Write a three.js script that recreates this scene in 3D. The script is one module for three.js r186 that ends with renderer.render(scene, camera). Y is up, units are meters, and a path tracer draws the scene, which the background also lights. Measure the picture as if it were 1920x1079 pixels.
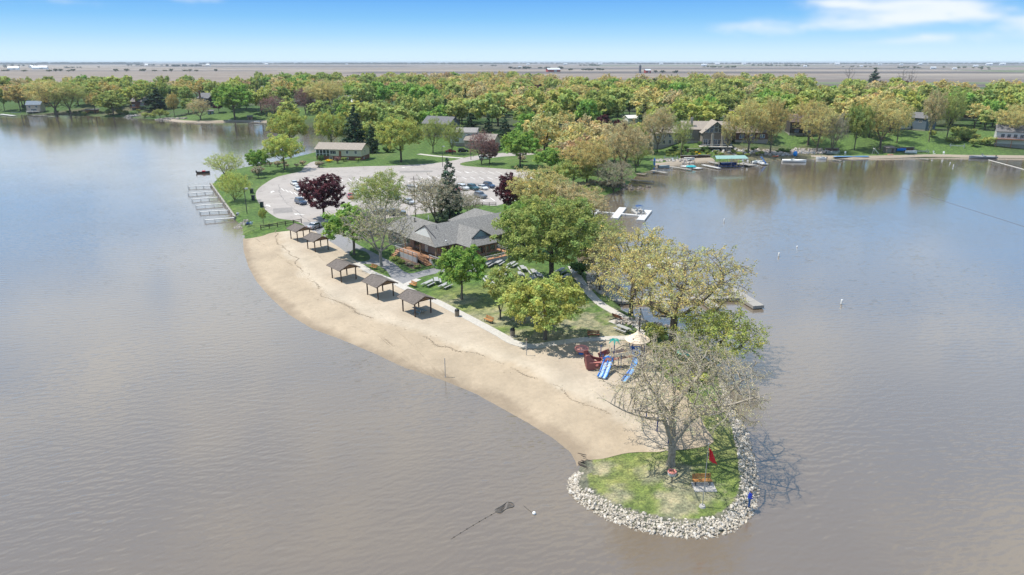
import * as THREE from 'three';
import { mergeGeometries, mergeVertices } from 'three/addons/utils/BufferGeometryUtils.js';
import { MarchingCubes } from 'three/addons/objects/MarchingCubes.js';
import { TessellateModifier } from 'three/addons/modifiers/TessellateModifier.js';

// ---------------------------------------------------------------- camera, sky, sun, exposure
const scene = new THREE.Scene();
const camera = new THREE.PerspectiveCamera(45.71, 1920 / 1079, 0.5, 60000);
camera.position.set(0, 39, 0);
camera.rotation.x = -THREE.MathUtils.degToRad(18.307);
const renderer = new THREE.WebGLRenderer({ antialias: true });
renderer.toneMapping = THREE.LinearToneMapping;
renderer.toneMappingExposure = 1.24;
renderer.shadowMap.enabled = true;
const SUN = new THREE.Vector3(-0.43, 0.9, -0.07).normalize();
const sun = new THREE.DirectionalLight(new THREE.Color(1, 0.95, 0.86), 4.9);
sun.name = 'sun';
sun.position.copy(SUN).multiplyScalar(400).add(new THREE.Vector3(0, 0, -150));
sun.target.position.set(0, 0, -150);
sun.castShadow = true;
sun.shadow.mapSize.set(4096, 4096);
sun.shadow.camera.left = sun.shadow.camera.bottom = -420; sun.shadow.camera.right = sun.shadow.camera.top = 420; sun.shadow.camera.far = 1200;
scene.add(sun, sun.target);
scene.fog = new THREE.FogExp2(new THREE.Color(0.80, 0.90, 1.0), 0.00006);

// ---------------------------------------------------------------- small maths
const TAU = Math.PI * 2, { lerp, clamp, degToRad: R } = THREE.MathUtils;
function rng(s) { s |= 0; return () => { s = (s + 0x6d2b79f5) | 0; let t = Math.imul(s ^ (s >>> 15), 1 | s); t = (t + Math.imul(t ^ (t >>> 7), 61 | t)) ^ t; return ((t ^ (t >>> 14)) >>> 0) / 4294967296; }; }
const ss = (a, b, x) => { const t = clamp((x - a) / (b - a), 0, 1); return t * t * (3 - 2 * t); };
function hash(x, y, s) { let h = Math.imul(x, 374761393) ^ Math.imul(y, 668265263) ^ Math.imul(s, 974634535); h = Math.imul(h ^ (h >>> 13), 1274126177); return ((h ^ (h >>> 16)) >>> 0) / 4294967296; }
function vnoise(x, y, s = 0, per = 0) {
  const xi = Math.floor(x), yi = Math.floor(y), u = x - xi, v = y - yi, a = u * u * (3 - 2 * u), b = v * v * (3 - 2 * v);
  const w = (i, j) => per ? hash(((i % per) + per) % per, ((j % per) + per) % per, s) : hash(i, j, s);
  return lerp(lerp(w(xi, yi), w(xi + 1, yi), a), lerp(w(xi, yi + 1), w(xi + 1, yi + 1), a), b);
}
function fbm(x, y, s = 0, o = 4, per = 0) { let t = 0, a = 0.5, n = 0; for (let i = 0; i < o; i++) { t += a * vnoise(x, y, s + i * 17, per); n += a; x *= 2; y *= 2; per *= 2; a *= 0.5; } return t / n; }

// ---------------------------------------------------------------- sky (air and wisps of cloud all round)
{
  const W = 2048, Hh = 1024, d = new Float32Array(W * Hh * 4);
  const ramp = [[0, 0.58, 0.73, 0.84], [0.8, 0.52, 0.70, 0.84], [2.0, 0.34, 0.59, 0.82], [3.2, 0.21, 0.48, 0.79], [4.6, 0.135, 0.38, 0.77], [7, 0.17, 0.41, 0.76], [10, 0.22, 0.45, 0.77], [28, 0.22, 0.42, 0.72], [90, 0.12, 0.27, 0.56]];
  const clouds = [];   // azimuth (deg, 0 straight ahead), elevation, half width, half height, strength
  clouds.push([27.5, 3.4, 8.5, 1.8, 0.85], [38, 2.3, 5.5, 1.3, 0.8], [20, 2.6, 6, 1.0, 0.55], [-23.5, 4.5, 5, 0.7, 0.55], [30, 1.6, 9, 0.7, 0.4]);
  const r = rng(77);
  for (let i = 0; i < 130; i++) { const el = 6 + 60 * Math.pow(r(), 1.5), w = 7 + r() * 14; clouds.push([r() * 360 - 180, el, w / Math.cos(R(el)), 2.5 + r() * 4.5, 0.45 + 0.55 * r()]); }
  for (let j = 0; j < Hh; j++) {
    const el = ((j + 0.5) / Hh - 0.5) * 180, e = Math.max(el, 0);
    let k = 0; while (k < ramp.length - 2 && ramp[k + 1][0] < e) k++;
    const t = clamp((e - ramp[k][0]) / (ramp[k + 1][0] - ramp[k][0]), 0, 1), base = [1, 2, 3].map((c) => lerp(ramp[k][c], ramp[k + 1][c], t));
    const here = clouds.filter((c) => Math.abs(el - c[1]) < c[3]);
    for (let i = 0; i < W; i++) {
      let az = ((i + 0.5) / W - 0.5) * 360 + 90; if (az > 180) az -= 360;    // u = 0.25 is -z
      let m = 0;
      if (el > 0) for (const c of here) {
        let da = az - c[0]; if (da > 180) da -= 360; if (da < -180) da += 360;
        const q = (da / c[2]) ** 2 + ((el - c[1]) / c[3]) ** 2;
        if (q < 1) m = Math.max(m, c[4] * (1 - q) ** 0.8);
      }
      let a = 0;
      if (m > 0) {
        const sx = az * 0.16, sy = el * (el < 8 ? 0.75 : 0.28);
        const wv = fbm(sx * 1.2 + 40, sy * 1.2, 5, 3) * 1.6, f = fbm(sx * 1.5 + wv, sy * 1.9 + wv + sx * 0.6, 9, 6);
        a = ss(0.42, 0.95, f * 0.85 + m * 0.62 - 0.12) * ss(0, 0.35, m) * 0.95;
      }
      const o = (j * W + i) * 4, cl = [0.74, 0.79, 0.83];
      for (let c = 0; c < 3; c++) d[o + c] = lerp(base[c], cl[c], a);
      d[o + 3] = 1;
    }
  }
  const t = new THREE.DataTexture(d, W, Hh, THREE.RGBAFormat, THREE.FloatType);
  t.mapping = THREE.EquirectangularReflectionMapping; t.magFilter = THREE.LinearFilter; t.needsUpdate = true;
  scene.background = t; scene.environment = t;
}

// ---------------------------------------------------------------- builders
const used = new Map();
function numbered(n) { const k = used.get(n) ?? 0; used.set(n, k + 1); return k ? n + '_' + String(k).padStart(3, '0') : n; }
function tag(o, label, category, group, kind) { if (label) o.userData.label = label; if (category) o.userData.category = category; if (group) o.userData.group = group; if (kind) o.userData.kind = kind; return o; }
function shadows(m) { m.castShadow = m.receiveShadow = true; return m; }
function part(name, geo, mat, parent, kind) { const m = shadows(new THREE.Mesh(Array.isArray(geo) ? merge(geo) : geo, mat)); m.name = name; if (kind) m.userData.kind = kind; parent.add(m); return m; }
function thing(name, label, category, group, x = 0, y = 0, z = 0, turn = 0) { const g = new THREE.Group(); g.name = numbered(name); g.position.set(x, y, z); g.rotation.y = turn; scene.add(g); return tag(g, label, category, group); }
function single(name, geo, mat, label, category, group, kind) { const m = part(numbered(name), geo, mat, scene); return tag(m, label, category, group, kind); }
function struct(name, geo, mat) { return single(name, geo, mat, null, null, null, 'structure'); }
function again(o, label, x, y, z, turn = 0) { const c = o.clone(); c.name = numbered(o.name.replace(/_\d{3}$/, '')); c.userData = { ...o.userData }; if (label) c.userData.label = label; c.position.set(x, y, z); c.rotation.y = turn; scene.add(c); return c; }
function plain(g) { const o = g.index ? g.toNonIndexed() : g; for (const k of Object.keys(o.attributes)) if (!['position', 'normal', 'uv'].includes(k)) o.deleteAttribute(k); if (!o.attributes.uv) o.setAttribute('uv', new THREE.BufferAttribute(new Float32Array(o.attributes.position.count * 2), 2)); if (!o.attributes.normal) o.computeVertexNormals(); return o; }
const merge = (list) => mergeGeometries(list.flat(9).map(plain));
const _m = new THREE.Matrix4(), _q = new THREE.Quaternion(), _e = new THREE.Euler();
function put(g, x = 0, y = 0, z = 0, rx = 0, ry = 0, rz = 0) { _q.setFromEuler(_e.set(rx, ry, rz, 'YXZ')); return g.applyMatrix4(_m.makeRotationFromQuaternion(_q).setPosition(x, y, z)); }
// box with real uv in metres, resting on y
function box(w, h, d, x = 0, y = 0, z = 0, ry = 0, rx = 0, rz = 0) {
  const g = new THREE.BoxGeometry(w, h, d), uv = g.attributes.uv, n = g.attributes.normal;
  for (let i = 0; i < uv.count; i++) { const a = Math.abs(n.getX(i)) > 0.5 ? d : w, b = Math.abs(n.getY(i)) > 0.5 ? d : h; uv.setXY(i, uv.getX(i) * a, uv.getY(i) * b); }
  return put(g, x, y + (rx || rz ? 0 : h / 2), z, rx, ry, rz);
}
const cyl = (r0, r1, h, x = 0, y = 0, z = 0, n = 10) => put(new THREE.CylinderGeometry(r1, r0, h, n), x, y + h / 2, z);
function bar(a, b, r, n = 6, r2 = r) {   // round bar between two points
  const A = new THREE.Vector3(...a), B = new THREE.Vector3(...b), L = A.distanceTo(B), g = new THREE.CylinderGeometry(r2, r, L, n);
  _q.setFromUnitVectors(new THREE.Vector3(0, 1, 0), B.clone().sub(A).normalize());
  return g.applyMatrix4(_m.makeRotationFromQuaternion(_q).setPosition(A.add(B).multiplyScalar(0.5)));
}
function beam(a, b, w, h) {   // square bar between two points, w across, h upwards
  const A = new THREE.Vector3(...a), B = new THREE.Vector3(...b), L = A.distanceTo(B), g = new THREE.BoxGeometry(w, h, L);
  const m = new THREE.Matrix4().lookAt(A, B, new THREE.Vector3(0, 1, 0)); m.setPosition(A.add(B).multiplyScalar(0.5)); return g.applyMatrix4(m);
}
const tube = (pts, r, seg = 20, n = 6) => new THREE.TubeGeometry(new THREE.CatmullRomCurve3(pts.map((p) => new THREE.Vector3(...p))), seg, r, n);
// polygons (lists of corners) to flat-shaded triangles, uv by plane in metres; each face fan-triangulated
function faces(list) {
  const p = [], uv = [];
  for (const f of list) {
    const v = f.map((q) => new THREE.Vector3(...q)), n = new THREE.Vector3().crossVectors(v[1].clone().sub(v[0]), v[2].clone().sub(v[0])).normalize();
    let ex = v[1].clone().sub(v[0]); ex.addScaledVector(n, -ex.dot(n)).normalize();
    if (Math.abs(n.y) < 0.95) { ex.set(n.z, 0, -n.x).normalize(); }
    const ey = new THREE.Vector3().crossVectors(n, ex);
    for (let i = 1; i + 1 < v.length; i++) for (const k of [0, i, i + 1]) { p.push(v[k].x, v[k].y, v[k].z); uv.push(v[k].dot(ex), v[k].dot(ey)); }
  }
  const g = new THREE.BufferGeometry(); g.setAttribute('position', new THREE.Float32BufferAttribute(p, 3)); g.setAttribute('uv', new THREE.Float32BufferAttribute(uv, 2)); g.computeVertexNormals(); return g;
}
// a slab of the given thickness whose top is the polygon: corners anticlockwise seen from outside
function slab(poly, t) {
  const v = poly.map((q) => new THREE.Vector3(...q)), n = new THREE.Vector3().crossVectors(v[1].clone().sub(v[0]), v[2].clone().sub(v[0])).normalize().multiplyScalar(-t);
  const lo = v.map((q) => q.clone().add(n).toArray()), hi = v.map((q) => q.toArray()), k = hi.length;
  return faces([hi, lo.slice().reverse(), ...hi.map((_, i) => [hi[i], lo[i], lo[(i + 1) % k], hi[(i + 1) % k]])]);
}
function prism(pts, y0, y1) {   // pts in x, z
  const s = new THREE.Shape(pts.map(([x, z]) => new THREE.Vector2(x, -z))), g = new THREE.ExtrudeGeometry(s, { depth: y1 - y0, bevelEnabled: false }); g.rotateX(-Math.PI / 2); return g.translate(0, y0, 0);
}
function smoothLine(pts, n = 8, closed = false) { return new THREE.CatmullRomCurve3(pts.map(([x, z]) => new THREE.Vector3(x, 0, z)), closed, 'centripetal').getPoints(pts.length * n).map((v) => [v.x, v.z]); }

// ---------------------------------------------------------------- textures: grain only
function tex(size, f, rx, ry = rx, srgb = true) {
  const d = new Uint8Array(size * size * 4);
  for (let j = 0; j < size; j++) for (let i = 0; i < size; i++) { const v = f(i / size, j / size, i, j), o = (j * size + i) * 4; for (let c = 0; c < 3; c++) d[o + c] = clamp(Math.round((Array.isArray(v) ? v[c] : v) * 255), 0, 255); d[o + 3] = 255; }
  const t = new THREE.DataTexture(d, size, size); t.wrapS = t.wrapT = THREE.RepeatWrapping; t.magFilter = THREE.LinearFilter; t.minFilter = THREE.LinearMipmapLinearFilter; t.generateMipmaps = true; t.needsUpdate = true;
  if (srgb) t.colorSpace = THREE.SRGBColorSpace; t.repeat.set(1 / rx, 1 / ry); return t;
}
const grain = (size, metres, cells, lo, hi, seed, oct = 5, srgb = true) => tex(size, (u, v) => lerp(lo, hi, fbm(u * cells, v * cells, seed, oct, cells)), metres, metres, srgb);
const std = (rgb, roughness = 0.8, o = {}) => new THREE.MeshStandardMaterial({ color: new THREE.Color().setRGB(...rgb), roughness, ...o });
const speck = (size, metres, seed, lo = 0.7, hi = 1) => tex(size, (u, v, i, j) => lerp(lo, hi, 0.6 * hash(i, j, seed) + 0.4 * fbm(u * 16, v * 16, seed, 3, 16)), metres);
const TX = {
  fine: speck(256, 3.1, 3), soft: grain(256, 9.7, 8, 0.78, 1, 11), sandMap: speck(512, 7.3, 21, 0.80, 1), sandBump: grain(512, 4.3, 12, 0, 1, 31, 5, false),
  grassMap: tex(512, (u, v, i, j) => { const a = fbm(u * 40, v * 40, 41, 3, 40), b = fbm(u * 9, v * 9, 43, 3, 9), k = 0.56 + 0.44 * a + 0.4 * (b - 0.5); return [k * (0.95 + 0.12 * (b - 0.5)), k, k * 0.93]; }, 5.7),
  grassBump: grain(512, 3.7, 48, 0, 1, 47, 2, false),
  shingle: tex(256, (u, v, i, j) => { const row = Math.floor(v * 16), k = Math.floor(u * 12 + row * 0.5 + hash(row, 3, 5)); return 0.74 + 0.2 * hash(k, row, 9) + 0.06 * hash(i, j, 2) - (v * 16 % 1 < 0.12 ? 0.18 : 0); }, 3.2, 2.4),
  siding: tex(64, (u, v, i, j) => 0.93 - (v * 8 % 1 < 0.12 ? 0.2 : 0) + 0.05 * hash(i, j, 4), 1.6, 1.6),
  brick: tex(128, (u, v, i, j) => { const row = Math.floor(v * 16), x = (u * 8 + (row % 2) * 0.5) % 1; return (v * 16 % 1 < 0.14 || x < 0.07) ? 0.8 : 0.62 + 0.3 * hash(Math.floor(u * 8 + (row % 2) * 0.5) % 8, row, 6); }, 1.9, 1.25),
  bark: tex(128, (u, v) => 0.62 + 0.38 * fbm(u * 24, v * 6, 51, 3, 0), 0.9, 1.6),
  woodGrain: tex(128, (u, v) => 0.75 + 0.25 * fbm(u * 4, v * 40, 53, 3, 0), 2, 1),
};
const M = {
  concrete: std([0.64, 0.60, 0.54], 0.9, { map: TX.fine }), dockWhite: std([0.74, 0.73, 0.71], 0.7, { map: TX.fine }), dockGrey: std([0.42, 0.39, 0.35], 0.85, { map: TX.fine }),
  dockWood: std([0.30, 0.25, 0.19], 0.85, { map: TX.woodGrain }), darkMetal: std([0.06, 0.06, 0.065], 0.5, { metalness: 0.3 }), galv: std([0.42, 0.43, 0.44], 0.45, { metalness: 0.6 }),
  brownWood: std([0.115, 0.075, 0.055], 0.85, { map: TX.woodGrain }), tanWood: std([0.34, 0.23, 0.14], 0.85, { map: TX.woodGrain }), orangeWood: std([0.52, 0.24, 0.075], 0.7, { map: TX.woodGrain }), rustWood: std([0.30, 0.12, 0.06], 0.75, { map: TX.woodGrain }),
  deckWood: std([0.50, 0.26, 0.14], 0.8, { map: TX.woodGrain }), shelterRoof: std([0.185, 0.155, 0.135], 0.95, { map: TX.shingle }), clubRoof: std([0.26, 0.25, 0.235], 0.95, { map: TX.shingle }),
  clubWall: std([0.38, 0.27, 0.22], 0.9, { map: TX.siding }), lattice: std([0.34, 0.345, 0.36], 0.85), white: std([0.76, 0.76, 0.74], 0.55), offWhite: std([0.62, 0.60, 0.56], 0.6),
  glass: new THREE.MeshPhysicalMaterial({ color: new THREE.Color().setRGB(0.03, 0.04, 0.05), roughness: 0.06, metalness: 0, clearcoat: 1, clearcoatRoughness: 0.03 }),
  tableTop: std([0.50, 0.50, 0.49], 0.6, { map: TX.fine }), tableBlue: std([0.20, 0.27, 0.30], 0.7), black: std([0.02, 0.02, 0.022], 0.6), rubber: std([0.025, 0.025, 0.027], 0.9),
  bark: std([0.21, 0.175, 0.14], 0.95, { map: TX.bark }), barkDark: std([0.115, 0.095, 0.08], 0.95, { map: TX.bark }), barkGrey: std([0.40, 0.375, 0.34], 0.95, { map: TX.bark }), barkTan: std([0.48, 0.42, 0.33], 0.95, { map: TX.bark }),
  playBlue: std([0.02, 0.20, 0.62], 0.4), navy: std([0.012, 0.045, 0.19], 0.45), maroon: std([0.24, 0.08, 0.07], 0.55), playTan: std([0.68, 0.56, 0.42], 0.7), palmGreen: std([0.01, 0.23, 0.19], 0.45), slidePale: std([0.40, 0.55, 0.72], 0.3),
  red: std([0.62, 0.02, 0.025], 0.7), coral: std([0.66, 0.25, 0.2], 0.6), mushroom: std([0.12, 0.36, 0.28], 0.6), trashTan: std([0.30, 0.25, 0.19], 0.9, { map: TX.fine }), binGreen: std([0.012, 0.03, 0.025], 0.6),
  stoneSlab: std([0.55, 0.52, 0.48], 0.95, { map: TX.fine }), paint: std([0.72, 0.70, 0.66], 0.8), rope: std([0.07, 0.07, 0.07], 0.9), ground: null,
};

// ---------------------------------------------------------------- the lie of the land (metres; the lake surface is y = 0)
const SHORE = [[-766.2,-609.4,0],[-600.73,-582.63,0],[-402.41,-552.25,0],[-373.45,-546.54,0],[-325.38,-535.46,0],[-277.77,-514.57,0],[-251.04,-499.92,0],[-216.21,-472.93,0],[-196.31,-477.23,0],[-167.23,-477.23,0],[-140.44,-460.47,0],[-112.64,-433.75,0],[-82.77,-400.41,0],[-72.97,-351.47,0],[-85.69,-326.88,0],[-90.37,-303.58,0],[-96.14,-281.7,0],[-102.18,-268.24,0],[-106.65,-253.37,0],[-100.12,-226.86,0],[-72.41,-174.84,0],[-67.14,-166.33,0],[-63.77,-158.04,1],[-58.14,-143.55,1],[-52.63,-131.33,1],[-47.13,-120.88,1],[-41.82,-112.4,1],[-35.97,-103.94,1],[-30.34,-97.64,1],[-25.33,-93.81,1],[-19.63,-88.91,1],[-14.36,-83.92,1],[-8.75,-80.02,1],[-4.65,-76.57,1],[-1.27,-72.83,1],[1.83,-69.27,1],[4.67,-65.77,1],[6.45,-62.76,1],[6.96,-60.36,1],[6.53,-58.65,0],[5.85,-57.47,0],[5.88,-55.47,0],[7.26,-53.27,0],[9.3,-51.42,0],[11.48,-50.25,0],[13.54,-49.61,0],[15.69,-49.33,0],[18.12,-49.75,0],[20.02,-50.9,0],[21.66,-52.72,0],[22.91,-55.14,0],[23.79,-57.74,0],[24.52,-60.55,0],[25.37,-64.67,0],[25.87,-67.83,0],[25.88,-71.78,0],[26.46,-75.85,0],[27.29,-80.02,0],[27.41,-83.59,0],[26.64,-87.43,0],[25.34,-90.62,0],[23.86,-93.61,0],[22.3,-97.21,0],[21.46,-99.67,0],[19.98,-102.72,0],[18.07,-105.95,0],[18.1,-109.09,0],[17.15,-112.12,0],[15.73,-114.13,0],[14.73,-117.72,0],[14.51,-124.87,0],[13.55,-133.23,0],[13.46,-143.55,0],[14.96,-158.04,0],[18.44,-175.48,0],[22.79,-189.23,0],[28.15,-207.75,0],[33.78,-215.96,0],[38.25,-225.82,0],[42.58,-239.99,0],[47.6,-253.37,0],[52.82,-259.93,0],[56.17,-269.67,0],[59.73,-269.67,0],[67.4,-275.56,0],[75.57,-283.27,0],[83.93,-284.86,0],[96.66,-283.27,0],[106.01,-284.86,0],[116.09,-288.1,0],[129.4,-294.79,0],[144.45,-291.41,0],[160,-293.09,0],[184.74,-296.51,0],[195.13,-294.79,0],[217.88,-293.09,0],[292.8,-281.7,0],[429.99,-245.9,0],[40000,-100,0],[40000,-40000,0],[-40000,-40000,0],[-40000,-900,0]];   // x, z, 1 where the shore is a sand beach
function shoreDist(x, z) {
  let best = 1e18, bi = 0, inside = false; const n = SHORE.length;
  for (let i = 0; i < n; i++) {
    const a = SHORE[i], b = SHORE[(i + 1) % n], vx = b[0] - a[0], vz = b[1] - a[1], t = clamp(((x - a[0]) * vx + (z - a[1]) * vz) / (vx * vx + vz * vz), 0, 1);
    const dx = a[0] + vx * t - x, dz = a[1] + vz * t - z, q = dx * dx + dz * dz;
    if (q < best) { best = q; bi = i; }
    if ((a[1] > z) !== (b[1] > z) && x < (b[0] - a[0]) * (z - a[1]) / (b[1] - a[1]) + a[0]) inside = !inside;
  }
  return [inside ? Math.sqrt(best) : -Math.sqrt(best), SHORE[bi][2]];
}
function landHeight(x, z, dd) {
  const [d, b] = dd ?? shoreDist(x, z);
  if (d < 0) return Math.max(-2, d * (b ? 0.1 : 0.4));
  const y = Math.min(0.7, d * (b ? 0.07 : 0.6)), r = Math.max(ss(-305, -345, z), ss(62, 85, x));
  return y + r * 6 * ss(4, 48, d);
}
const G = (x, z) => landHeight(x, z);
function inPoly(poly, x, z) { let c = false; for (let i = 0, j = poly.length - 1; i < poly.length; j = i++) { const a = poly[i], b = poly[j]; if ((a[1] > z) !== (b[1] > z) && x < (b[0] - a[0]) * (z - a[1]) / (b[1] - a[1]) + a[0]) c = !c; } return c; }
function polyDist(poly, x, z) { let q = 1e9; for (let i = 0, j = poly.length - 1; i < poly.length; j = i++) { const a = poly[j], b = poly[i], vx = b[0] - a[0], vz = b[1] - a[1], t = clamp(((x - a[0]) * vx + (z - a[1]) * vz) / (vx * vx + vz * vz + 1e-9), 0, 1); q = Math.min(q, Math.hypot(a[0] + vx * t - x, a[1] + vz * t - z)); } return inPoly(poly, x, z) ? q : -q; }

const SAND = [[-65.07,-155.74],[-61.56,-153.77],[-58.5,-155.36],[-57.08,-157.86],[-52.81,-158.91],[-49.39,-161.66],[-44.55,-154.17],[-38.24,-144.53],[-33.9,-137.16],[-30.57,-130.46],[-26.86,-123.99],[-21.87,-118.39],[-18.76,-113.82],[-12.5,-106.87],[-10.41,-104.3],[-7.28,-100.17],[-4.28,-96.11],[-1.55,-92.13],[-0.23,-90.15],[0.98,-88.99],[2.84,-88.24],[6.29,-89.57],[10.91,-90.93],[14.78,-91.13],[18.09,-91.13],[19.61,-88.24],[18.84,-82.09],[20.1,-77.08],[21.3,-71.79],[21.35,-66.85],[21.36,-63.51],[18.89,-62.25],[15.47,-61.79],[12.19,-61.94],[9.33,-61.16],[7.23,-60.9],[5.21,-57.29],[3.86,-61.54],[1.19,-67.48],[-5.14,-73.77],[-12.32,-79.4],[-24.25,-89.28],[-34.78,-98.76],[-46.38,-114.71],[-57.12,-135.18]];
const TIPGRASS = [[7.33,-60.32],[10.42,-61.15],[20.76,-62.98],[24.88,-63.38],[21.37,-52.61],[15.74,-49.57],[9.12,-51.82],[6.18,-56.57]];

// grass colour: patches of lush, dry and bare ground
const WORN = [[[4.73,-93.56], 6], [[1.54,-91.13], 5], [[-2.08,-99.71], 4], [[-6.67,-99.71], 4], [[11.67,-99.71], 6], [[14.41,-95.25], 4], [[-9.88,-108.47], 3], [[3.33,-99.71], 5], [[15.74,-58.52], 2.6], [[15.44,-56.26], 2], [[15.26,-54.15], 2], [[17.97,-55.4], 2.4], [[9.91,-54.15], 1.5], [[14.91,-52.16], 1.6], [[9.1,-59.34], 1.2], [[13.64,-56.7], 1.4]];
function turf(x, z, out, d) {
  const n = fbm(x * 0.11, z * 0.11, 61, 4), m = fbm(x * 0.5, z * 0.5, 67, 3), k = fbm(x * 0.03, z * 0.03, 71, 3);
  let dry = clamp((n - 0.47) * 1.6 + (m - 0.5) * 0.9, 0, 1) * 0.55;
  const tip = z > -75 ? 1 : 0, lower = z > -118 && x > -15 ? 1 : 0;
  dry = clamp(dry + tip * (0.42 + (m - 0.5) * 1.3 + (n - 0.5) * 0.8) + lower * (1 - tip) * (0.25 + (n - 0.5) * 0.9), 0, 1);
  let bare = 0;
  for (const [[wx, wz], r] of WORN) { const q = Math.hypot(x - wx, z - wz) / r; if (q < 1.4) bare = Math.max(bare, clamp((1.25 - q) * 1.1 + (m - 0.5) * 2.2 + (fbm(x * 1.7, z * 1.7, 73, 2) - 0.5) * 1.2, 0, 1) * 0.9); }
  const lush = tip ? [0.18, 0.235, 0.055] : [0.115, 0.20, 0.035], pale = [0.34, 0.33, 0.12], soil = [0.44, 0.365, 0.265], rocky = tip && d < 1.4 ? 1 : 0;
  for (let c = 0; c < 3; c++) out[c] = (rocky ? [0.24, 0.21, 0.17][c] : lerp(lerp(lush[c], pale[c], dry), soil[c], bare)) * (0.86 + 0.28 * k);
}
function woodFloor(x, z, out) {
  const n = fbm(x * 0.03, z * 0.03, 81, 4), g = ss(0.42, 0.58, n), a = [0.10, 0.085, 0.055], b = [0.075, 0.15, 0.024];
  for (let c = 0; c < 3; c++) out[c] = lerp(a[c], b[c], 0.35 + 0.65 * g);
}
function gridMesh(x0, x1, z0, z1, step, skip, paint, lower) {
  const nx = Math.round((x1 - x0) / step), nz = Math.round((z1 - z0) / step), W = nx + 1, pos = new Float32Array(W * (nz + 1) * 3), col = new Float32Array(pos.length), uv = new Float32Array(W * (nz + 1) * 2), dist = new Float32Array(W * (nz + 1)), o = [0, 0, 0], idx = [];
  for (let j = 0; j <= nz; j++) for (let i = 0; i <= nx; i++) {
    const k = j * W + i, x = x0 + i * step, z = z0 + j * step, dd = shoreDist(x, z); dist[k] = dd[0];
    let y = landHeight(x, z, dd); if (lower) y -= lower(x, z); paint(x, z, o, dd[0]);
    pos.set([x, y, z], k * 3); col.set(o, k * 3); uv.set([x, -z], k * 2);
  }
  for (let j = 0; j < nz; j++) for (let i = 0; i < nx; i++) {
    const a = j * W + i, b = a + 1, c = a + W, d = c + 1;
    if (Math.max(dist[a], dist[b], dist[c], dist[d]) < -4 - step || (skip && skip(x0 + (i + 0.5) * step, z0 + (j + 0.5) * step))) continue;
    idx.push(a, c, b, b, c, d);
  }
  const g = new THREE.BufferGeometry(); g.setAttribute('position', new THREE.BufferAttribute(pos, 3)); g.setAttribute('color', new THREE.BufferAttribute(col, 3)); g.setAttribute('uv', new THREE.BufferAttribute(uv, 2)); g.setIndex(idx); g.computeVertexNormals(); return g;
}
const grassMat = std([1, 1, 1], 0.95, { vertexColors: true, map: TX.grassMap, bumpMap: TX.grassBump, bumpScale: 0.05 });
const NEAR = (x, z) => x > 2.5 && x < 40 && z > -120;
for (const [x0, x1, z0, z1, st, skip] of [[-150, 90, -345, -40, 1.25, NEAR], [2.5, 40, -120, -40, 0.3125, null]]) struct('ground', gridMesh(x0, x1, z0, z1, st, skip, (x, z, o, d) => turf(x, z, o, d), (x, z) => { if (z > -170) { const q = polyDist(SAND, x, z); return q > 0.8 ? 0.3 : 0; } return 0; }), grassMat);
const LAWNS = [[[-228.01,-495.58], 18], [[-200.88,-485.03], 20], [[-141.85,-505.91], 26], [[-103.21,-504.71], 14], [[-169.68,-485.63], 16], [[144.47,-312.61], 24], [[160.46,-315.87], 22], [[191.2,-318.63], 30], [[198.29,-305.74], 22], [[133.53,-321.82], 16], [[65.8,-422.05], 18], [[227.86,-334.41], 16], [[11.47,-504.71], 14]];
const GARDEN = [[[64.67,-282.9], 16], [[77.91,-296.4], 16], [[88.61,-297.87], 15], [[98.87,-297.59], 15], [[110.28,-297.19], 14], [[121.1,-301.41], 12], [[130.64,-304.78], 11], [[41.47,-241.49], 12], [[-276.61,-528.02], 14], [[-309.09,-543.21], 14], [[-346.4,-550.1], 18]];
struct('far_ground', gridMesh(-900, 900, -960, -204, 6, (x, z) => x > -144 && x < 84 && z > -339, (x, z, o, d) => {
  woodFloor(x, z, o); let k = 0; for (const [[a, b], r] of LAWNS) k = Math.max(k, 1 - ss(r * 0.7, r * 1.2, Math.hypot(x - a, z - b)));
  let e = 0; for (const [[a, b], r] of GARDEN) e = Math.max(e, (1 - ss(r * 0.6, r * 1.2, Math.hypot(x - a, z - b) + (fbm(x * 0.12, z * 0.12, 87, 3) - 0.5) * r)) * 0.9); const soil = [0.21, 0.165, 0.115]; for (let c = 0; c < 3; c++) o[c] = lerp(o[c], soil[c], e); k *= 1 - e;
  const l = [0.125, 0.205, 0.04], n = 0.7 + 0.6 * fbm(x * 0.06, z * 0.06, 83, 4); for (let c = 0; c < 3; c++) o[c] = lerp(o[c], l[c] * n, k);
}, (x, z) => (x > -150 && x < 90 && z > -345 ? 0.2 : 0)), grassMat);

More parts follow.
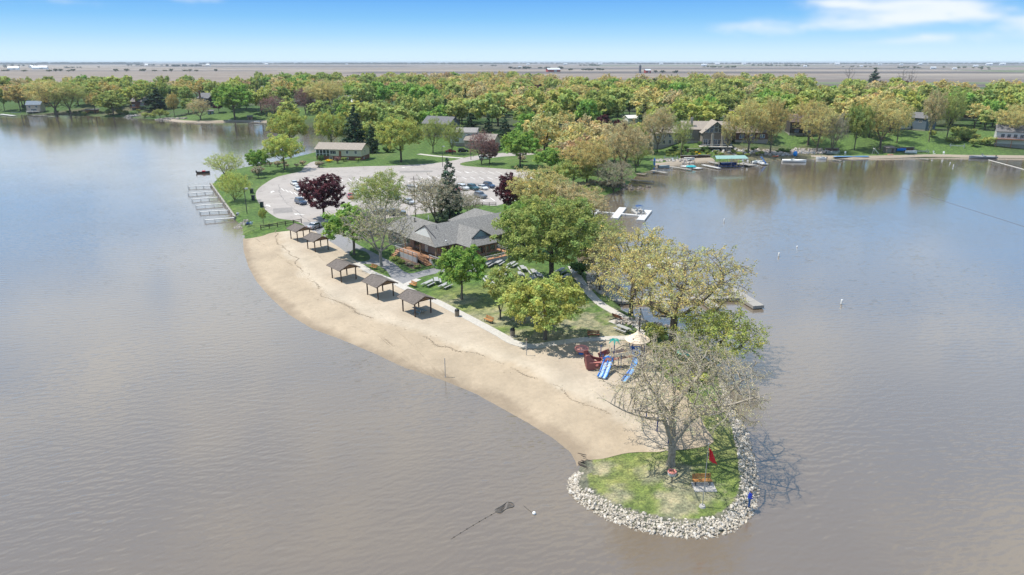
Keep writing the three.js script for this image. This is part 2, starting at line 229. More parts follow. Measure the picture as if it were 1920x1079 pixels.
// sheets laid on the flat top of the spit
function sheet(poly, y, mat, name, edge, ystep) {
  let g = new THREE.ShapeGeometry(new THREE.Shape(poly.map(([x, z]) => new THREE.Vector2(x, -z))));
  if (edge) { g = new TessellateModifier(edge, 9).modify(g); g = mergeVertices(g.deleteAttribute('normal')); }
  g.rotateX(-Math.PI / 2);
  const p = g.attributes.position, uv = new Float32Array(p.count * 2);
  for (let i = 0; i < p.count; i++) { const x = p.getX(i), z = p.getZ(i); p.setY(i, typeof y === 'function' ? y(x, z) : y); uv.set([x, -z], i * 2); }
  g.setAttribute('uv', new THREE.BufferAttribute(uv, 2)); g.computeVertexNormals();
  return name ? struct(name, g, mat) : g;
}
{ // beach: raked pale sand above the wrack line, smoother tan sand below it, a damp strip at the water
  const g = sheet(smoothLine(SAND, 4, true), (x, z) => landHeight(x, z) + 0.03, null, null, 1.1), p = g.attributes.position, col = new Float32Array(p.count * 3);
  for (let i = 0; i < p.count; i++) {
    const x = p.getX(i), z = p.getZ(i), d = shoreDist(x, z)[0], a = fbm(x * 0.16, z * 0.16, 91, 4), b = fbm(x * 0.9, z * 0.9, 93, 3), w = d + (a - 0.5) * 3.4 + (b - 0.5) * 1.2;
    const wet = 1 - ss(0.2, 1.7, w), low = 1 - ss(7.2, 8.8, w), pale = ss(7.6, 8.4, w) * (1 - ss(9, 11.5, w));
    const up = [0.49, 0.405, 0.305], dn = [0.465, 0.37, 0.26], wt = [0.27, 0.205, 0.14], pl = [0.56, 0.475, 0.36];
    const blot = 0.82 + 0.36 * fbm(x * 0.3, z * 0.3, 97, 4) + 0.10 * (b - 0.5) - 0.10 * low * ss(0.5, 0.62, fbm(x * 0.11 + 7, z * 0.11, 99, 4));
    for (let c = 0; c < 3; c++) col[i * 3 + c] = lerp(lerp(lerp(up[c], dn[c], low), pl[c], pale * 0.6 * (0.4 + b)), wt[c], wet * 0.7) * blot;
    p.setY(i, p.getY(i) + (d > 1 ? (b - 0.5) * 0.06 + (a - 0.5) * 0.08 : 0));
  }
  g.setAttribute('color', new THREE.BufferAttribute(col, 3)); g.computeVertexNormals();
  struct('sand_beach', g, std([1, 1, 1], 0.95, { vertexColors: true, map: TX.sandMap, bumpMap: TX.sandBump, bumpScale: 0.05 }));
}
const asphaltMat = std([0.46, 0.415, 0.38], 0.92, { map: tex(512, (u, v, i, j) => 0.80 + 0.12 * hash(i, j, 5) + 0.10 * (fbm(u * 6, v * 6, 101, 5, 6) - 0.5) - (Math.abs(fbm(u * 5, v * 5, 103, 4, 5) - 0.5) < 0.004 ? 0.25 : 0), 23) });
const LOT = [[-47.39,-160],[-54.51,-169.24],[-59.96,-172.33],[-62.89,-176.18],[-67.97,-184.4],[-73.45,-194.93],[-78.24,-206.64],[-80.51,-214.9],[-81.92,-225.88],[-82.36,-239.14],[-79.92,-246.33],[-77.94,-251.36],[-79.86,-263.42],[-80.25,-278.19],[-77.25,-276.64],[-74.71,-264.83],[-72.37,-260.65],[-65.2,-262.03],[-57.63,-264.83],[-47.58,-266.25],[-32.74,-272.1],[-23.99,-281.33],[-18.13,-292.89],[-4.72,-305.39],[9.55,-309.42],[9.27,-299.92],[-4.53,-292.89],[-15.26,-281.33],[-19.64,-275.11],[-20.59,-270.61],[-18.62,-266.25],[-11.21,-262.03],[0,-256.59],[7.83,-251.36],[4.4,-224.84],[-0.79,-199.79],[-4.18,-188.77],[-10.09,-190.28],[-18.73,-181.58],[-27.92,-175.53],[-35.32,-170.46],[-41.8,-166.24]];
const lot = sheet(smoothLine(LOT, 3, true), 0.708, asphaltMat, 'parking_lot', 12);
{ // stall lines
  const stripe = (x, z, len, ang, w = 0.2) => part('parking_line', put(new THREE.PlaneGeometry(w, len).rotateX(-Math.PI / 2), x, 0.714, z, 0, ang, 0), M.paint, lot);
  const row = ([x, z], n, step, dir, lang, len) => { for (let i = 0; i < n; i++) stripe(x + Math.cos(dir) * step * i, z - Math.sin(dir) * step * i, len, lang); };
  row([-72.28,-213.96], 9, 3.0, R(-48), R(28), 5.2); row([-69.75,-229.06], 7, 3.0, R(-44), R(32), 5.2);
  row([-58.41,-233.44], 12, 3.1, R(-12), R(24), 5.4); row([-53.45,-216.82], 9, 3.1, R(-12), R(24), 5.4);
  row([-34.19,-217.8], 15, 3.0, R(-2), R(20), 5.4); row([-31.6,-237.98], 14, 3.0, R(-4), R(22), 5.4); row([-22.52,-251.36], 12, 3.0, R(-8), R(24), 5.4); row([-29.71,-198.14], 13, 3.0, R(0), R(16), 5.2);
  const arrow = (x, z, a) => { const g = merge([put(new THREE.PlaneGeometry(0.35, 2.2).rotateX(-Math.PI / 2), 0, 0, 0.6), new THREE.ShapeGeometry(new THREE.Shape([new THREE.Vector2(-0.75, 0.3), new THREE.Vector2(0.75, 0.3), new THREE.Vector2(0, 1.7)])).rotateX(-Math.PI / 2)]); part('arrow_marking', put(g, x, 0.716, z, 0, a, 0), M.paint, lot); };
  arrow(...[-68.28,-188.77], R(35)); arrow(...[-56.42,-177.5], R(70)); arrow(...[-74.4,-210.24], R(5)); arrow(...[-15.52,-248.82], R(70)); arrow(...[-40.75,-262.03], R(100));
}
{ // tarred cracks, patches and drips on the lot
  const tar = std([0.16, 0.15, 0.145], 0.8), patchM = std([0.33, 0.305, 0.285], 0.95, { map: TX.fine }), r = rng(515), flatten = (g) => { const p = g.attributes.position; for (let i = 0; i < p.count; i++) p.setY(i, 0.7125); return g; };
  for (const line of [[[-77.51,-224.84], [-67.76,-199.79], [-56.82,-178.84], [-48.72,-163.92]], [[-75.44,-208.43], [-68.38,-217.8], [-56.13,-223.81], [-41.38,-219.77], [-28.19,-224.84]], [[-70.5,-251.36], [-55.26,-235.69], [-41.03,-217.8]], [[-51.42,-253.95], [-35,-235.69], [-19.38,-224.84], [-4.92,-208.43]], [[-32.76,-263.42], [-18.85,-241.49], [-3.52,-224.84]], [[-44.67,-175.53], [-52.62,-184.4], [-62.24,-189.52]], [[-18.52,-264.83], [-5.66,-241.49], [2.7,-230.14]]]) {
    const c = smoothLine(line, 9), f = []; for (let i = 0; i + 1 < c.length; i++) { const w = 0.05 + 0.07 * r(), [x0, z0] = c[i], [x1, z1] = c[i + 1], L = Math.hypot(x1 - x0, z1 - z0), nx = -(z1 - z0) / L * w, nz = (x1 - x0) / L * w, j = (fbm(x0 * 0.6, z0 * 0.6, 19, 2) - 0.5) * 1.4, k = (fbm(x1 * 0.6, z1 * 0.6, 19, 2) - 0.5) * 1.4; f.push([[x0 + nx + j, 0.7125, z0 + nz], [x0 - nx + j, 0.7125, z0 - nz], [x1 - nx + k, 0.7125, z1 - nz], [x1 + nx + k, 0.7125, z1 + nz]]); } const g = faces(f); tar.side = THREE.DoubleSide; part('sealed_crack', g, tar, lot);
  }
  for (const [p, w, d, a] of [[[-56.71,-205.76], 9, 5, 30], [[-47.89,-235.69], 7, 9, 12], [[-14.09,-224.84], 10, 4, -10], [[-62.18,-182.28], 5, 7, 20], [[-35.25,-251.36], 12, 4, 6]]) part('asphalt_patch', put(new THREE.PlaneGeometry(w, d).rotateX(-Math.PI / 2), p[0], 0.7105, p[1], 0, R(a), 0), patchM, lot);
  for (let i = 0; i < 60; i++) { const x = lerp(-95, 5, r()), z = lerp(-260, -190, r()); if (polyDist(LOT, x, z) < 3) continue; part('oil_stain', put(new THREE.CircleGeometry(0.25 + 0.45 * r(), 9).rotateX(-Math.PI / 2).scale(1, 1, 0.6 + 0.8 * r()), x, 0.7115, z, 0, r() * 3, 0), patchM, lot); }
}
// stone-chip walk round the clubhouse and the pale concrete footpath
const chipMat = std([0.34, 0.335, 0.34], 0.95, { map: speck(256, 2.3, 33, 0.62, 1) });
sheet(smoothLine([[-52.27,-168.03],[-46.33,-166.83],[-40.34,-157.3],[-34.54,-146.83],[-28.99,-138.83],[-23.69,-131.22],[-19.51,-124.33],[-16.55,-126.79],[-11.44,-130.09],[-10.22,-127.87],[-16.1,-122.97],[-18.5,-119.99],[-20.32,-117.76],[-22.15,-120.64],[-24.62,-126.79],[-27.6,-130.46],[-30.23,-130.84],[-33.9,-137.16],[-38.24,-144.53],[-44.55,-154.17],[-49.39,-161.66]], 4, true), 0.722, chipMat, 'stone_walk', 5);
sheet(smoothLine([[-34.37,-139.26],[-33.81,-141.85],[-31.59,-140.54],[-29.59,-136.75],[-29.2,-133.15],[-30.55,-132.37],[-32.58,-134.73]], 5, true), 0.727, std([0.085, 0.15, 0.03], 0.95, { map: TX.grassMap }), 'tree_lawn', 4);
sheet(smoothLine([[-40.97,-199.79],[-27.63,-173.6],[-22.57,-177.5],[-11.82,-186.56],[-10.01,-180.2],[-12.14,-169.24],[-21.23,-166.24],[-27.42,-163.35],[-25.64,-140.97],[-21.99,-131.98],[-19.19,-127.15],[-17.77,-128.24],[-22.07,-137.58],[-24.16,-140.97],[-28.02,-155.2]].slice(9).concat([[-25.94,-147.77]]), 4, true), 0.727, std([0.20, 0.13, 0.09], 0.95, { map: TX.fine }), 'mulch_bed', 4);
function ribbon(line, w, y0, y1) {
  const c = smoothLine(line, 8), l = [], r = [];
  c.forEach(([x, z], i) => { const a = c[Math.max(0, i - 1)], b = c[Math.min(c.length - 1, i + 1)], q = Math.hypot(b[0] - a[0], b[1] - a[1]), nx = -(b[1] - a[1]) / q * w / 2, nz = (b[0] - a[0]) / q * w / 2; l.push([x + nx, z + nz]); r.push([x - nx, z - nz]); });
  const f = [];
  for (let i = 0; i + 1 < c.length; i++) f.push([[...[l[i][0], y1, l[i][1]]], [l[i + 1][0], y1, l[i + 1][1]], [r[i + 1][0], y1, r[i + 1][1]], [r[i][0], y1, r[i][1]]], [[l[i][0], y0, l[i][1]], [l[i + 1][0], y0, l[i + 1][1]], [l[i + 1][0], y1, l[i + 1][1]], [l[i][0], y1, l[i][1]]], [[r[i][0], y1, r[i][1]], [r[i + 1][0], y1, r[i + 1][1]], [r[i + 1][0], y0, r[i + 1][1]], [r[i][0], y0, r[i][1]]]);
  const g = faces(f), p = g.attributes.position, uv = g.attributes.uv; for (let i = 0; i < p.count; i++) uv.setXY(i, p.getX(i) + p.getY(i), p.getZ(i)); return g;
}
struct('footpath', ribbon([[-31.16,-131.22],[-27.06,-125.03],[-22.06,-119.5],[-18.98,-115.31],[-12.63,-108.06],[-10.5,-105.31],[-7.34,-101.12],[-4.31,-96.99],[-1.57,-93.15],[-0.23,-91.13],[0.99,-89.95],[2.87,-89.18],[6.34,-90.34],[11,-91.72],[14.92,-92.13],[17.13,-92.33],[19.07,-93.15],[19.77,-94.82],[19.23,-97.21],[18.09,-99.71],[16.48,-103.05],[14.81,-106.87],[13.54,-112.36],[12.46,-120.64],[11.77,-128.97]], 1.55, 0.4, 0.78), M.concrete);
struct('footpath', ribbon([[-19.5,-116.83],[-18.66,-118.39],[-17.3,-120.64]], 1.3, 0.4, 0.76), M.concrete);
struct('house_path', ribbon([[-40.81,-301.72],[-31.91,-294.62],[-20.51,-287.83]], 2.6, 0.4, 0.75), M.concrete);
struct('garden_path', ribbon([[189.01,-333.37],[190.86,-329.63],[193.17,-322.3],[194.02,-310.61]], 1.6, 2, 5.4).translate(0, -4.4, 0), M.concrete);

{ // strips of sand along the banks
  const strip = (line, w) => { const c = smoothLine(line, 6), f = []; for (let i = 0; i + 1 < c.length; i++) { const q = (p, k) => { const a = c[Math.max(0, p - 1)], b = c[Math.min(c.length - 1, p + 1)], L = Math.hypot(b[0] - a[0], b[1] - a[1]), x = c[p][0] + (b[1] - a[1]) / L * k, z = c[p][1] - (b[0] - a[0]) / L * k; return [x, Math.max(-0.2, landHeight(x, z)) + 0.22, z]; }; for (const [u, v] of [[-0.3, 0.45], [0.45, 1.1], [1.1, 2.2]]) f.push([q(i, u * w), q(i + 1, u * w), q(i + 1, v * w), q(i, v * w)]); } return faces(f); };
  const m = std([0.40, 0.33, 0.25], 0.95, { map: TX.sandMap, side: THREE.DoubleSide });
  struct('shore_sand', strip([[127.9,-293.94],[136.93,-292.25],[144.45,-291.41],[160,-293.09],[184.74,-296.51],[195.13,-294.79],[217.88,-293.09],[244.68,-289.74]], 1.1), m); struct('shore_sand', strip([[56.17,-269.67],[59.73,-269.67],[67.4,-275.56],[75.37,-282.48],[83.93,-284.86]], 1.6), m); struct('shore_sand', strip([[-254.84,-499.92],[-216.21,-472.93],[-196.31,-477.23],[-167.23,-477.23]], 1.8), m);
}
// water: silty brown body with a rippled, mirror-like skin
{
  const N = 1024, r = rng(5), waves = [];
  for (let i = 0; i < 90; i++) {
    const lam = 0.42 * Math.pow(4, r()), a = R(108) + (r() + r() + r() - 1.5) * 0.75, k = 53 / lam, kx = Math.round(k * Math.cos(a)), ky = Math.round(k * Math.sin(a));
    waves.push([kx, ky, r() * TAU, 0.0016 * Math.pow(lam, 0.7)]);
  }
  const hgt = new Float32Array(N * N); let mx = 0;
  const S = new Float32Array(N); for (let i = 0; i < N; i++) S[i] = Math.sin(i / N * TAU);
  for (const [kx, ky, ph, am] of waves) { const p0 = Math.round(ph / TAU * N); for (let j = 0; j < N; j++) for (let i = 0; i < N; i++) hgt[j * N + i] += am * S[(((kx * i + ky * j + p0) % N) + N) % N]; }
  for (const v of hgt) mx = Math.max(mx, Math.abs(v));
  const data = new Float32Array(N * N * 4);
  for (let j = 0; j < N; j++) for (let i = 0; i < N; i++) { const g = 0.4 + 1.2 * fbm(i / N * 5, j / N * 5, 111, 3, 5), v = 0.5 + hgt[j * N + i] / mx * 0.5 * g * 0.8; data.set([v, v, v, 1], (j * N + i) * 4); }
  const bump = new THREE.DataTexture(data, N, N, THREE.RGBAFormat, THREE.FloatType); bump.wrapS = bump.wrapT = THREE.RepeatWrapping; bump.magFilter = THREE.LinearFilter; bump.repeat.set(1 / 53, 1 / 53); bump.needsUpdate = true;
  const rough = tex(512, (u, v) => { const n = fbm(u * 9 + fbm(u * 5, v * 5, 7, 2, 5) * 2, v * 9, 121, 5, 9); return 0.08 + 0.22 * ss(0.42, 0.66, n); }, 420, 240, false); rough.channel = 0;
  const g = new THREE.PlaneGeometry(9000, 4200, 1, 1).rotateX(-Math.PI / 2).translate(0, 0, -1500), p = g.attributes.position, uv = g.attributes.uv;
  for (let i = 0; i < p.count; i++) uv.setXY(i, p.getX(i), -p.getZ(i));
  struct('lake', g, new THREE.MeshPhysicalMaterial({ color: new THREE.Color().setRGB(0.155, 0.12, 0.085), roughness: 0.6, roughnessMap: rough, ior: 1.62, clearcoat: 1, clearcoatRoughness: 0.1, bumpMap: bump, bumpScale: mx * 2 * 0.95 }));
}

// the plain beyond: ploughed and fallow fields to the horizon
{
  const y = 6.7, soil = std([0.235, 0.19, 0.155], 1, { map: grain(256, 340, 6, 0.72, 1, 131) });
  const flat = (x0, x1, z0, z1, yy) => { const g = faces([[[x0, yy, z1], [x1, yy, z1], [x1, yy, z0], [x0, yy, z0]]]), p = g.attributes.position, uv = g.attributes.uv; for (let i = 0; i < p.count; i++) uv.setXY(i, p.getX(i), p.getZ(i)); return g; };
  struct('plain', [flat(-42000, 42000, -42000, -958, y), flat(-42000, -898, -958, -900, y), flat(898, 42000, -958, -150, y)], soil);
  const tones = [[0.27, 0.215, 0.17], [0.19, 0.155, 0.13], [0.33, 0.275, 0.22], [0.12, 0.10, 0.09], [0.25, 0.21, 0.175], [0.14, 0.17, 0.075]].map((c) => std(c, 1, { map: grain(128, 260, 5, 0.75, 1, 137) })), r = rng(19);
  let z = -980;
  for (let k = 0; z > -24000; k++) {
    const dz = 130 * Math.pow(1.22, k) * (0.7 + 0.6 * r());
    for (let x = -z * -1.1; x < -z * 1.1;) { const w = (400 + 900 * r()) * (1 + k * 0.22), t = r() < 0.1 ? 5 : Math.floor(r() * 5); struct('field', flat(x, x + w - 12, z - dz + 8, z, y + 0.03 + 0.02 * (k % 2)), tones[t]); x += w; }
    z -= dz;
  }
}

// ---------------------------------------------------------------- trees, grown towards points spread through the crown
function growTree(o) {
  const r = rng(o.seed), h = o.h, w = o.w, cb = o.cb, A = [], gauss = () => (r() + r() + r() + r() - 2) * 0.87;
  // crown: a main body and lobes with gaps between them
  const lobes = o.lobes ?? 9, cy = (h + cb) / 2, ry = (h - cb) / 2, L = [];
  if (o.cone) { for (let i = 0; i < o.att; i++) { const t = Math.pow(r(), 0.62), y = h - t * (h - cb), q = w / 2 * Math.pow(t, 0.85) * (0.35 + 0.65 * Math.sqrt(r())) * (0.8 + 0.2 * Math.sin(y * 4.2 + i % 5)), a = r() * TAU; A.push([q * Math.cos(a), y, q * Math.sin(a)]); } }
  else {
    L.push([0, cy, 0, w * 0.33, ry * 0.72, w * 0.33]);
    for (let i = 0; i < lobes; i++) { const a = i * 2.4 + r() * 0.8, e = Math.asin(clamp(-0.55 + 1.5 * (i + 0.5) / lobes, -1, 1)), q = 0.60 + 0.12 * r(), s = (o.lobeS ?? 0.36) * (0.75 + 0.5 * r()); L.push([Math.cos(a) * Math.cos(e) * w / 2 * q, cy + Math.sin(e) * ry * q, Math.sin(a) * Math.cos(e) * w / 2 * q, w / 2 * s * 1.1, ry * s, w / 2 * s * 1.1]); }
    for (let i = 0; i < o.att; i++) { const l = L[i % 3 === 0 ? 0 : 1 + Math.floor(r() * (L.length - 1))], z = r() * 2 - 1, a = r() * TAU, q = Math.pow(r(), 0.45), c = Math.sqrt(1 - z * z); A.push([l[0] + l[3] * q * c * Math.cos(a) + (o.side ?? 0), Math.max(cb * 0.8, l[1] + l[4] * q * z), l[2] + l[5] * q * c * Math.sin(a) + (o.back ?? 0)]); }
  }
  const D = o.step, P = [], par = [], kids = [];
  const add = (p, k) => { P.push(p); par.push(k); kids.push(0); if (k >= 0) kids[k]++; return P.length - 1; };
  const th = o.fork ?? cb * 0.9, n0 = Math.max(2, Math.round(th / D)), lean = [(o.lean?.[0] ?? gauss() * 0.04), (o.lean?.[1] ?? gauss() * 0.04)];
  let last = add([0, -0.3, 0], -1);
  for (let i = 1; i <= n0; i++) last = add([lean[0] * th * (i / n0) + gauss() * 0.03, th * i / n0, lean[1] * th * (i / n0) + gauss() * 0.03], last);
  if (o.leader) for (let y = th + D; y < h * 0.97; y += D) last = add([P[last][0] + gauss() * 0.05, y, P[last][2] + gauss() * 0.05], last);
  const runs = []; for (const [dx, dy, dz, len, on, at] of o.boughs ?? []) { let k = on === undefined ? n0 : runs[on][Math.floor(at * (runs[on].length - 1))], p = P[k], run = []; runs.push(run); let v = new THREE.Vector3(dx, dy, dz).normalize(); for (let s = D; s < len; s += D) { v.x += gauss() * 0.11; v.y += gauss() * 0.09 + 0.02; v.z += gauss() * 0.11; v.normalize(); p = [p[0] + v.x * D, p[1] + v.y * D, p[2] + v.z * D]; k = add(p, k); run.push(k); } }
  const nA = A.length, near = new Int32Array(nA).fill(-1), nd = new Float64Array(nA).fill(1e18), alive = new Uint8Array(nA).fill(1);
  const upd = (from) => { for (let k = from; k < P.length; k++) { const p = P[k]; for (let i = 0; i < nA; i++) if (alive[i]) { const a = A[i], q = (a[0] - p[0]) ** 2 + (a[1] - p[1]) ** 2 + (a[2] - p[2]) ** 2; if (q < nd[i]) { nd[i] = q; near[i] = k; } } } };
  upd(0);
  const kill = (o.kill ?? D * 1.1) ** 2, reach = (o.reach ?? 99) ** 2;
  for (let it = 0; it < 90; it++) {
    const acc = new Map(); let left = 0;
    for (let i = 0; i < nA; i++) if (alive[i]) { if (nd[i] < kill) { alive[i] = 0; continue; } if (nd[i] > reach) continue; left++; const a = A[i], p = P[near[i]], q = Math.sqrt(nd[i]), s = acc.get(near[i]) ?? [0, 0, 0]; s[0] += (a[0] - p[0]) / q; s[1] += (a[1] - p[1]) / q; s[2] += (a[2] - p[2]) / q; acc.set(near[i], s); }
    if (!left) break;
    const from = P.length;
    for (const [k, s] of acc) { if (kids[k] > 3) continue; s[0] += gauss() * 0.25; s[1] += gauss() * 0.25 + (o.trop ?? 0.05); s[2] += gauss() * 0.25; const q = Math.hypot(...s) || 1, p = P[k]; add([p[0] + s[0] / q * D, p[1] + s[1] / q * D, p[2] + s[2] / q * D], k); }
    if (P.length === from || P.length > 9000) break;
    upd(from);
  }
  if (o.twigs) { const m = P.length; for (let k = n0 + 1; k < m; k++) if (kids[k] <= 1) for (let t = 0; t < o.twigs; t++) { const b = P[par[k]], p = P[k]; let v = new THREE.Vector3(p[0] - b[0], p[1] - b[1], p[2] - b[2]).normalize(); v.x += gauss() * 0.8; v.y += gauss() * 0.7 + (o.droop ?? 0.1); v.z += gauss() * 0.8; v.normalize(); let q = k, l = D * (0.5 + r() * 0.7); q = add([p[0] + v.x * l, p[1] + v.y * l, p[2] + v.z * l], q); if (r() < 0.6) { v.x += gauss() * 0.5; v.y += gauss() * 0.5; v.z += gauss() * 0.5; v.normalize(); const e = P[q]; add([e[0] + v.x * l, e[1] + v.y * l, e[2] + v.z * l], q); } } }
  const n = P.length, rad = new Float64Array(n), e = o.exp ?? 2.3, tip = o.tip ?? 0.012;
  for (let k = n - 1; k > 0; k--) { if (!kids[k]) rad[k] = tip ** e; if (par[k] >= 0) rad[par[k]] += rad[k]; }
  for (let k = 0; k < n; k++) rad[k] = Math.max(tip, Math.pow(rad[k], 1 / e));
  if (o.trunkR) { const gm = Math.log(o.trunkR / tip) / Math.log(rad[2] / tip); for (let k = 0; k < n; k++) rad[k] = tip * Math.pow(rad[k] / tip, gm); }
  rad[0] = rad[1] * 1.5;
  // wood
  const pos = [], nor = [], uv = [], v = new THREE.Vector3(), a = new THREE.Vector3(), b = new THREE.Vector3(), minR = o.minR ?? 0;
  for (let k = 1; k < n; k++) {
    if (rad[k] < minR && !kids[k]) continue;
    const p = P[par[k]], q = P[k], sides = rad[k] < 0.035 ? 3 : rad[k] < 0.1 ? 4 : o.far ? 5 : 8, r0 = Math.min(rad[par[k]], rad[k] * 1.7), r1 = rad[k];
    v.set(q[0] - p[0], q[1] - p[1], q[2] - p[2]).normalize(); a.set(Math.abs(v.y) > 0.9 ? 1 : 0, Math.abs(v.y) > 0.9 ? 0 : 1, 0).cross(v).normalize(); b.crossVectors(v, a);
    for (let s = 0; s < sides; s++) {
      const c0 = Math.cos(s / sides * TAU), s0 = Math.sin(s / sides * TAU), c1 = Math.cos((s + 1) / sides * TAU), s1 = Math.sin((s + 1) / sides * TAU);
      const V = (P0, rr, c, sn) => { const nx = a.x * c + b.x * sn, ny = a.y * c + b.y * sn, nz = a.z * c + b.z * sn; pos.push(P0[0] + nx * rr, P0[1] + ny * rr, P0[2] + nz * rr); nor.push(nx, ny, nz); uv.push(Math.atan2(sn, c) * 0.3, P0[1]); };
      V(p, r0, c0, s0); V(p, r0, c1, s1); V(q, r1, c1, s1); V(p, r0, c0, s0); V(q, r1, c1, s1); V(q, r1, c0, s0);
    }
  }
  const wood = new THREE.BufferGeometry(); wood.setAttribute('position', new THREE.Float32BufferAttribute(pos, 3)); wood.setAttribute('normal', new THREE.Float32BufferAttribute(nor, 3)); wood.setAttribute('uv', new THREE.Float32BufferAttribute(uv, 2));
  // leaves: small bent faces round the twigs
  const lp = [], ln = [], lc = [], N = new THREE.Vector3(), U = new THREE.Vector3(), W = new THREE.Vector3(), tint = o.tint ?? 0.28;
  for (let k = 1; k < n; k++) {
    if (rad[k] > (o.leafMax ?? 0.035) || P[k][1] < cb * 0.7) continue;
    const c = P[k], many = o.leafN * (kids[k] ? 0.6 : 1), clump = 1 + (r() - 0.5) * tint * 1.2, hue = (r() - 0.5) * tint;
    for (let i = 0; i < many; i++) {
      if (r() > (o.leafFill ?? 1)) continue;
      const x = c[0] + gauss() * o.leafR, y = c[1] + gauss() * o.leafR * 0.85 - (o.hang ?? 0) * r(), z = c[2] + gauss() * o.leafR, s = o.leafS * (0.6 + 0.8 * r());
      N.set(gauss() + x / w * 1.1, gauss() + 0.55, gauss() + z / w * 1.1).normalize(); U.set(r() - 0.5, r() - 0.5, r() - 0.5).cross(N).normalize(); W.crossVectors(N, U);
      const f = clump * (1 + (r() - 0.5) * tint), cr = f * (1 + hue), cg = f, cb2 = f * (1 - hue * 0.5);
      const pt = (u, q, d) => { lp.push(x + U.x * u * s + W.x * q * s + N.x * d * s, y + U.y * u * s + W.y * q * s + N.y * d * s, z + U.z * u * s + W.z * q * s + N.z * d * s); ln.push(N.x, N.y, N.z); lc.push(cr, cg, cb2); };
      pt(-0.55, 0, -0.06); pt(0.08, -0.36, 0.05); pt(0.08, 0.36, 0.05); pt(0.08, -0.36, 0.05); pt(0.6, 0, -0.08); pt(0.08, 0.36, 0.05);
    }
  }
  const leaves = new THREE.BufferGeometry(); leaves.setAttribute('position', new THREE.Float32BufferAttribute(lp, 3)); leaves.setAttribute('normal', new THREE.Float32BufferAttribute(ln, 3)); leaves.setAttribute('color', new THREE.Float32BufferAttribute(lc, 3));
  leaves.computeVertexNormals();
  const src = lp.length > 900 ? lp : pos, rr = [], hh = []; for (let i = 0; i < src.length; i += 9) { rr.push(Math.hypot(src[i] - (o.side ?? 0), src[i + 2] - (o.back ?? 0))); hh.push(src[i + 1]); }
  rr.sort((p, q) => p - q); hh.sort((p, q) => p - q);
  return { wood, leaves, w: 2 * rr[Math.floor(rr.length * 0.975)], h: hh[Math.floor(hh.length * 0.996)], cb, tris: pos.length / 9 + lp.length / 9 };
}
const leafMat = (rgb, thin = 0.4) => new THREE.MeshPhysicalMaterial({ color: new THREE.Color().setRGB(...rgb), roughness: 1, specularIntensity: 0.25, vertexColors: true, side: THREE.DoubleSide, transmission: thin, thickness: 0 });
const LEAF = {
  bright: leafMat([0.26, 0.41, 0.085]), lime: leafMat([0.43, 0.47, 0.125]), olive: leafMat([0.315, 0.375, 0.105]), moss: leafMat([0.38, 0.43, 0.13]), oak: leafMat([0.57, 0.51, 0.20]), oakTan: leafMat([0.54, 0.46, 0.24]), oakGold: leafMat([0.54, 0.45, 0.17]),
  purple: leafMat([0.106, 0.034, 0.043], 0.2), dusk: leafMat([0.300, 0.174, 0.156], 0.25), pine: leafMat([0.050, 0.090, 0.048], 0.1), spruce: leafMat([0.120, 0.156, 0.102], 0.1), bud: leafMat([0.552, 0.504, 0.288]), willow: leafMat([0.480, 0.540, 0.144]), dark: leafMat([0.102, 0.180, 0.054], 0.25), rust: leafMat([0.46, 0.33, 0.18]), yellow: leafMat([0.750, 0.600, 0.030]), grey: leafMat([0.408, 0.372, 0.252]),
};
let triCount = 0;
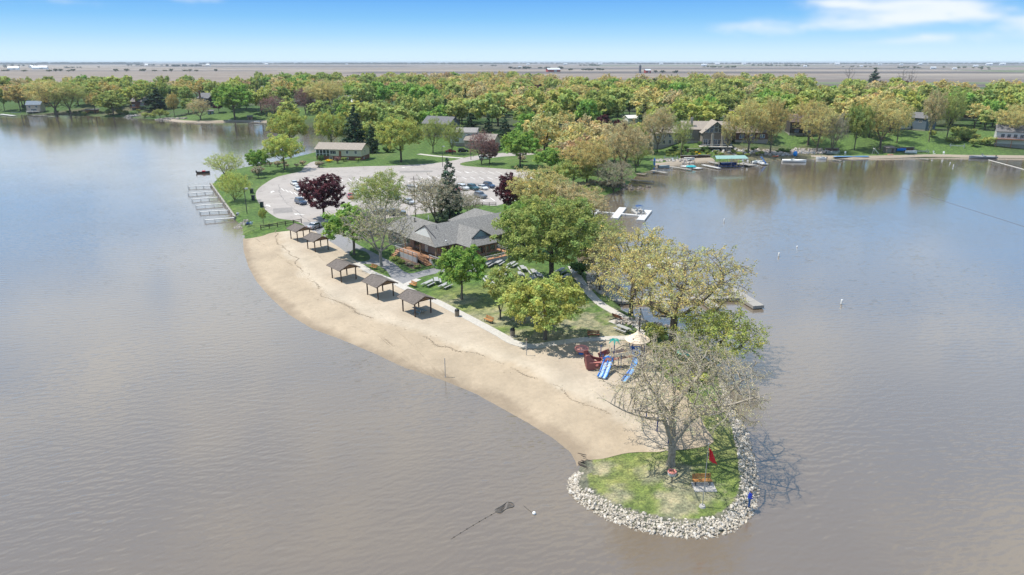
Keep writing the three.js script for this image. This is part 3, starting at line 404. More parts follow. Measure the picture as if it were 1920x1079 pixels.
const near = {
  maple: growTree({ seed: 11, h: 9, w: 8.5, cb: 1.7, att: 560, step: 0.5, leafN: 46, leafS: 0.30, leafR: 0.36, lobes: 15, lobeS: 0.36, tip: 0.014, trunkR: 0.17, tint: 0.34, fork: 1.9 }),
  mapleSmall: growTree({ seed: 13, h: 7, w: 6.5, cb: 1.5, att: 260, step: 0.45, leafN: 40, leafS: 0.26, leafR: 0.34, lobes: 11, lobeS: 0.3, tip: 0.014, trunkR: 0.12, fork: 0.7, boughs: [[-0.35, 1, 0.1, 1.8], [0.35, 1, 0.1, 1.8], [0.05, 1, -0.4, 1.8]], tint: 0.34 }),
  lime: growTree({ seed: 17, h: 9, w: 11, cb: 1.1, att: 680, step: 0.55, leafN: 46, leafS: 0.26, leafR: 0.42, lobes: 17, lobeS: 0.32, tip: 0.015, trunkR: 0.2, trop: 0.0, tint: 0.36, fork: 1.7 }),
  big: growTree({ seed: 19, h: 16, w: 17, cb: 1.2, att: 1700, step: 0.75, leafN: 46, leafS: 0.29, leafR: 0.50, lobes: 26, lobeS: 0.30, tip: 0.02, trunkR: 0.36, tint: 0.34, fork: 3, leafMax: 0.05 }),
  oak: growTree({ seed: 23, h: 14, w: 19, cb: 4.2, att: 1150, step: 0.58, leafN: 13, leafS: 0.17, leafR: 0.34, lobes: 24, lobeS: 0.26, tip: 0.017, twigs: 1, trunkR: 0.46, fork: 4.2, leafMax: 0.026, trop: 0.0, tint: 0.36, exp: 2.2, boughs: [[-1, 0.5, 0.1, 6], [0.9, 0.4, 0.25, 7], [0.2, 1, -0.2, 5], [-0.3, 0.8, 0.8, 5], [0.3, 0.6, -0.9, 5], [1, 0.15, 0.5, 5], [-0.9, 0.25, 0.6, 5]] }),
  oak2: growTree({ seed: 29, h: 13, w: 12, cb: 2.2, att: 620, step: 0.58, leafN: 17, leafS: 0.185, leafR: 0.36, lobes: 17, lobeS: 0.27, tip: 0.016, twigs: 1, trunkR: 0.26, leafMax: 0.03, tint: 0.36, exp: 2.2, boughs: [[-0.7, 1, 0.2, 4], [0.6, 1, 0.1, 4.5], [0.8, 0.5, 0.3, 3], [-0.8, 0.4, -0.2, 3]] }),
  bare: growTree({ seed: 31, h: 11.6, w: 16, cb: 3.6, side: 1.3, back: -2.6, att: 1700, step: 0.42, leafN: 3.2, leafS: 0.10, leafR: 0.22, lobes: 24, lobeS: 0.32, tip: 0.012, twigs: 3, trunkR: 0.34, fork: 2.3, exp: 2.05, leafMax: 0.016, leafFill: 0.8, droop: -0.05, boughs: [[-0.42, 1.0, 0.1, 5.5], [0.55, 1, 0.05, 5.5], [0.05, 1, -0.35, 5], [-1.0, 0.35, 0.2, 6.5, 0, 0.5], [1, 0.4, -0.4, 6.5, 1, 0.45], [0.6, 0.6, 0.8, 4.4, 1, 0.6], [1, 0.3, 0.5, 6.5, 1, 0.75], [-0.5, 0.6, -0.8, 5, 2, 0.5], [0.7, 0.6, -0.7, 5, 2, 0.7], [-0.7, 0.5, 0.7, 4, 0, 0.7]] }),
  greyBare: growTree({ seed: 37, h: 13, w: 12.5, cb: 2.2, att: 760, step: 0.46, leafN: 2.2, leafS: 0.12, leafR: 0.15, lobes: 15, tip: 0.012, twigs: 3, trunkR: 0.27, fork: 2.6, exp: 2.1, leafMax: 0.018, boughs: [[-0.6, 1, 0.1, 4.5], [0.5, 1, -0.1, 5], [0.7, 0.7, 0.4, 4], [-0.8, 0.7, 0.3, 3.6]] }),
  budding: growTree({ seed: 41, h: 10.5, w: 13, cb: 1.0, att: 820, step: 0.48, leafN: 12, leafS: 0.15, leafR: 0.28, lobes: 17, tip: 0.014, twigs: 1, trunkR: 0.24, fork: 0.6, exp: 2.15, leafMax: 0.03, boughs: [[-0.7, 1, 0.2, 4], [0.7, 1, 0, 4], [0, 1, 0.5, 4], [0.3, 1, -0.5, 4.5]] }),
  purple: growTree({ seed: 43, h: 11, w: 10.5, cb: 0.8, att: 720, step: 0.55, leafN: 36, leafS: 0.34, leafR: 0.40, lobes: 17, lobeS: 0.3, tip: 0.014, trunkR: 0.22, tint: 0.4, fork: 1.6 }),
  airy: growTree({ seed: 47, h: 14, w: 14, cb: 2.6, att: 760, step: 0.62, leafN: 21, leafS: 0.21, leafR: 0.42, lobes: 17, lobeS: 0.29, tip: 0.016, twigs: 1, trunkR: 0.27, fork: 2.4, leafMax: 0.03, tint: 0.34, exp: 2.2, boughs: [[-0.5, 1, 0.1, 5], [0.5, 1, 0, 5], [0, 1, 0.4, 4], [0.8, 0.5, 0.2, 3.5], [-0.8, 0.5, -0.2, 3.5]] }),
  shrubTree: growTree({ seed: 49, h: 8, w: 12, cb: 0.7, att: 620, step: 0.5, leafN: 18, leafS: 0.18, leafR: 0.36, lobes: 16, lobeS: 0.30, tip: 0.014, twigs: 1, trunkR: 0.16, fork: 0.35, exp: 2.2, leafMax: 0.03, tint: 0.36, boughs: [[-0.8, 1, 0.2, 3.5], [0.8, 0.9, 0, 4], [0.2, 1, 0.5, 3.5], [0.3, 1, -0.5, 3.5], [-0.2, 1, -0.2, 4], [1, 0.4, 0.3, 3.5]] }),
  spruce: growTree({ seed: 53, h: 12, w: 7, cb: 0.8, att: 520, step: 0.55, leafN: 34, leafS: 0.32, leafR: 0.32, cone: true, leader: true, fork: 1, tip: 0.014, trunkR: 0.18, tint: 0.34, trop: -0.1, kill: 0.6 }),
};
const farT = [];
for (let i = 0; i < 6; i++) farT.push(growTree({ seed: 100 + i, h: [14, 11, 16, 13, 18, 12][i], w: [13, 14, 12, 13, 11, 15][i], cb: [1.6, 1, 2.2, 1.4, 2.5, 1.2][i], att: 150, step: 1.1, kill: 1.3, leafN: 20, leafS: 1.05, leafR: 0.95, lobes: 12 + i * 2, lobeS: 0.32, tip: 0.03, trunkR: 0.28, far: true, minR: 0.05, leafMax: 0.09, tint: 0.34 }));
const farOak = [];
for (let i = 0; i < 5; i++) farOak.push(growTree({ seed: 120 + i, h: [15, 13, 16, 14, 17][i], w: [14, 16, 13, 15, 12][i], cb: [2.8, 2.4, 3.6, 2, 4][i], att: 170, step: 1.1, kill: 1.3, leafN: 15, leafS: 0.85, leafR: 0.9, lobes: 14 + i * 2, lobeS: 0.27, tip: 0.035, trunkR: 0.32, far: true, minR: 0.03, leafMax: 0.1, tint: 0.36, fork: 3.5, boughs: [[-0.7, 1, 0.2, 4], [0.6, 1, -0.2, 4]] }));
const farPine = [];
for (let i = 0; i < 2; i++) farPine.push(growTree({ seed: 140 + i, h: 15, w: 7.5, cb: 1.2, att: 110, step: 1.0, kill: 1.1, leafN: 20, leafS: 0.8, leafR: 0.6, cone: true, leader: true, fork: 1.2, tip: 0.03, trunkR: 0.22, far: true, minR: 0.05, leafMax: 0.09, tint: 0.3, trop: -0.1 }));
const farBare = growTree({ seed: 150, h: 15, w: 11, cb: 3, att: 150, step: 0.9, kill: 1.1, leafN: 0, leafS: 0.1, leafR: 0.1, lobes: 12, tip: 0.04, trunkR: 0.25, far: true });
console.log('tree tris', Object.entries(near).map(([k, v]) => k + ':' + Math.round(v.tris)).join(' '), 'far', farT.concat(farOak, farPine, [farBare]).map((v) => Math.round(v.tris)).join(' '));

// plants a grown tree scaled to height h, crown width w (metres) on the ground at x, z
function plant(name, kind, leaf, bark, t, label, group, turn = 0, category = 'tree') {
  const y = t.y ?? Math.max(0.02, G(t.x, t.z)), o = thing(name, label, category, group, t.x + (t.cx ?? 0) * 0, y, t.z, turn);
  part('trunk', kind.wood, bark, o); if (kind.leaves.attributes.position.count) part('crown', kind.leaves, leaf, o);
  o.scale.set(t.w / kind.w, t.h / kind.h, (t.d ?? t.w) / kind.w); triCount += kind.tris; return o;
}

// ---------------------------------------------------------------- trees that can be told apart
const K = near;
plant('bare_tree', K.bare, LEAF.bud, M.barkTan, { ...{x:15.9,z:-59.27,w:16.19,h:12.19,b:2.55,cx:0.34}, w: 18.0, h: 11.4 }, 'nearly bare spreading tree on the grassy tip of the spit', null, 0.1);
plant('oak_tree', K.oak, LEAF.oak, M.bark, { ...{x:22.5,z:-88.8,w:18.21,h:15.5,b:4.19,cx:-0.14}, w: 20, h: 14.6 }, 'large yellowing oak with dark trunk behind the playground', null, 0.2);
plant('oak_tree', K.oak2, LEAF.oak, M.barkDark, { ...{x:18.98,z:-102.08,w:12.46,h:14.12,b:2.7,cx:-0.13}, w: 14, h: 14.2 }, 'yellowing oak beside the footpath, left of the largest oak', null, 1.2);
plant('oak_tree', K.oak2, LEAF.oakTan, M.barkDark, { ...{x:15.65,z:-115.68,w:6.1,h:10.77,b:1.81,cx:0.54}, w: 7, h: 10.5 }, 'slender dark-trunked oak at the water by the white docks', null, 2.6);
plant('lime_tree', K.shrubTree, LEAF.lime, M.barkDark, { ...{x:27.05,z:-83.14,w:10.51,h:9.07,b:0,cx:0.28}, w: 12.4, h: 8.2 }, 'low lime-green tree overhanging the water beside the mushroom shower', null, 2.2);
plant('shade_tree', K.big, LEAF.olive, M.barkDark, { ...{x:7.08,z:-118.07,w:18.62,h:15.1,b:-2.88,cx:-0.35}, w: 19.5, h: 15.6 }, 'biggest dense olive-green shade tree on the lawn', null, 0.4);
plant('shade_tree', K.maple, LEAF.bright, M.barkDark, { ...{x:1.69,z:-138.83,w:7.98,h:11.46,b:1.51,cx:-1.02}, w: 8.5, h: 11 }, 'bright green tree tucked behind the biggest shade tree', null, 1.0);
plant('lawn_tree', K.lime, LEAF.lime, M.bark, { ...{x:4.8,z:-91.72,w:11.64,h:10.44,b:0.75,cx:2.16}, w: 12.6, h: 9.4 }, 'wide yellow-green tree at the bend of the footpath', null, 5.2);
plant('lawn_tree', K.maple, LEAF.bright, M.bark, { ...{x:-8.5,z:-109.28,w:7.93,h:9.16,b:1.62,cx:-0.01}, w: 8.2, h: 9.3 }, 'rounded bright green maple on the lawn by the clubhouse steps', null, 0.7);
plant('lawn_tree', K.mapleSmall, LEAF.moss, M.bark, { ...{x:-1.85,z:-100.41,w:6.1,h:8.99,b:2.4,cx:-0.71}, w: 6.6, h: 8.2 }, 'young three-stemmed tree beside the orange bench on the lawn', null, 0.3);
plant('lawn_tree', K.mapleSmall, LEAF.bright, M.bark, { ...{x:1.98,z:-98.33,w:3.84,h:5.3,b:0.09,cx:-0.3}, w: 4.4, h: 5.0 }, 'small low tree half hidden left of the wide yellow-green tree', null, 1.9);
plant('beach_tree', K.maple, LEAF.bright, M.bark, { ...{x:-32.99,z:-137.58,w:11.64,h:11.71,b:1.38,cx:-1.06}, w: 12.2, h: 10.2 }, 'bright green maple beside the second beach shelter', null, 2.4);
plant('grey_tree', K.greyBare, LEAF.bud, M.barkGrey, { ...{x:-25.74,z:-128.97,w:15.12,h:15.62,b:2.18,cx:1.2}, w: 14, h: 13.5 }, 'bare grey-barked tree in front of the clubhouse', null, 0.5);
plant('leafing_tree', K.airy, LEAF.moss, M.barkGrey, { ...{x:-31.96,z:-163.92,w:13.64,h:14.59,b:3.86,cx:0.17}, w: 14, h: 13.5 }, 'half-leafed rounded tree between the clubhouse and the parking lot', null, 0.2);
plant('purple_maple', K.purple, LEAF.purple, M.barkDark, { ...{x:-48.27,z:-171.7,w:11.1,h:11.07,b:0.42,cx:0.63}, w: 11.2, h: 11.4 }, 'round dark purple maple at the parking lot edge', null, 0.8);
plant('conifer', K.spruce, LEAF.spruce, M.barkDark, { ...{x:-15.73,z:-168.63,w:9.27,h:14.95,b:1.51,cx:-0.56}, w: 8.6, h: 15.5 }, 'tall conical conifer behind the clubhouse', null, 0.3);
plant('budding_tree', K.budding, LEAF.grey, M.barkDark, { ...{x:-18.97,z:-167.43,w:17.68,h:11.75,b:1.77,cx:1.16}, w: 17, h: 11.5 }, 'many-stemmed budding tree in front of the tall conifer', null, 0.9);
plant('budding_tree', K.budding, LEAF.grey, M.barkTan, { ...{x:-11.17,z:-175.53,w:6.93,h:7.43,b:0.71,cx:0.5}, w: 7, h: 6 }, 'small budding tree at the clubhouse roof corner by the lot', null, 2.9);
plant('purple_maple', K.purple, LEAF.purple, M.barkDark, { ...{x:-0.28,z:-177.5,w:7.41,h:10.15,b:0.29,cx:0.07}, w: 8.5, h: 10.5 }, 'purple maple half hidden by tan oaks at the right of the lot', null, 2.8);
const tanOaks = 'tan oaks right of the lot';
plant('tan_oak', K.airy, LEAF.oak, M.barkDark, { ...{x:6.75,z:-169.24,w:14.9,h:13.43,b:2.06,cx:-0.89}, w: 16, h: 13.5 }, 'broad tan oak just right of the hidden purple maple', tanOaks, 1.6);
plant('tan_oak', K.airy, LEAF.oakTan, M.barkDark, { ...{x:14.1,z:-163.35,w:14.2,h:11.12,b:0.67,cx:-0.54}, w: 15, h: 11 }, 'tan oak above the biggest shade tree, nearest the cove', tanOaks, 3.2);
plant('tan_oak', K.oak2, LEAF.oakTan, M.barkDark, { ...{x:17.72,z:-157.33,w:10,h:11.21,b:1.3,cx:-0.21}, w: 11.5, h: 10 }, 'low tan oak leaning over the cove behind the pontoon dock', tanOaks, 0.6);
plant('tan_oak', K.oak2, LEAF.moss, M.barkDark, { ...{x:18.76,z:-133.47,w:8.28,h:11.55,b:1.36,cx:0.96}, w: 8.5, h: 9.5 }, 'olive leafing tree at the cove beside the white docks', tanOaks, 4.6);
// round the lot and along the left of the spit
plant('willow', K.shrubTree, LEAF.willow, M.bark, { ...{x:-80.07,z:-194.93,w:10.23,h:9.36,b:1.55,cx:0.47}, w: 9.8, h: 8.6 }, 'yellow-green tree standing on the lawn by the finger docks', null, 0.9);
plant('willow', K.budding, LEAF.willow, M.bark, { ...{x:-99.19,z:-236.83,w:14.15,h:9.32,b:0.74,cx:0.57}, w: 14, h: 8.6 }, 'thinly leafed yellowish willow overhanging the lake above the docks', null, 2.0);
plant('lawn_tree', K.maple, LEAF.bright, M.bark, { ...{x:-91.44,z:-246.33,w:8.6,h:8.72,b:0.19,cx:0.62}, w: 8.6, h: 8.4 }, 'dark bright-green tree behind the yellow-green tree by the docks', null, 3.0);
plant('lawn_tree', K.mapleSmall, LEAF.grey, M.bark, { ...{x:-88.09,z:-236.83,w:5.9,h:4.05,b:0.74,cx:0.28}, w: 5, h: 4 }, 'small greyish sapling on the lawn strip near the lot', null, 0);
plant('lawn_tree', K.lime, LEAF.willow, M.bark, { ...{x:-84.86,z:-255.26,w:13.99,h:12.67,b:0.59,cx:1.19}, w: 15.2, h: 13 }, 'lime tree at the end of the house driveway', null, 4.0);
plant('lawn_tree', K.lime, LEAF.lime, M.bark, { ...{x:-105.42,z:-328.93,w:21.35,h:19.71,b:3.5,cx:0.05}, w: 20, h: 17.5 }, 'tall lime tree at the water left of the ranch house', null, 1.3);
plant('shade_tree', K.lime, LEAF.lime, M.bark, { ...{x:-82.13,z:-314.94,w:13.95,h:17.45,b:2.39,cx:1.06}, w: 16, h: 17 }, 'green tree directly behind the ranch house roof', null, 2.7);
plant('pine_tree', K.spruce, LEAF.pine, M.barkDark, { ...{x:-69.97,z:-310.44,w:15.17,h:19.72,b:2.13,cx:1.73}, w: 13, h: 20 }, 'tall dark pine behind the ranch house', null, 1.9);
plant('pine_tree', K.spruce, LEAF.pine, M.barkDark, { ...{x:-61.81,z:-305.39,w:7.5,h:12.66,b:-0.7,cx:0.85}, w: 7, h: 12 }, 'lower dark pine at the right end of the ranch house', null, 0.4);
plant('shade_tree', K.lime, LEAF.lime, M.barkDark, { ...{x:-44.63,z:-276.64,w:18.47,h:17.54,b:0.85,cx:-0.91}, w: 19, h: 17.5 }, 'wide lime-green tree on the lawn right of the ranch house', null, 5.0);
plant('shade_tree', K.airy, LEAF.moss, M.barkDark, { ...{x:-34.91,z:-305.39,w:10.3,h:14.93,b:0.47,cx:-0.66}, w: 11, h: 15 }, 'pale green tree behind the house lane', null, 0.8);
plant('shade_tree', K.airy, LEAF.moss, M.barkDark, { ...{x:-26.12,z:-301.72,w:9.72,h:14.31,b:0.92,cx:-0.02}, w: 10, h: 14 }, 'pale green tree in front of the grey-roofed lane house', null, 2.8);
plant('dusky_tree', K.budding, LEAF.dusk, M.barkDark, { ...{x:-11.98,z:-270.61,w:9.37,h:12.96,b:1.67,cx:-0}, w: 11, h: 13 }, 'brownish-purple tree on the grass island of the lot', null, 0.2);
plant('dusky_tree', K.purple, LEAF.dusk, M.barkDark, { ...{x:-8.87,z:-272.1,w:8.4,h:9.34,b:1.47,cx:0.48}, w: 8, h: 9 }, 'dusky low tree right of the brownish-purple island tree', null, 1.7);
plant('shade_tree', K.maple, LEAF.bright, M.barkDark, { ...{x:3.07,z:-263.42,w:13.41,h:12.64,b:0.2,cx:0.38}, w: 15, h: 13.5 }, 'bright green tree at the right end of the grass island', null, 0.4);
plant('shade_tree', K.maple, LEAF.bright, M.bark, { ...{x:13.51,z:-247.57,w:9.98,h:7.82,b:0.58,cx:-0.07}, w: 11.5, h: 8.8 }, 'small bright green tree right of the grass island', null, 2.0);
plant('oak_tree', K.airy, LEAF.oakGold, M.barkDark, { ...{x:24.14,z:-219.77,w:15.51,h:14.41,b:1.73,cx:-0.19}, w: 17, h: 15 }, 'golden-olive oak on the cove bank behind the pontoon dock', null, 1.0);
plant('oak_tree', K.airy, LEAF.oakTan, M.barkDark, { ...{x:37.1,z:-230.14,w:14.54,h:19.32,b:3.59,cx:-0.76}, w: 16.5, h: 20 }, 'tall tan oak at the head of the cove', null, 2.0);
plant('oak_tree', K.airy, LEAF.moss, M.barkDark, { ...{x:45.43,z:-251.36,w:9.14,h:11.55,b:0.39,cx:-1.02}, w: 9, h: 11.5 }, 'olive tree over the small grass bank at the cove', null, 3.4);
plant('budding_tree', K.budding, LEAF.grey, M.barkDark, { ...{x:31.9,z:-213.52,w:12.49,h:9.99,b:0.84,cx:-0.67}, w: 13, h: 10 }, 'grey thicket tree leaning over the head of the cove', null, 5.1);
plant('oak_tree', K.lime, LEAF.moss, M.barkDark, { ...{x:19.66,z:-217.8,w:10.18,h:8.82,b:1.2,cx:-0.14}, w: 12, h: 9.5 }, 'olive-green tree below the golden-olive oak', null, 0.1);
plant('sapling', K.mapleSmall, LEAF.lime, M.bark, { ...{x:-61.44,z:-165.07,w:2.23,h:4.01,b:0.94,cx:0.35}, w: 2.3, h: 4.2 }, 'thin young sapling in the lawn behind the split-rail fence', null, 0);
// right bank, in front of the houses
const bankOaks = 'oaks on the right bank';
for (const [t, k, leaf, label, a] of [
  [{x:63.73,z:-303.24,w:19.68,h:18.85,b:4.15,cx:-0.65}, K.airy, LEAF.oakTan, 'tan oak in front of the beige house', 0.3], [{x:71.65,z:-292.1,w:11.19,h:14.54,b:3.12,cx:-1.13}, K.oak2, LEAF.moss, 'slim olive oak between the beige house and the glass gable', 1.2],
  [{x:92.67,z:-297.61,w:9.1,h:16.31,b:4.08,cx:-0.55}, K.oak2, LEAF.oak, 'slim oak right of the glass gable house', 2.2], [{x:101.38,z:-296.03,w:14.65,h:22.11,b:5.63,cx:-0.49}, K.airy, LEAF.oak, 'yellow oak above the green boat canopy', 3.1],
  [{x:111.25,z:-297.33,w:11.31,h:22.2,b:6.77,cx:-1.49}, K.airy, LEAF.oakGold, 'golden oak left of the dark stained house', 4.0], [{x:135.06,z:-316.18,w:15.12,h:19.3,b:7.64,cx:0.21}, K.oak2, LEAF.oakGold, 'golden oak in front of the dark stained house', 5.0],
  [{x:134.48,z:-304.42,w:12.75,h:18.46,b:8.29,cx:-1.76}, K.oak2, LEAF.oak, 'leaning oak on the rocks below the dark stained house', 0.8], [{x:152.22,z:-307.31,w:10.07,h:18.83,b:4.66,cx:-1.5}, K.lime, LEAF.olive, 'dark green tree on the wide lawn', 1.5],
  [{x:164.9,z:-309.89,w:18.4,h:20.78,b:4.23,cx:-1.88}, K.airy, LEAF.oak, 'yellow-green oak at the shore by the grey shed', 2.6], [{x:177.93,z:-320.49,w:12.69,h:16.23,b:3.15,cx:-0.74}, K.oak2, LEAF.moss, 'olive oak left of the blue-grey house', 3.7],
  [{x:193.63,z:-322.25,w:13.42,h:22.21,b:7.31,cx:2.18}, K.airy, LEAF.oakTan, 'leaning tan oak on the lawn right of the blue-grey house', 4.4], [{x:202.93,z:-324.29,w:10.33,h:21.54,b:4.13,cx:-1.09}, K.airy, LEAF.moss, 'pale oak at the top of the lawn', 5.2],
  [{x:229.41,z:-317.39,w:16.91,h:16.61,b:3.19,cx:2.57}, K.airy, LEAF.oak, 'oak standing over the white house at the right edge', 0.6], [{x:141.16,z:-304.7,w:10.48,h:16,b:3.47,cx:0.31}, K.budding, LEAF.grey, 'grey budding tree on the wide lawn', 1.1],
]) plant('bank_tree', k, leaf, M.bark, { ...t, w: t.w * (/gable|beige|blue-grey/.test(label) ? 0.8 : 1.2), h: t.h * 1.05 }, label, bankOaks, a);
// left bank
for (const [t, k, leaf, label, a] of [
  [{x:-214.87,z:-483.45,w:14.63,h:13.14,b:3.58,cx:1.93}, K.oak2, LEAF.oakTan, 'small tan oak at the water on the left bank', 0.5], [{x:-246.21,z:-511.95,w:7.74,h:14.99,b:0.76,cx:0.06}, K.lime, LEAF.oakGold, 'slim golden tree on the left bank', 0.1],
  [{x:-191.45,z:-483.89,w:23.72,h:21.75,b:2.72,cx:0.76}, K.maple, LEAF.bright, 'broad bright green tree on the left bank lawn', 0.7], [{x:-131.7,z:-496.23,w:26.15,h:19.82,b:1.82,cx:4.67}, K.airy, LEAF.oak, 'yellow oak in front of the white bay house', 2.1], [{x:-125.27,z:-499.45,w:13.91,h:17.06,b:2.57,cx:3.62}, K.oak2, LEAF.oak, 'second yellow oak beside the white bay house', 3.3],
  [{x:-145.61,z:-495.7,w:13.08,h:17.74,b:3.32,cx:0.81}, K.budding, LEAF.dusk, 'pinkish budding tree on the left lawn', 1.4], [{x:-167.07,z:-492.8,w:16.77,h:13.9,b:2.36,cx:2.17}, K.budding, LEAF.dusk, 'low brownish budding tree at the left inlet shore', 0.4], [{x:-183.37,z:-585.03,w:15.38,h:18.18,b:1.28,cx:-0.11}, K.lime, LEAF.bright, 'green tree behind the small white garage', 2.2],
  [{x:-352.17,z:-542.65,w:34.76,h:23.33,b:0.85,cx:5.59}, K.airy, LEAF.oak, 'wide pale oak at the left bank', 3.6], [{x:-340.85,z:-542.33,w:24.54,h:21.32,b:0.4,cx:1.39}, K.airy, LEAF.moss, 'olive oak by the left bank boat lift', 4.2], [{x:-395.19,z:-565.5,w:15.35,h:17.71,b:0.84,cx:2.1}, K.maple, LEAF.oakGold, 'golden round tree left of the grey lake house', 5.0],
  [{x:-300.88,z:-529.89,w:22.04,h:14.64,b:-0.1,cx:3.3}, K.maple, LEAF.olive, 'dense green tree at the left bank water edge', 0.9], [{x:-251.62,z:-501.32,w:8.37,h:5.95,b:1.15,cx:0.95}, K.maple, LEAF.moss, 'low green bush tree on the left bank', 1.3], [{x:-409.22,z:-567.13,w:9.41,h:15.71,b:0.84,cx:3.22}, K.maple, LEAF.olive, 'dark green tree at the left picture edge', 2.3],
]) plant('bank_tree', k, leaf, M.bark, { ...t, w: t.w * 1.15, h: t.h * 1.08 }, label, 'trees on the left bank', a);
for (const [t, kind, leaf, label] of [
  [{x:-310.04,z:-729.15,w:18.61,h:10.52,b:-0,cx:-0.37}, K.purple, LEAF.purple, 'purple maple by the dark left bank house'], [{x:-30.93,z:-406.31,w:10.17,h:9.27,b:0.3,cx:-0.34}, K.purple, LEAF.purple, 'purple maple behind the grey-roofed lane house'], [{x:27.44,z:-729.15,w:13.14,h:10.52,b:1.06,cx:1.02}, K.purple, LEAF.purple, 'small purple maple far in the middle woods'], [{x:-252.02,z:-838.76,w:16.96,h:13.26,b:1.21,cx:1.65}, K.purple, LEAF.purple, 'dark purple tree left of the white bay house'],
  [{x:443.5,z:-808.42,w:16.97,h:11.63,b:1.17,cx:0.07}, K.purple, LEAF.purple, 'dark round tree before the ploughed field'], [{x:73.38,z:-439.02,w:12.61,h:12.22,b:0.97,cx:-0.02}, K.maple, LEAF.dark, 'dark round tree behind the cove houses'], [{x:111.38,z:-535.38,w:12.94,h:5.47,b:-0,cx:-0.59}, K.purple, LEAF.purple, 'purple shrub tree left of the beige house'],
]) plant('specimen_tree', kind, leaf, M.barkDark, t, label, null, 0.3);
for (const [t, label] of [[{x:460.66,z:-906.71,w:23.02,h:24.62,b:2.61,cx:-0.91}, 'dark lone spruce before the ploughed field'], [{x:-273.49,z:-542.98,w:21.68,h:15.92,b:2.11,cx:2.88}, 'dark spruce by the brown left bank house'], [{x:-262.71,z:-543.91,w:11.48,h:13.8,b:1.14,cx:1.18}, 'second dark spruce by the brown left bank house'], [{x:-3.3,z:-330.62,w:7.06,h:10.53,b:0.43,cx:-0.23}, 'left spruce of the pair behind the lane'], [{x:-11.41,z:-330.62,w:7.57,h:10.53,b:0.43,cx:0.06}, 'right-hand spruce behind the lane house'], [{x:-20.29,z:-410.14,w:6.21,h:12.94,b:0.91,cx:0.42}, 'slim spruce behind the purple maple'], [{x:61.16,z:-504.71,w:9.13,h:12.86,b:1.85,cx:-0.29}, 'spruce in the middle woods'], [{x:121.84,z:-609.18,w:18.29,h:18.47,b:2.22,cx:-0.67}, 'broad spruce beyond the beige house'], [{x:237.12,z:-684.31,w:11.3,h:14.81,b:0.99,cx:-0.38}, 'spruce above the glass gable house'], [{x:220.14,z:-663.87,w:10.47,h:13.9,b:1.93,cx:-0.61}, 'brownish spruce above the glass gable house'], [{x:230.42,z:-1031.81,w:9.25,h:14.76,b:1.48,cx:-0.59}, 'small pointed spruce near the red barn']])
  plant('spruce', farPine[0], LEAF.pine, M.barkDark, t, label, 'dark spruces among the woods', 0.4);
for (const [t, label] of [[{x:459.93,z:-838.76,w:16.3,h:24,b:2.42,cx:-2.99}, 'bare tree standing before the ploughed field'], [{x:470.01,z:-838.76,w:11.28,h:25.19,b:2.42,cx:-1.9}, 'second bare tree before the ploughed field'], [{x:487.13,z:-1031.81,w:16.93,h:26.48,b:2.96,cx:0.03}, 'leafless tree at the edge of the far field']])
  plant('leafless_tree', farBare, LEAF.bud, M.barkDark, t, label, 'leafless trees before the field', 0.4);

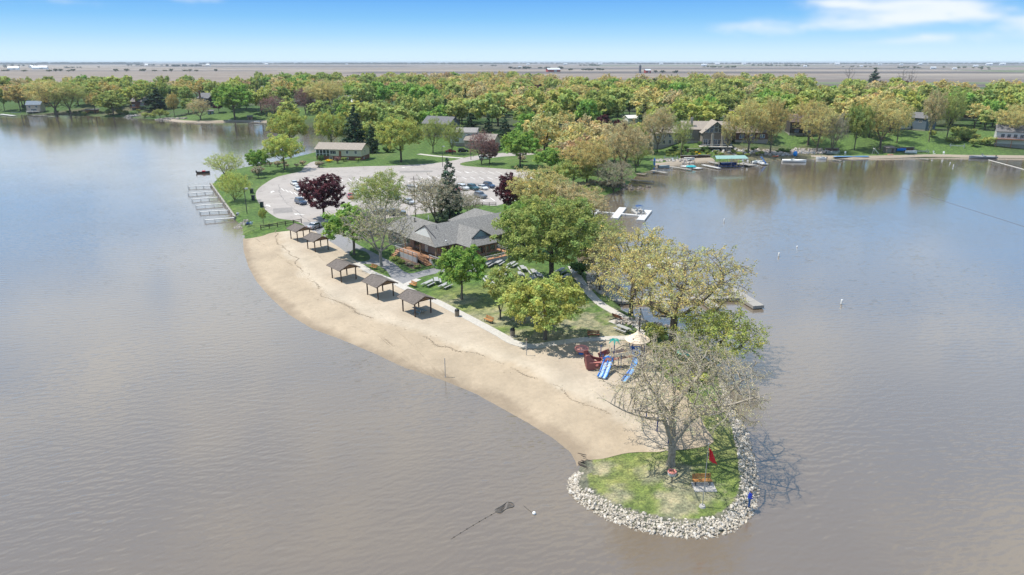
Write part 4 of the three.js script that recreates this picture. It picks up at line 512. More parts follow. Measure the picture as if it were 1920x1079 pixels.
// ---------------------------------------------------------------- clubhouse
function windowOn(parent, w, h, x, y, z, ry, frameMat = M.white, mull = 1) {   // glazed window with frame, standing 4 cm proud of the wall
  const f = 0.09, fr = part('window', merge([box(w, f, 0.1, 0, -f, 0), box(w, f, 0.1, 0, h - f, 0), box(f, h - 2 * f, 0.1, -w / 2 + f / 2, 0, 0), box(f, h - 2 * f, 0.1, w / 2 - f / 2, 0, 0), ...Array.from({ length: mull }, (_, i) => box(f * 0.6, h - 2 * f, 0.08, -w / 2 + w * (i + 1) / (mull + 1), 0, 0))]), frameMat, parent);
  fr.position.set(x, y, z); fr.rotation.y = ry; part('pane', box(w - 2 * f, h - 2 * f, 0.03, 0, 0, -0.01), M.glass, fr); return fr;
}
{
  const [ex, ez] = [-14.4, -130.0], c = thing('clubhouse', 'low clubhouse with spreading grey hip roofs and an orange wooden deck', 'building', null, ex, 0.7, ez, R(40.5));
  const wall = (x0, x1, z0, z1) => part('wall', box(x1 - x0, 2.72, z1 - z0, (x0 + x1) / 2, 1.15, (z0 + z1) / 2), M.clubWall, c), base = (x0, x1, z0, z1) => part('foundation', box(x1 - x0 - 0.1, 1.25, z1 - z0 - 0.1, (x0 + x1) / 2, -0.1, (z0 + z1) / 2), M.dockGrey, c);
  for (const f of [[1.2, 25, -10.6, -0.9], [0.9, 7.8, -21, -10.55], [16, 23.2, -17.2, -10.55], [5, 11.6, -0.95, 3.8]]) { wall(...f); base(...f); }
  const roof = (poly) => part('roof_plane', slab(poly, 0.16), M.clubRoof, c);
  // main roof with a cut-off gable to the beach
  roof([[-1, 3.8, 0.3], [26, 3.8, 0.3], [20.6, 6.9, -5.65], [0.45, 6.9, -5.65], [0.7, 4.8, -1.62]]);
  roof([[26, 3.8, -11.6], [-1, 3.8, -11.6], [0.7, 4.8, -9.68], [0.45, 6.9, -5.65], [20.6, 6.9, -5.65]]);
  roof([[-1, 3.8, -11.6], [-1, 3.8, 0.3], [0.7, 4.8, -1.62], [0.7, 4.8, -9.68]]); roof([[26, 3.8, 0.3], [26, 3.8, -11.6], [20.6, 6.9, -5.65]]);
  part('gable', slab([[0.56, 4.62, -9.7], [0.56, 4.62, -1.6], [0.56, 6.82, -5.65]], 0.1), M.white, c);
  for (const s of [-1, 1]) part('gable_trim', beam([0.62, 4.98, -5.65 + s * 3.75], [0.52, 6.97, -5.65], 0.16, 0.12), M.darkMetal, c);
  // projecting bay
  roof([[4, 3.8, -5], [4, 3.8, 4.8], [6.05, 5, 2.9], [8.25, 6.32, 2.5], [8.25, 6.32, -5]]); roof([[12.5, 3.8, 4.8], [12.5, 3.8, -5], [8.25, 6.32, -5], [8.25, 6.32, 2.5], [10.45, 5, 2.9]]); roof([[4, 3.8, 4.8], [12.5, 3.8, 4.8], [10.45, 5, 2.9], [6.05, 5, 2.9]]);
  part('gable', slab([[6.1, 4.95, 2.8], [10.4, 4.95, 2.8], [8.25, 6.25, 2.8]], 0.1), M.tableBlue, c);
  for (const s of [-1, 1]) part('gable_trim', beam([8.25 + s * 2.4, 4.98, 3.0], [8.25, 6.4, 2.72], 0.2, 0.18), M.darkMetal, c);
  // two wings to the back
  roof([[-0.2, 3.8, -22], [-0.2, 3.8, -6], [4.3, 6.62, -6], [4.3, 6.62, -17.6]]); roof([[8.8, 3.8, -6], [8.8, 3.8, -22], [4.3, 6.62, -17.6], [4.3, 6.62, -6]]); roof([[8.8, 3.8, -22], [-0.2, 3.8, -22], [4.3, 6.62, -17.6]]);
  roof([[15, 3.8, -18.2], [15, 3.8, -6], [19.6, 6.7, -6], [19.6, 6.7, -13.7]]); roof([[24.2, 3.8, -6], [24.2, 3.8, -18.2], [19.6, 6.7, -13.7], [19.6, 6.7, -6]]); roof([[24.2, 3.8, -18.2], [15, 3.8, -18.2], [19.6, 6.7, -13.7]]);
  for (const [x, z, h, r] of [[3.2, -13.4, 5.9, 0.12], [5.2, -11.2, 6.5, 0.09], [2.5, -4.4, 6.0, 0.06]]) part('vent_pipe', cyl(r, r, 0.9, x, h, z, 8), x > 5 ? M.offWhite : M.darkMetal, c);
  // windows and doors
  windowOn(c, 2.3, 1.5, 1.15, 1.9, -9.4, -Math.PI / 2, M.rustWood, 2); windowOn(c, 1.5, 1.5, 1.15, 1.9, -1.9, -Math.PI / 2, M.rustWood); windowOn(c, 1.0, 1.6, 2.6, 1.8, -0.86, 0, M.rustWood);
  for (let i = 0; i < 4; i++) windowOn(c, 1.35, 1.35, 5.85 + i * 1.52, 1.95, 3.85, 0, M.rustWood, 0);
  for (let i = 0; i < 6; i++) windowOn(c, 1.7, 1.4, 13 + i * 1.95, 1.9, -0.86, 0, M.rustWood, 1); for (let i = 0; i < 3; i++) windowOn(c, 1.3, 1.3, 0.85, 1.9, -12.6 - i * 3, -Math.PI / 2, M.offWhite, 1);
  const door = part('door', box(0.08, 2.1, 1.0, 1.14, 1.22, -6.2), M.offWhite, c); part('handle', box(0.06, 0.05, 0.14, 1.08, 2.2, -5.85), M.galv, door);
  part('door', box(1.0, 2.1, 0.08, 4.2, 1.22, -0.86), M.darkMetal, c);
  // deck on skirting walls, with steps down to the walk
  const deck = part('deck', prism([[-2.6, -12.4], [-2.6, -4.0], [-1.1, -4.0], [-1.1, 1.4], [3.4, 1.4], [3.4, 6.6], [14.2, 6.6], [14.2, -0.9], [1.2, -0.9], [1.2, -12.4]], 1.06, 1.2), M.deckWood, c);
  for (let i = 0; i < 38; i++) part('deck_joint', box(0.012, 0.012, 8.2, -2.5 + i * 0.1, 1.194, -8.2), M.brownWood, deck);
  const rails = [[[-2.6, -12.4], [-2.6, -4.0]], [[-1.1, -1.9], [-1.1, 1.4]], [[-1.1, 1.4], [3.4, 1.4]], [[3.4, 1.4], [3.4, 6.6]], [[3.4, 6.6], [14.2, 6.6]], [[14.2, 6.6], [14.2, 0.4]], [[-2.6, -12.4], [1.0, -12.4]]];
  for (const [[x0, z0], [x1, z1]] of rails) {
    const L = Math.hypot(x1 - x0, z1 - z0), n = Math.max(2, Math.round(L / 1.7)), ang = Math.atan2(-(z1 - z0), x1 - x0), mx = (x0 + x1) / 2, mz = (z0 + z1) / 2;
    part('skirting', box(L, 1.04, 0.08, mx, 0, mz, ang), M.lattice, c);
    part('rail', box(L, 0.09, 0.14, mx, 1.86, mz, ang), M.lattice, c); part('mid_rail', box(L, 0.07, 0.06, mx, 1.52, mz, ang), M.lattice, c);
    for (let i = 0; i <= n; i++) part('rail_post', box(0.12, 1.86, 0.12, lerp(x0, x1, i / n), 0, lerp(z0, z1, i / n) + 0.02), M.dockGrey, c);
  }
  for (const [x, z] of [[-0.7, -11.3], [-0.7, -5.6], [-0.6, -0.2], [4.3, 4.4], [8.2, 4.5], [12.2, 4.5]]) part('porch_post', box(0.2, 2.6, 0.2, x, 1.18, z), M.tanWood, c);
  for (let i = 0; i < 7; i++) part('step', box(1.5, 0.07, 0.46, -1.85, 1.06 - i * 0.16, -3.75 + i * 0.46), M.deckWood, c);
  for (const s of [-2.62, -1.08]) part('stringer', beam([s, 1.05, -3.9], [s, -0.02, -0.6], 0.08, 0.3), M.brownWood, c);
  for (let i = 0; i < 4; i++) part('step', box(0.4, 0.07, 1.3, -2.8 - i * 0.34, 0.95 - i * 0.25, -11.2), M.deckWood, c);
  part('lamp_globe', new THREE.SphereGeometry(0.16, 10, 8).translate(1.9, 4.6, -0.2), M.white, c);
}
// ---------------------------------------------------------------- beach shelters
{
  const s = thing('beach_shelter', '', 'shelter', 'open beach shelters with brown gable roofs', 0, 0, 0, R(-49));
  for (const [x, z] of [[-1.76, -1.5], [1.76, -1.5], [-1.76, 1.5], [1.76, 1.5]]) { const p = part('post', box(0.17, 2.75, 0.17, x, -0.2, z), M.brownWood, s); }
  for (const z of [-1.5, 1.5]) part('eave_beam', box(4.7, 0.2, 0.12, 0, 2.38, z), M.brownWood, s);
  for (const x of [-1.76, 1.76]) { part('tie_beam', box(0.12, 0.18, 3.1, x, 2.32, 0), M.brownWood, s); part('gable_panel', slab([[x + 0.08, 2.5, 1.9], [x + 0.08, 2.5, -1.9], [x + 0.08, 3.17, 0]], 0.05), M.tanWood, s); }
  for (const k of [-1, 1]) part('roof_plane', slab(k > 0 ? [[-2.5, 2.42, 2.15], [2.5, 2.42, 2.15], [2.5, 3.3, 0], [-2.5, 3.3, 0]] : [[2.5, 2.42, -2.15], [-2.5, 2.42, -2.15], [-2.5, 3.3, 0], [2.5, 3.3, 0]], 0.09), M.shelterRoof, s);
  for (const x of [-2.52, 2.52]) for (const k of [-1, 1]) part('fascia', beam([x, 2.38, 2.12 * k], [x, 3.26, 0], 0.06, 0.18), M.brownWood, s);
  const spots = [[-48.0, -150.6, 'brown-roofed beach shelter nearest the fence and parking lot'], [-41.7, -141.9, 'second beach shelter from the fence, beside the bright green maple'], [-31.2, -121.0, 'middle beach shelter of the row of five'], [-22.7, -111.4, 'fourth beach shelter, with no table under it'], [-15.3, -103.1, 'beach shelter nearest the playground, with a blue-grey picnic table under it']];
  spots.forEach(([x, z, label], i) => { const y = G(x, z) + 0.03; if (!i) { s.position.set(x, y, z); s.userData.label = label; } else again(s, label, x, y, z, R(-49)); });
}
// ---------------------------------------------------------------- houses
function house(name, label, [x, z], turn, o, group = null) {
  const y = o.y ?? G(x, z), h = o.h ?? 2.8, w = o.w, d = o.d, rh = o.rh ?? 2.2, ov = 0.5, c = thing(name, label, 'house', group, x, y, z, turn);
  part('foundation', box(w - 0.1, 3, d - 0.1, 0, -2.4, 0), o.base ?? M.dockGrey, c); const b = o.raise ?? 0.55; if (o.raise) part('lower_wall', box(w - 0.06, o.raise, d - 0.06, 0, 0, 0), o.lower ?? o.wall, c);
  part('wall', box(w, h, d, 0, b, 0), o.wall, c); const t = b + h;
  for (const s of [-1, 1]) part('gable', slab(s > 0 ? [[w / 2, t - 0.02, d / 2], [w / 2, t - 0.02, -d / 2], [w / 2, t + rh - 0.1, 0]] : [[-w / 2, t - 0.02, -d / 2], [-w / 2, t - 0.02, d / 2], [-w / 2, t + rh - 0.1, 0]], 0.2), o.wall, c);
  const e = rh / (d / 2) * ov, W = w / 2 + ov;
  const roofs = [part('roof_plane', slab([[-W, t - e, d / 2 + ov], [W, t - e, d / 2 + ov], [W, t + rh, 0], [-W, t + rh, 0]], 0.16), o.roof, c), part('roof_plane', slab([[W, t - e, -d / 2 - ov], [-W, t - e, -d / 2 - ov], [-W, t + rh, 0], [W, t + rh, 0]], 0.16), o.roof, c)];
  if (o.chimney) part('chimney', box(1.1, rh + 2.2, 0.9, o.chimney[0], t - 0.4, o.chimney[1]), o.chimneyMat ?? brickRed, c);
  for (const [face, u, v, ww, hh, mull] of o.win ?? []) { const q = { f: [u, v, d / 2 + 0.04, 0], b: [u, v, -d / 2 - 0.04, Math.PI], l: [-w / 2 - 0.04, v, u, -Math.PI / 2], r: [w / 2 + 0.04, v, u, Math.PI / 2] }[face]; windowOn(c, ww, hh, q[0], q[1], q[2], q[3], o.trim ?? M.white, mull ?? 1); }
  for (const [face, u] of o.doors ?? []) { const q = { f: [u, d / 2 + 0.03, 0], l: [-w / 2 - 0.03, u, -Math.PI / 2], r: [w / 2 + 0.03, u, Math.PI / 2] }[face]; const g = new THREE.Group; const dr = part('door', box(1, 2.1, 0.08), o.doorMat ?? M.rustWood, c); dr.position.set(face === 'f' ? q[0] : q[0], b, face === 'f' ? q[1] : q[1]); dr.rotation.y = q[2]; part('handle', box(0.05, 0.06, 0.06, 0.38, 1, 0.06), M.galv, dr); }
  if (o.deck) { const [dw, dd, dy] = o.deck; part('deck', box(dw, 0.2, dd, o.deckX ?? 0, dy, d / 2 + dd / 2), o.deckMat ?? M.rustWood, c); for (const s of [-1, 0, 1]) part('deck_post', box(0.2, dy + 1, 0.2, (o.deckX ?? 0) + s * (dw / 2 - 0.2), -1, d / 2 + dd - 0.2), o.deckMat ?? M.rustWood, c); part('deck_rail', box(dw, 0.1, 0.1, o.deckX ?? 0, dy + 1.0, d / 2 + dd - 0.06), o.deckMat ?? M.rustWood, c); for (let i = 0; i <= Math.round(dw / 0.5); i++) part('baluster', box(0.05, 0.85, 0.05, (o.deckX ?? 0) - dw / 2 + i * dw / Math.round(dw / 0.5), dy + 0.18, d / 2 + dd - 0.06), o.deckMat ?? M.rustWood, c); }
  return c;
}
const brickRed = std([0.30, 0.135, 0.095], 0.95, { map: TX.brick }), brickBrown = std([0.21, 0.115, 0.085], 0.95, { map: TX.brick }), cream = std([0.60, 0.56, 0.42], 0.85, { map: TX.siding }), tanRoof = std([0.42, 0.36, 0.30], 0.95, { map: TX.shingle }), greyRoof = std([0.20, 0.195, 0.20], 0.95, { map: TX.shingle }), darkRoof = std([0.11, 0.105, 0.105], 0.95, { map: TX.shingle }), blueWall = std([0.105, 0.15, 0.20], 0.85, { map: TX.siding }), whiteWall = std([0.68, 0.67, 0.64], 0.8, { map: TX.siding }), beige = std([0.45, 0.40, 0.33], 0.85, { map: TX.siding }), darkWall = std([0.06, 0.05, 0.045], 0.85, { map: TX.siding }), stoneWall = std([0.36, 0.31, 0.26], 0.95, { map: TX.brick }), greyWall = std([0.40, 0.41, 0.42], 0.85, { map: TX.siding }), greenTrim = std([0.10, 0.19, 0.15], 0.6);
{
  const rh = house('ranch_house', 'cream ranch house with a long tan roof and brick base behind the parking lot', [-70.2, -286.6], R(-9.1) * -1 + R(-18), { y: 0.7, w: 19.5, d: 9.5, h: 2.9, rh: 2.0, raise: 1.7, lower: brickRed, wall: cream, roof: tanRoof, win: [['f', -2.6, 2.5, 3.2, 1.5, 3], ['f', 3.8, 2.7, 1.1, 1.3, 1], ['f', 7.4, 2.7, 1.1, 1.3, 1], ['r', 0.8, 2.9, 1.1, 1.2, 1], ['f', 3.6, 0.6, 1.2, 0.7, 1], ['r', 2, 0.5, 1, 0.7, 1], ['f', -3.4, 0.4, 1.4, 1, 1]], doors: [['f', 0.7]] });
  part('porch_wall', box(6.0, 2.3, 0.12, -6.6, 1.75, 4.85), M.glass, rh); for (let i = 0; i < 5; i++) part('porch_post', box(0.16, 2.6, 0.16, -9.5 + i * 1.45, 1.7, 5.05), M.white, rh); part('porch_rail', box(6.0, 0.1, 0.14, -6.6, 2.5, 5.05), M.white, rh);
  house('stone_house', 'wide stone house wing with tan roof and chimney behind the glass gable', [88.39,-318.01], R(-6), { w: 22, d: 10, h: 5, rh: 3.0, raise: 0.3, wall: stoneWall, roof: tanRoof, chimney: [-7, 3.2], chimneyMat: beige, win: [['f', -8, 1, 2.4, 2, 2], ['f', 8.5, 1, 2.4, 2, 2]] });
}
{ // the gable itself faces the lake: a second volume with glass front
  const [x, z] = [90.1,-311.5], y = G(x, z), c = thing('gable_pavilion', 'tall green-glazed gable front between two stone pillars, facing the lake', 'house', null, x, y, z, R(-6));
  const w = 11, d = 12, h = 5.2, rhh = 5.2, W = w / 2 + 0.7;
  part('wall', box(w, h + 3, d, 0, -2.6, 0), stoneWall, c);
  part('gable', slab([[-w / 2, h + 0.38, d / 2], [w / 2, h + 0.38, d / 2], [0, h + rhh - 0.1, d / 2]], 0.3), greenTrim, c);
  for (const [a, b] of [[[-W, h, 0], 1], [[W, h, 0], -1]]) part('roof_plane', slab(b > 0 ? [[-W, h, d / 2 + 1], [0, h + rhh, d / 2 + 1.6], [0, h + rhh, -d / 2 - 1], [-W, h, -d / 2 - 1]].reverse() : [[W, h, -d / 2 - 1], [0, h + rhh, -d / 2 - 1], [0, h + rhh, d / 2 + 1.6], [W, h, d / 2 + 1]].reverse(), -0.2), tanRoof, c);
  for (let i = -2; i <= 2; i++) windowOn(c, 1.7, 2.0 - Math.abs(i) * 0.25, i * 1.9, h + 0.5, d / 2 + 0.06, 0, M.offWhite, 0);
  for (let i = -1; i <= 1; i++) windowOn(c, 1.5, 1.3, i * 1.7, h + 2.7 - Math.abs(i) * 0.4, d / 2 + 0.06, 0, M.offWhite, 0);
  for (let i = -2; i <= 2; i++) windowOn(c, 1.9, 2.2, i * 2.05, 0.5, d / 2 + 0.05, 0, M.offWhite, 1);
  for (const sx of [-1.6, 2.6]) part('stone_pillar', box(0.9, 6.2, 0.9, sx, -1.0, d / 2 + 2.0), beige, c);
  part('terrace', box(14, 0.3, 4, 0, -0.4, d / 2 + 2.2), M.concrete, c); part('terrace_rail', box(14, 0.08, 0.08, 0, 0.7, d / 2 + 4.1), M.white, c);
}
house('beige_house', 'beige two-storey house with tall windows left of the glass gable', [69.01,-320.69], R(18), { w: 14, d: 10, h: 5.6, rh: 2.6, wall: beige, roof: tanRoof, win: [['f', -4.5, 1.0, 1.6, 1.8, 1], ['f', -1.5, 1.0, 1.6, 1.8, 1], ['f', 1.5, 1.0, 1.6, 1.8, 1], ['f', 4.5, 1.0, 1.6, 1.8, 1], ['f', -4.5, 3.8, 1.6, 1.8, 1], ['f', -1.5, 3.8, 1.6, 1.8, 1], ['f', 1.5, 3.8, 1.6, 1.8, 1], ['f', 4.5, 3.8, 1.6, 1.8, 1]] });
house('white_garage', 'small white garage among the trees left of the beige house', [65.11,-384.74], R(20), { w: 6, d: 6, h: 2.8, rh: 1.3, wall: whiteWall, roof: M.offWhite, win: [['f', 0, 0.7, 2.6, 2.0, 0]] });
house('dark_house', 'dark stained house with brown roof above the rocky bank', [138.61,-335.26], R(-8), { w: 12, d: 10, h: 5.4, rh: 3.2, wall: darkWall, roof: std([0.17, 0.12, 0.10], 0.95, { map: TX.shingle }), win: [['f', -3, 0.8, 2.6, 2, 1], ['f', 2.5, 0.8, 3, 2, 2], ['f', -3, 3.6, 2, 1.6, 1], ['f', 2.5, 3.6, 2, 1.6, 1]], trim: M.brownWood, deck: [10, 2.2, 2.7], deckMat: M.brownWood });
house('brown_cottage', 'brown-roofed house half hidden by oaks right of the glass gable', [108.15,-320.12], R(8), { w: 16, d: 10, h: 3.4, rh: 2.6, wall: brickBrown, roof: std([0.30, 0.24, 0.19], 0.95, { map: TX.shingle }), win: [['f', -5, 1.2, 2.2, 1.6, 1], ['f', 0, 1.2, 2.2, 1.6, 1], ['f', 5, 1.2, 2.2, 1.6, 1]] });
house('blue_house', 'two-storey blue-grey house at the top of the green lawn', [204.13,-350.49], R(-62), { w: 12, d: 8, h: 5.6, rh: 2.3, wall: blueWall, roof: greyRoof, win: [['r', 0, 4.0, 2.8, 1.6, 2], ['r', 0.5, 1.2, 2.4, 1.7, 1], ['f', -2, 3.9, 1.6, 1.4, 1], ['f', 3, 3.9, 1.6, 1.4, 1]] });
house('white_wing', 'white garage wing left of the blue-grey house', [199.27,-353.36], R(10), { w: 11, d: 7, h: 2.8, rh: 1.6, wall: whiteWall, roof: greyRoof, win: [['f', -2, 1.2, 2.4, 1.2, 1], ['f', 2.6, 1.2, 1.6, 1.2, 1]] });
house('white_lake_house', 'white two-storey house with red deck at the right edge', [226.89,-316.11], R(-30), { w: 12, d: 10, h: 5.6, rh: 2.4, wall: whiteWall, roof: greyRoof, win: [['l', 1, 3.6, 1.4, 1.6, 1], ['f', -3.5, 3.2, 1.6, 1.8, 0], ['f', -1.2, 3.2, 1.6, 1.8, 0], ['f', 1.2, 3.2, 1.6, 1.8, 0], ['f', 3.6, 3.2, 1.6, 1.8, 0], ['l', -2, 1, 0.9, 1.2, 0]], deck: [11.6, 2.4, 2.6] });
house('grey_lake_house', 'grey two-storey house with white porch on the left bank', [-377.48,-558.1], R(14), { w: 10, d: 9, h: 5.6, rh: 2.6, wall: beige, roof: std([0.24, 0.29, 0.35], 0.95, { map: TX.shingle }), win: [['f', -2.6, 3.7, 1.6, 1.6, 1], ['f', 2.2, 3.7, 1.6, 1.6, 1], ['f', 0, 1, 4, 1.9, 3]], deck: [9, 3.4, 0.9], deckMat: M.offWhite });
house('brown_lake_house', 'brown house with brick chimney on the left bank', [-289.96,-553.48], R(-10), { w: 13, d: 10, h: 4.6, rh: 3.2, wall: brickBrown, roof: std([0.24, 0.215, 0.20], 0.95, { map: TX.shingle }), chimney: [-1.2, 5.2], win: [['f', 3.5, 1, 3.5, 1.8, 2], ['f', -4.2, 1, 2.6, 1.8, 1], ['f', 3.5, 3.3, 2.4, 1.2, 1]], deck: [12, 2.2, 0.5] });
house('dark_brick_house', 'tall dark brick house with chimney beside the purple maple', [-231.41,-538.54], R(-24), { w: 11, d: 10, h: 6.2, rh: 3.4, wall: darkWall, roof: greyRoof, chimney: [-2.6, 5.3], chimneyMat: brickBrown, win: [['f', 2, 1, 2.2, 1.8, 1], ['f', 2, 4, 2.2, 1.6, 1], ['r', 0, 4, 1.4, 1.5, 1]], trim: M.offWhite });
house('white_bay_house', 'white house with a round bay behind the yellow oaks', [-120.45,-516.55], R(-12), { w: 14, d: 10, h: 5.2, rh: 3.4, wall: whiteWall, roof: greyRoof, win: [['f', -4.5, 1, 2, 2.2, 1], ['f', -4.5, 3.8, 1.6, 1.4, 1], ['f', 0, 1, 2.4, 2.2, 1]] });
{ const [x, z] = [-114.68,-504.71], c = thing('bay_tower', 'round glazed bay with white conical roof on the white house', 'house', null, x, G(x, z), z); part('wall', cyl(2.6, 2.6, 5.6, 0, -0.4, 0, 12), greyWall, c); part('roof', cyl(3.0, 0.1, 1.6, 0, 5.2, 0, 12), M.offWhite, c); for (let i = 0; i < 6; i++) { const a = -0.9 + i * 0.55; windowOn(c, 1.0, 2.4, Math.sin(a) * 2.62, 1.2, Math.cos(a) * 2.62, a, M.white, 0); } }
house('white_shed_house', 'small white garage near the left inlet', [-167.92,-523.25], R(12), { w: 8, d: 8, h: 2.8, rh: 1.6, wall: whiteWall, roof: greyRoof, win: [['f', -1.5, 1.1, 1.2, 1.2, 1]] });
house('brick_inlet_house', 'reddish brick house behind the pink budding tree', [-158.49,-548.7], R(-5), { w: 15, d: 9, h: 3, rh: 2.2, wall: brickRed, roof: darkRoof, win: [['f', -4, 1.3, 2, 1.3, 1], ['f', 4, 1.3, 2, 1.3, 1]] });
house('slate_roof_house', 'dark-sided house with slate roof behind the lane', [-34.03,-336.55], R(-28), { w: 15, d: 10, h: 5, rh: 3, wall: std([0.09, 0.11, 0.13], 0.85, { map: TX.siding }), roof: greyRoof, win: [['r', 0, 3.2, 1.5, 1.4, 1], ['f', 3, 3.2, 1.5, 1.4, 1]] });
house('white_lane_house', 'white house with pale roof and brown eaves on the lane', [-21.8,-322.23], R(-6), { w: 12, d: 9, h: 5, rh: 1.6, wall: whiteWall, roof: std([0.36, 0.34, 0.32], 0.95, { map: TX.shingle }), win: [['f', -3, 3.4, 1.4, 1.3, 1], ['f', 2.6, 3.4, 1.4, 1.3, 1], ['f', -3, 1, 2, 1.6, 1]] });
house('tan_lane_house', 'tan-roofed house behind the dusky island tree', [-13.42,-316.69], R(-20), { w: 14, d: 9, h: 3, rh: 2.6, wall: beige, roof: std([0.36, 0.31, 0.27], 0.95, { map: TX.shingle }), win: [['f', -3, 1.3, 1.6, 1.3, 1], ['f', 3, 1.3, 1.6, 1.3, 1]] });

// houses half hidden among the trees
const HIDDEN = [[[-510.33,-808.42], 'white-sided house deep in the left woods'], [[-425.28,-906.71], 'grey-roofed house behind the left bank spruces'], [[-297.69,-808.42], 'tan house behind the broad bright green tree'], [[-142.67,-729.15], 'white house right of the white bay house'], [[-84.2,-562.69], 'brown-roofed house in the middle woods'], [[-11.49,-609.18], 'grey house behind the lane spruces'], [[16.2,-535.38], 'pale house in the middle woods clearing'], [[47.78,-504.71], 'tan house left of the small white garage'], [[76.55,-562.69], 'white house high in the middle woods'], [[126.91,-504.71], 'pinkish-roofed house behind the beige house'], [[137.42,-439.02], 'white house behind the glass gable'], [[189.86,-398.87], 'tan house above the wide lawn'], [[219.86,-422.05], 'grey house above the wide lawn, right'], [[278.6,-422.05], 'white house above the right shrubs'], [[305.82,-504.71], 'brown house behind the pale oak'], [[-414.3,-729.15], 'dark-roofed house in the left woods'], [[-197.55,-729.15], 'cream house above the left inlet lawn'], [[-52.65,-535.38], 'white gabled house in the middle woods']];
HIDDEN.forEach(([p, label], i) => house('woodland_house', label, p, R(-30 + (i * 47) % 60), { w: 11 + i % 4 * 2, d: 9, h: i % 3 ? 3 : 5.4, rh: 2.4, wall: [whiteWall, beige, greyWall, brickBrown, cream][i % 5], roof: [greyRoof, tanRoof, darkRoof][i % 3], win: [['f', -3, 1.3, 1.6, 1.3, 1], ['f', 0.4, 1.3, 1.6, 1.3, 1], ['f', 3.6, 1.3, 1.6, 1.3, 1]], doors: [['f', -1.4]], chimney: i % 2 ? [3, 0.5] : undefined }, 'houses half hidden in the woods'));

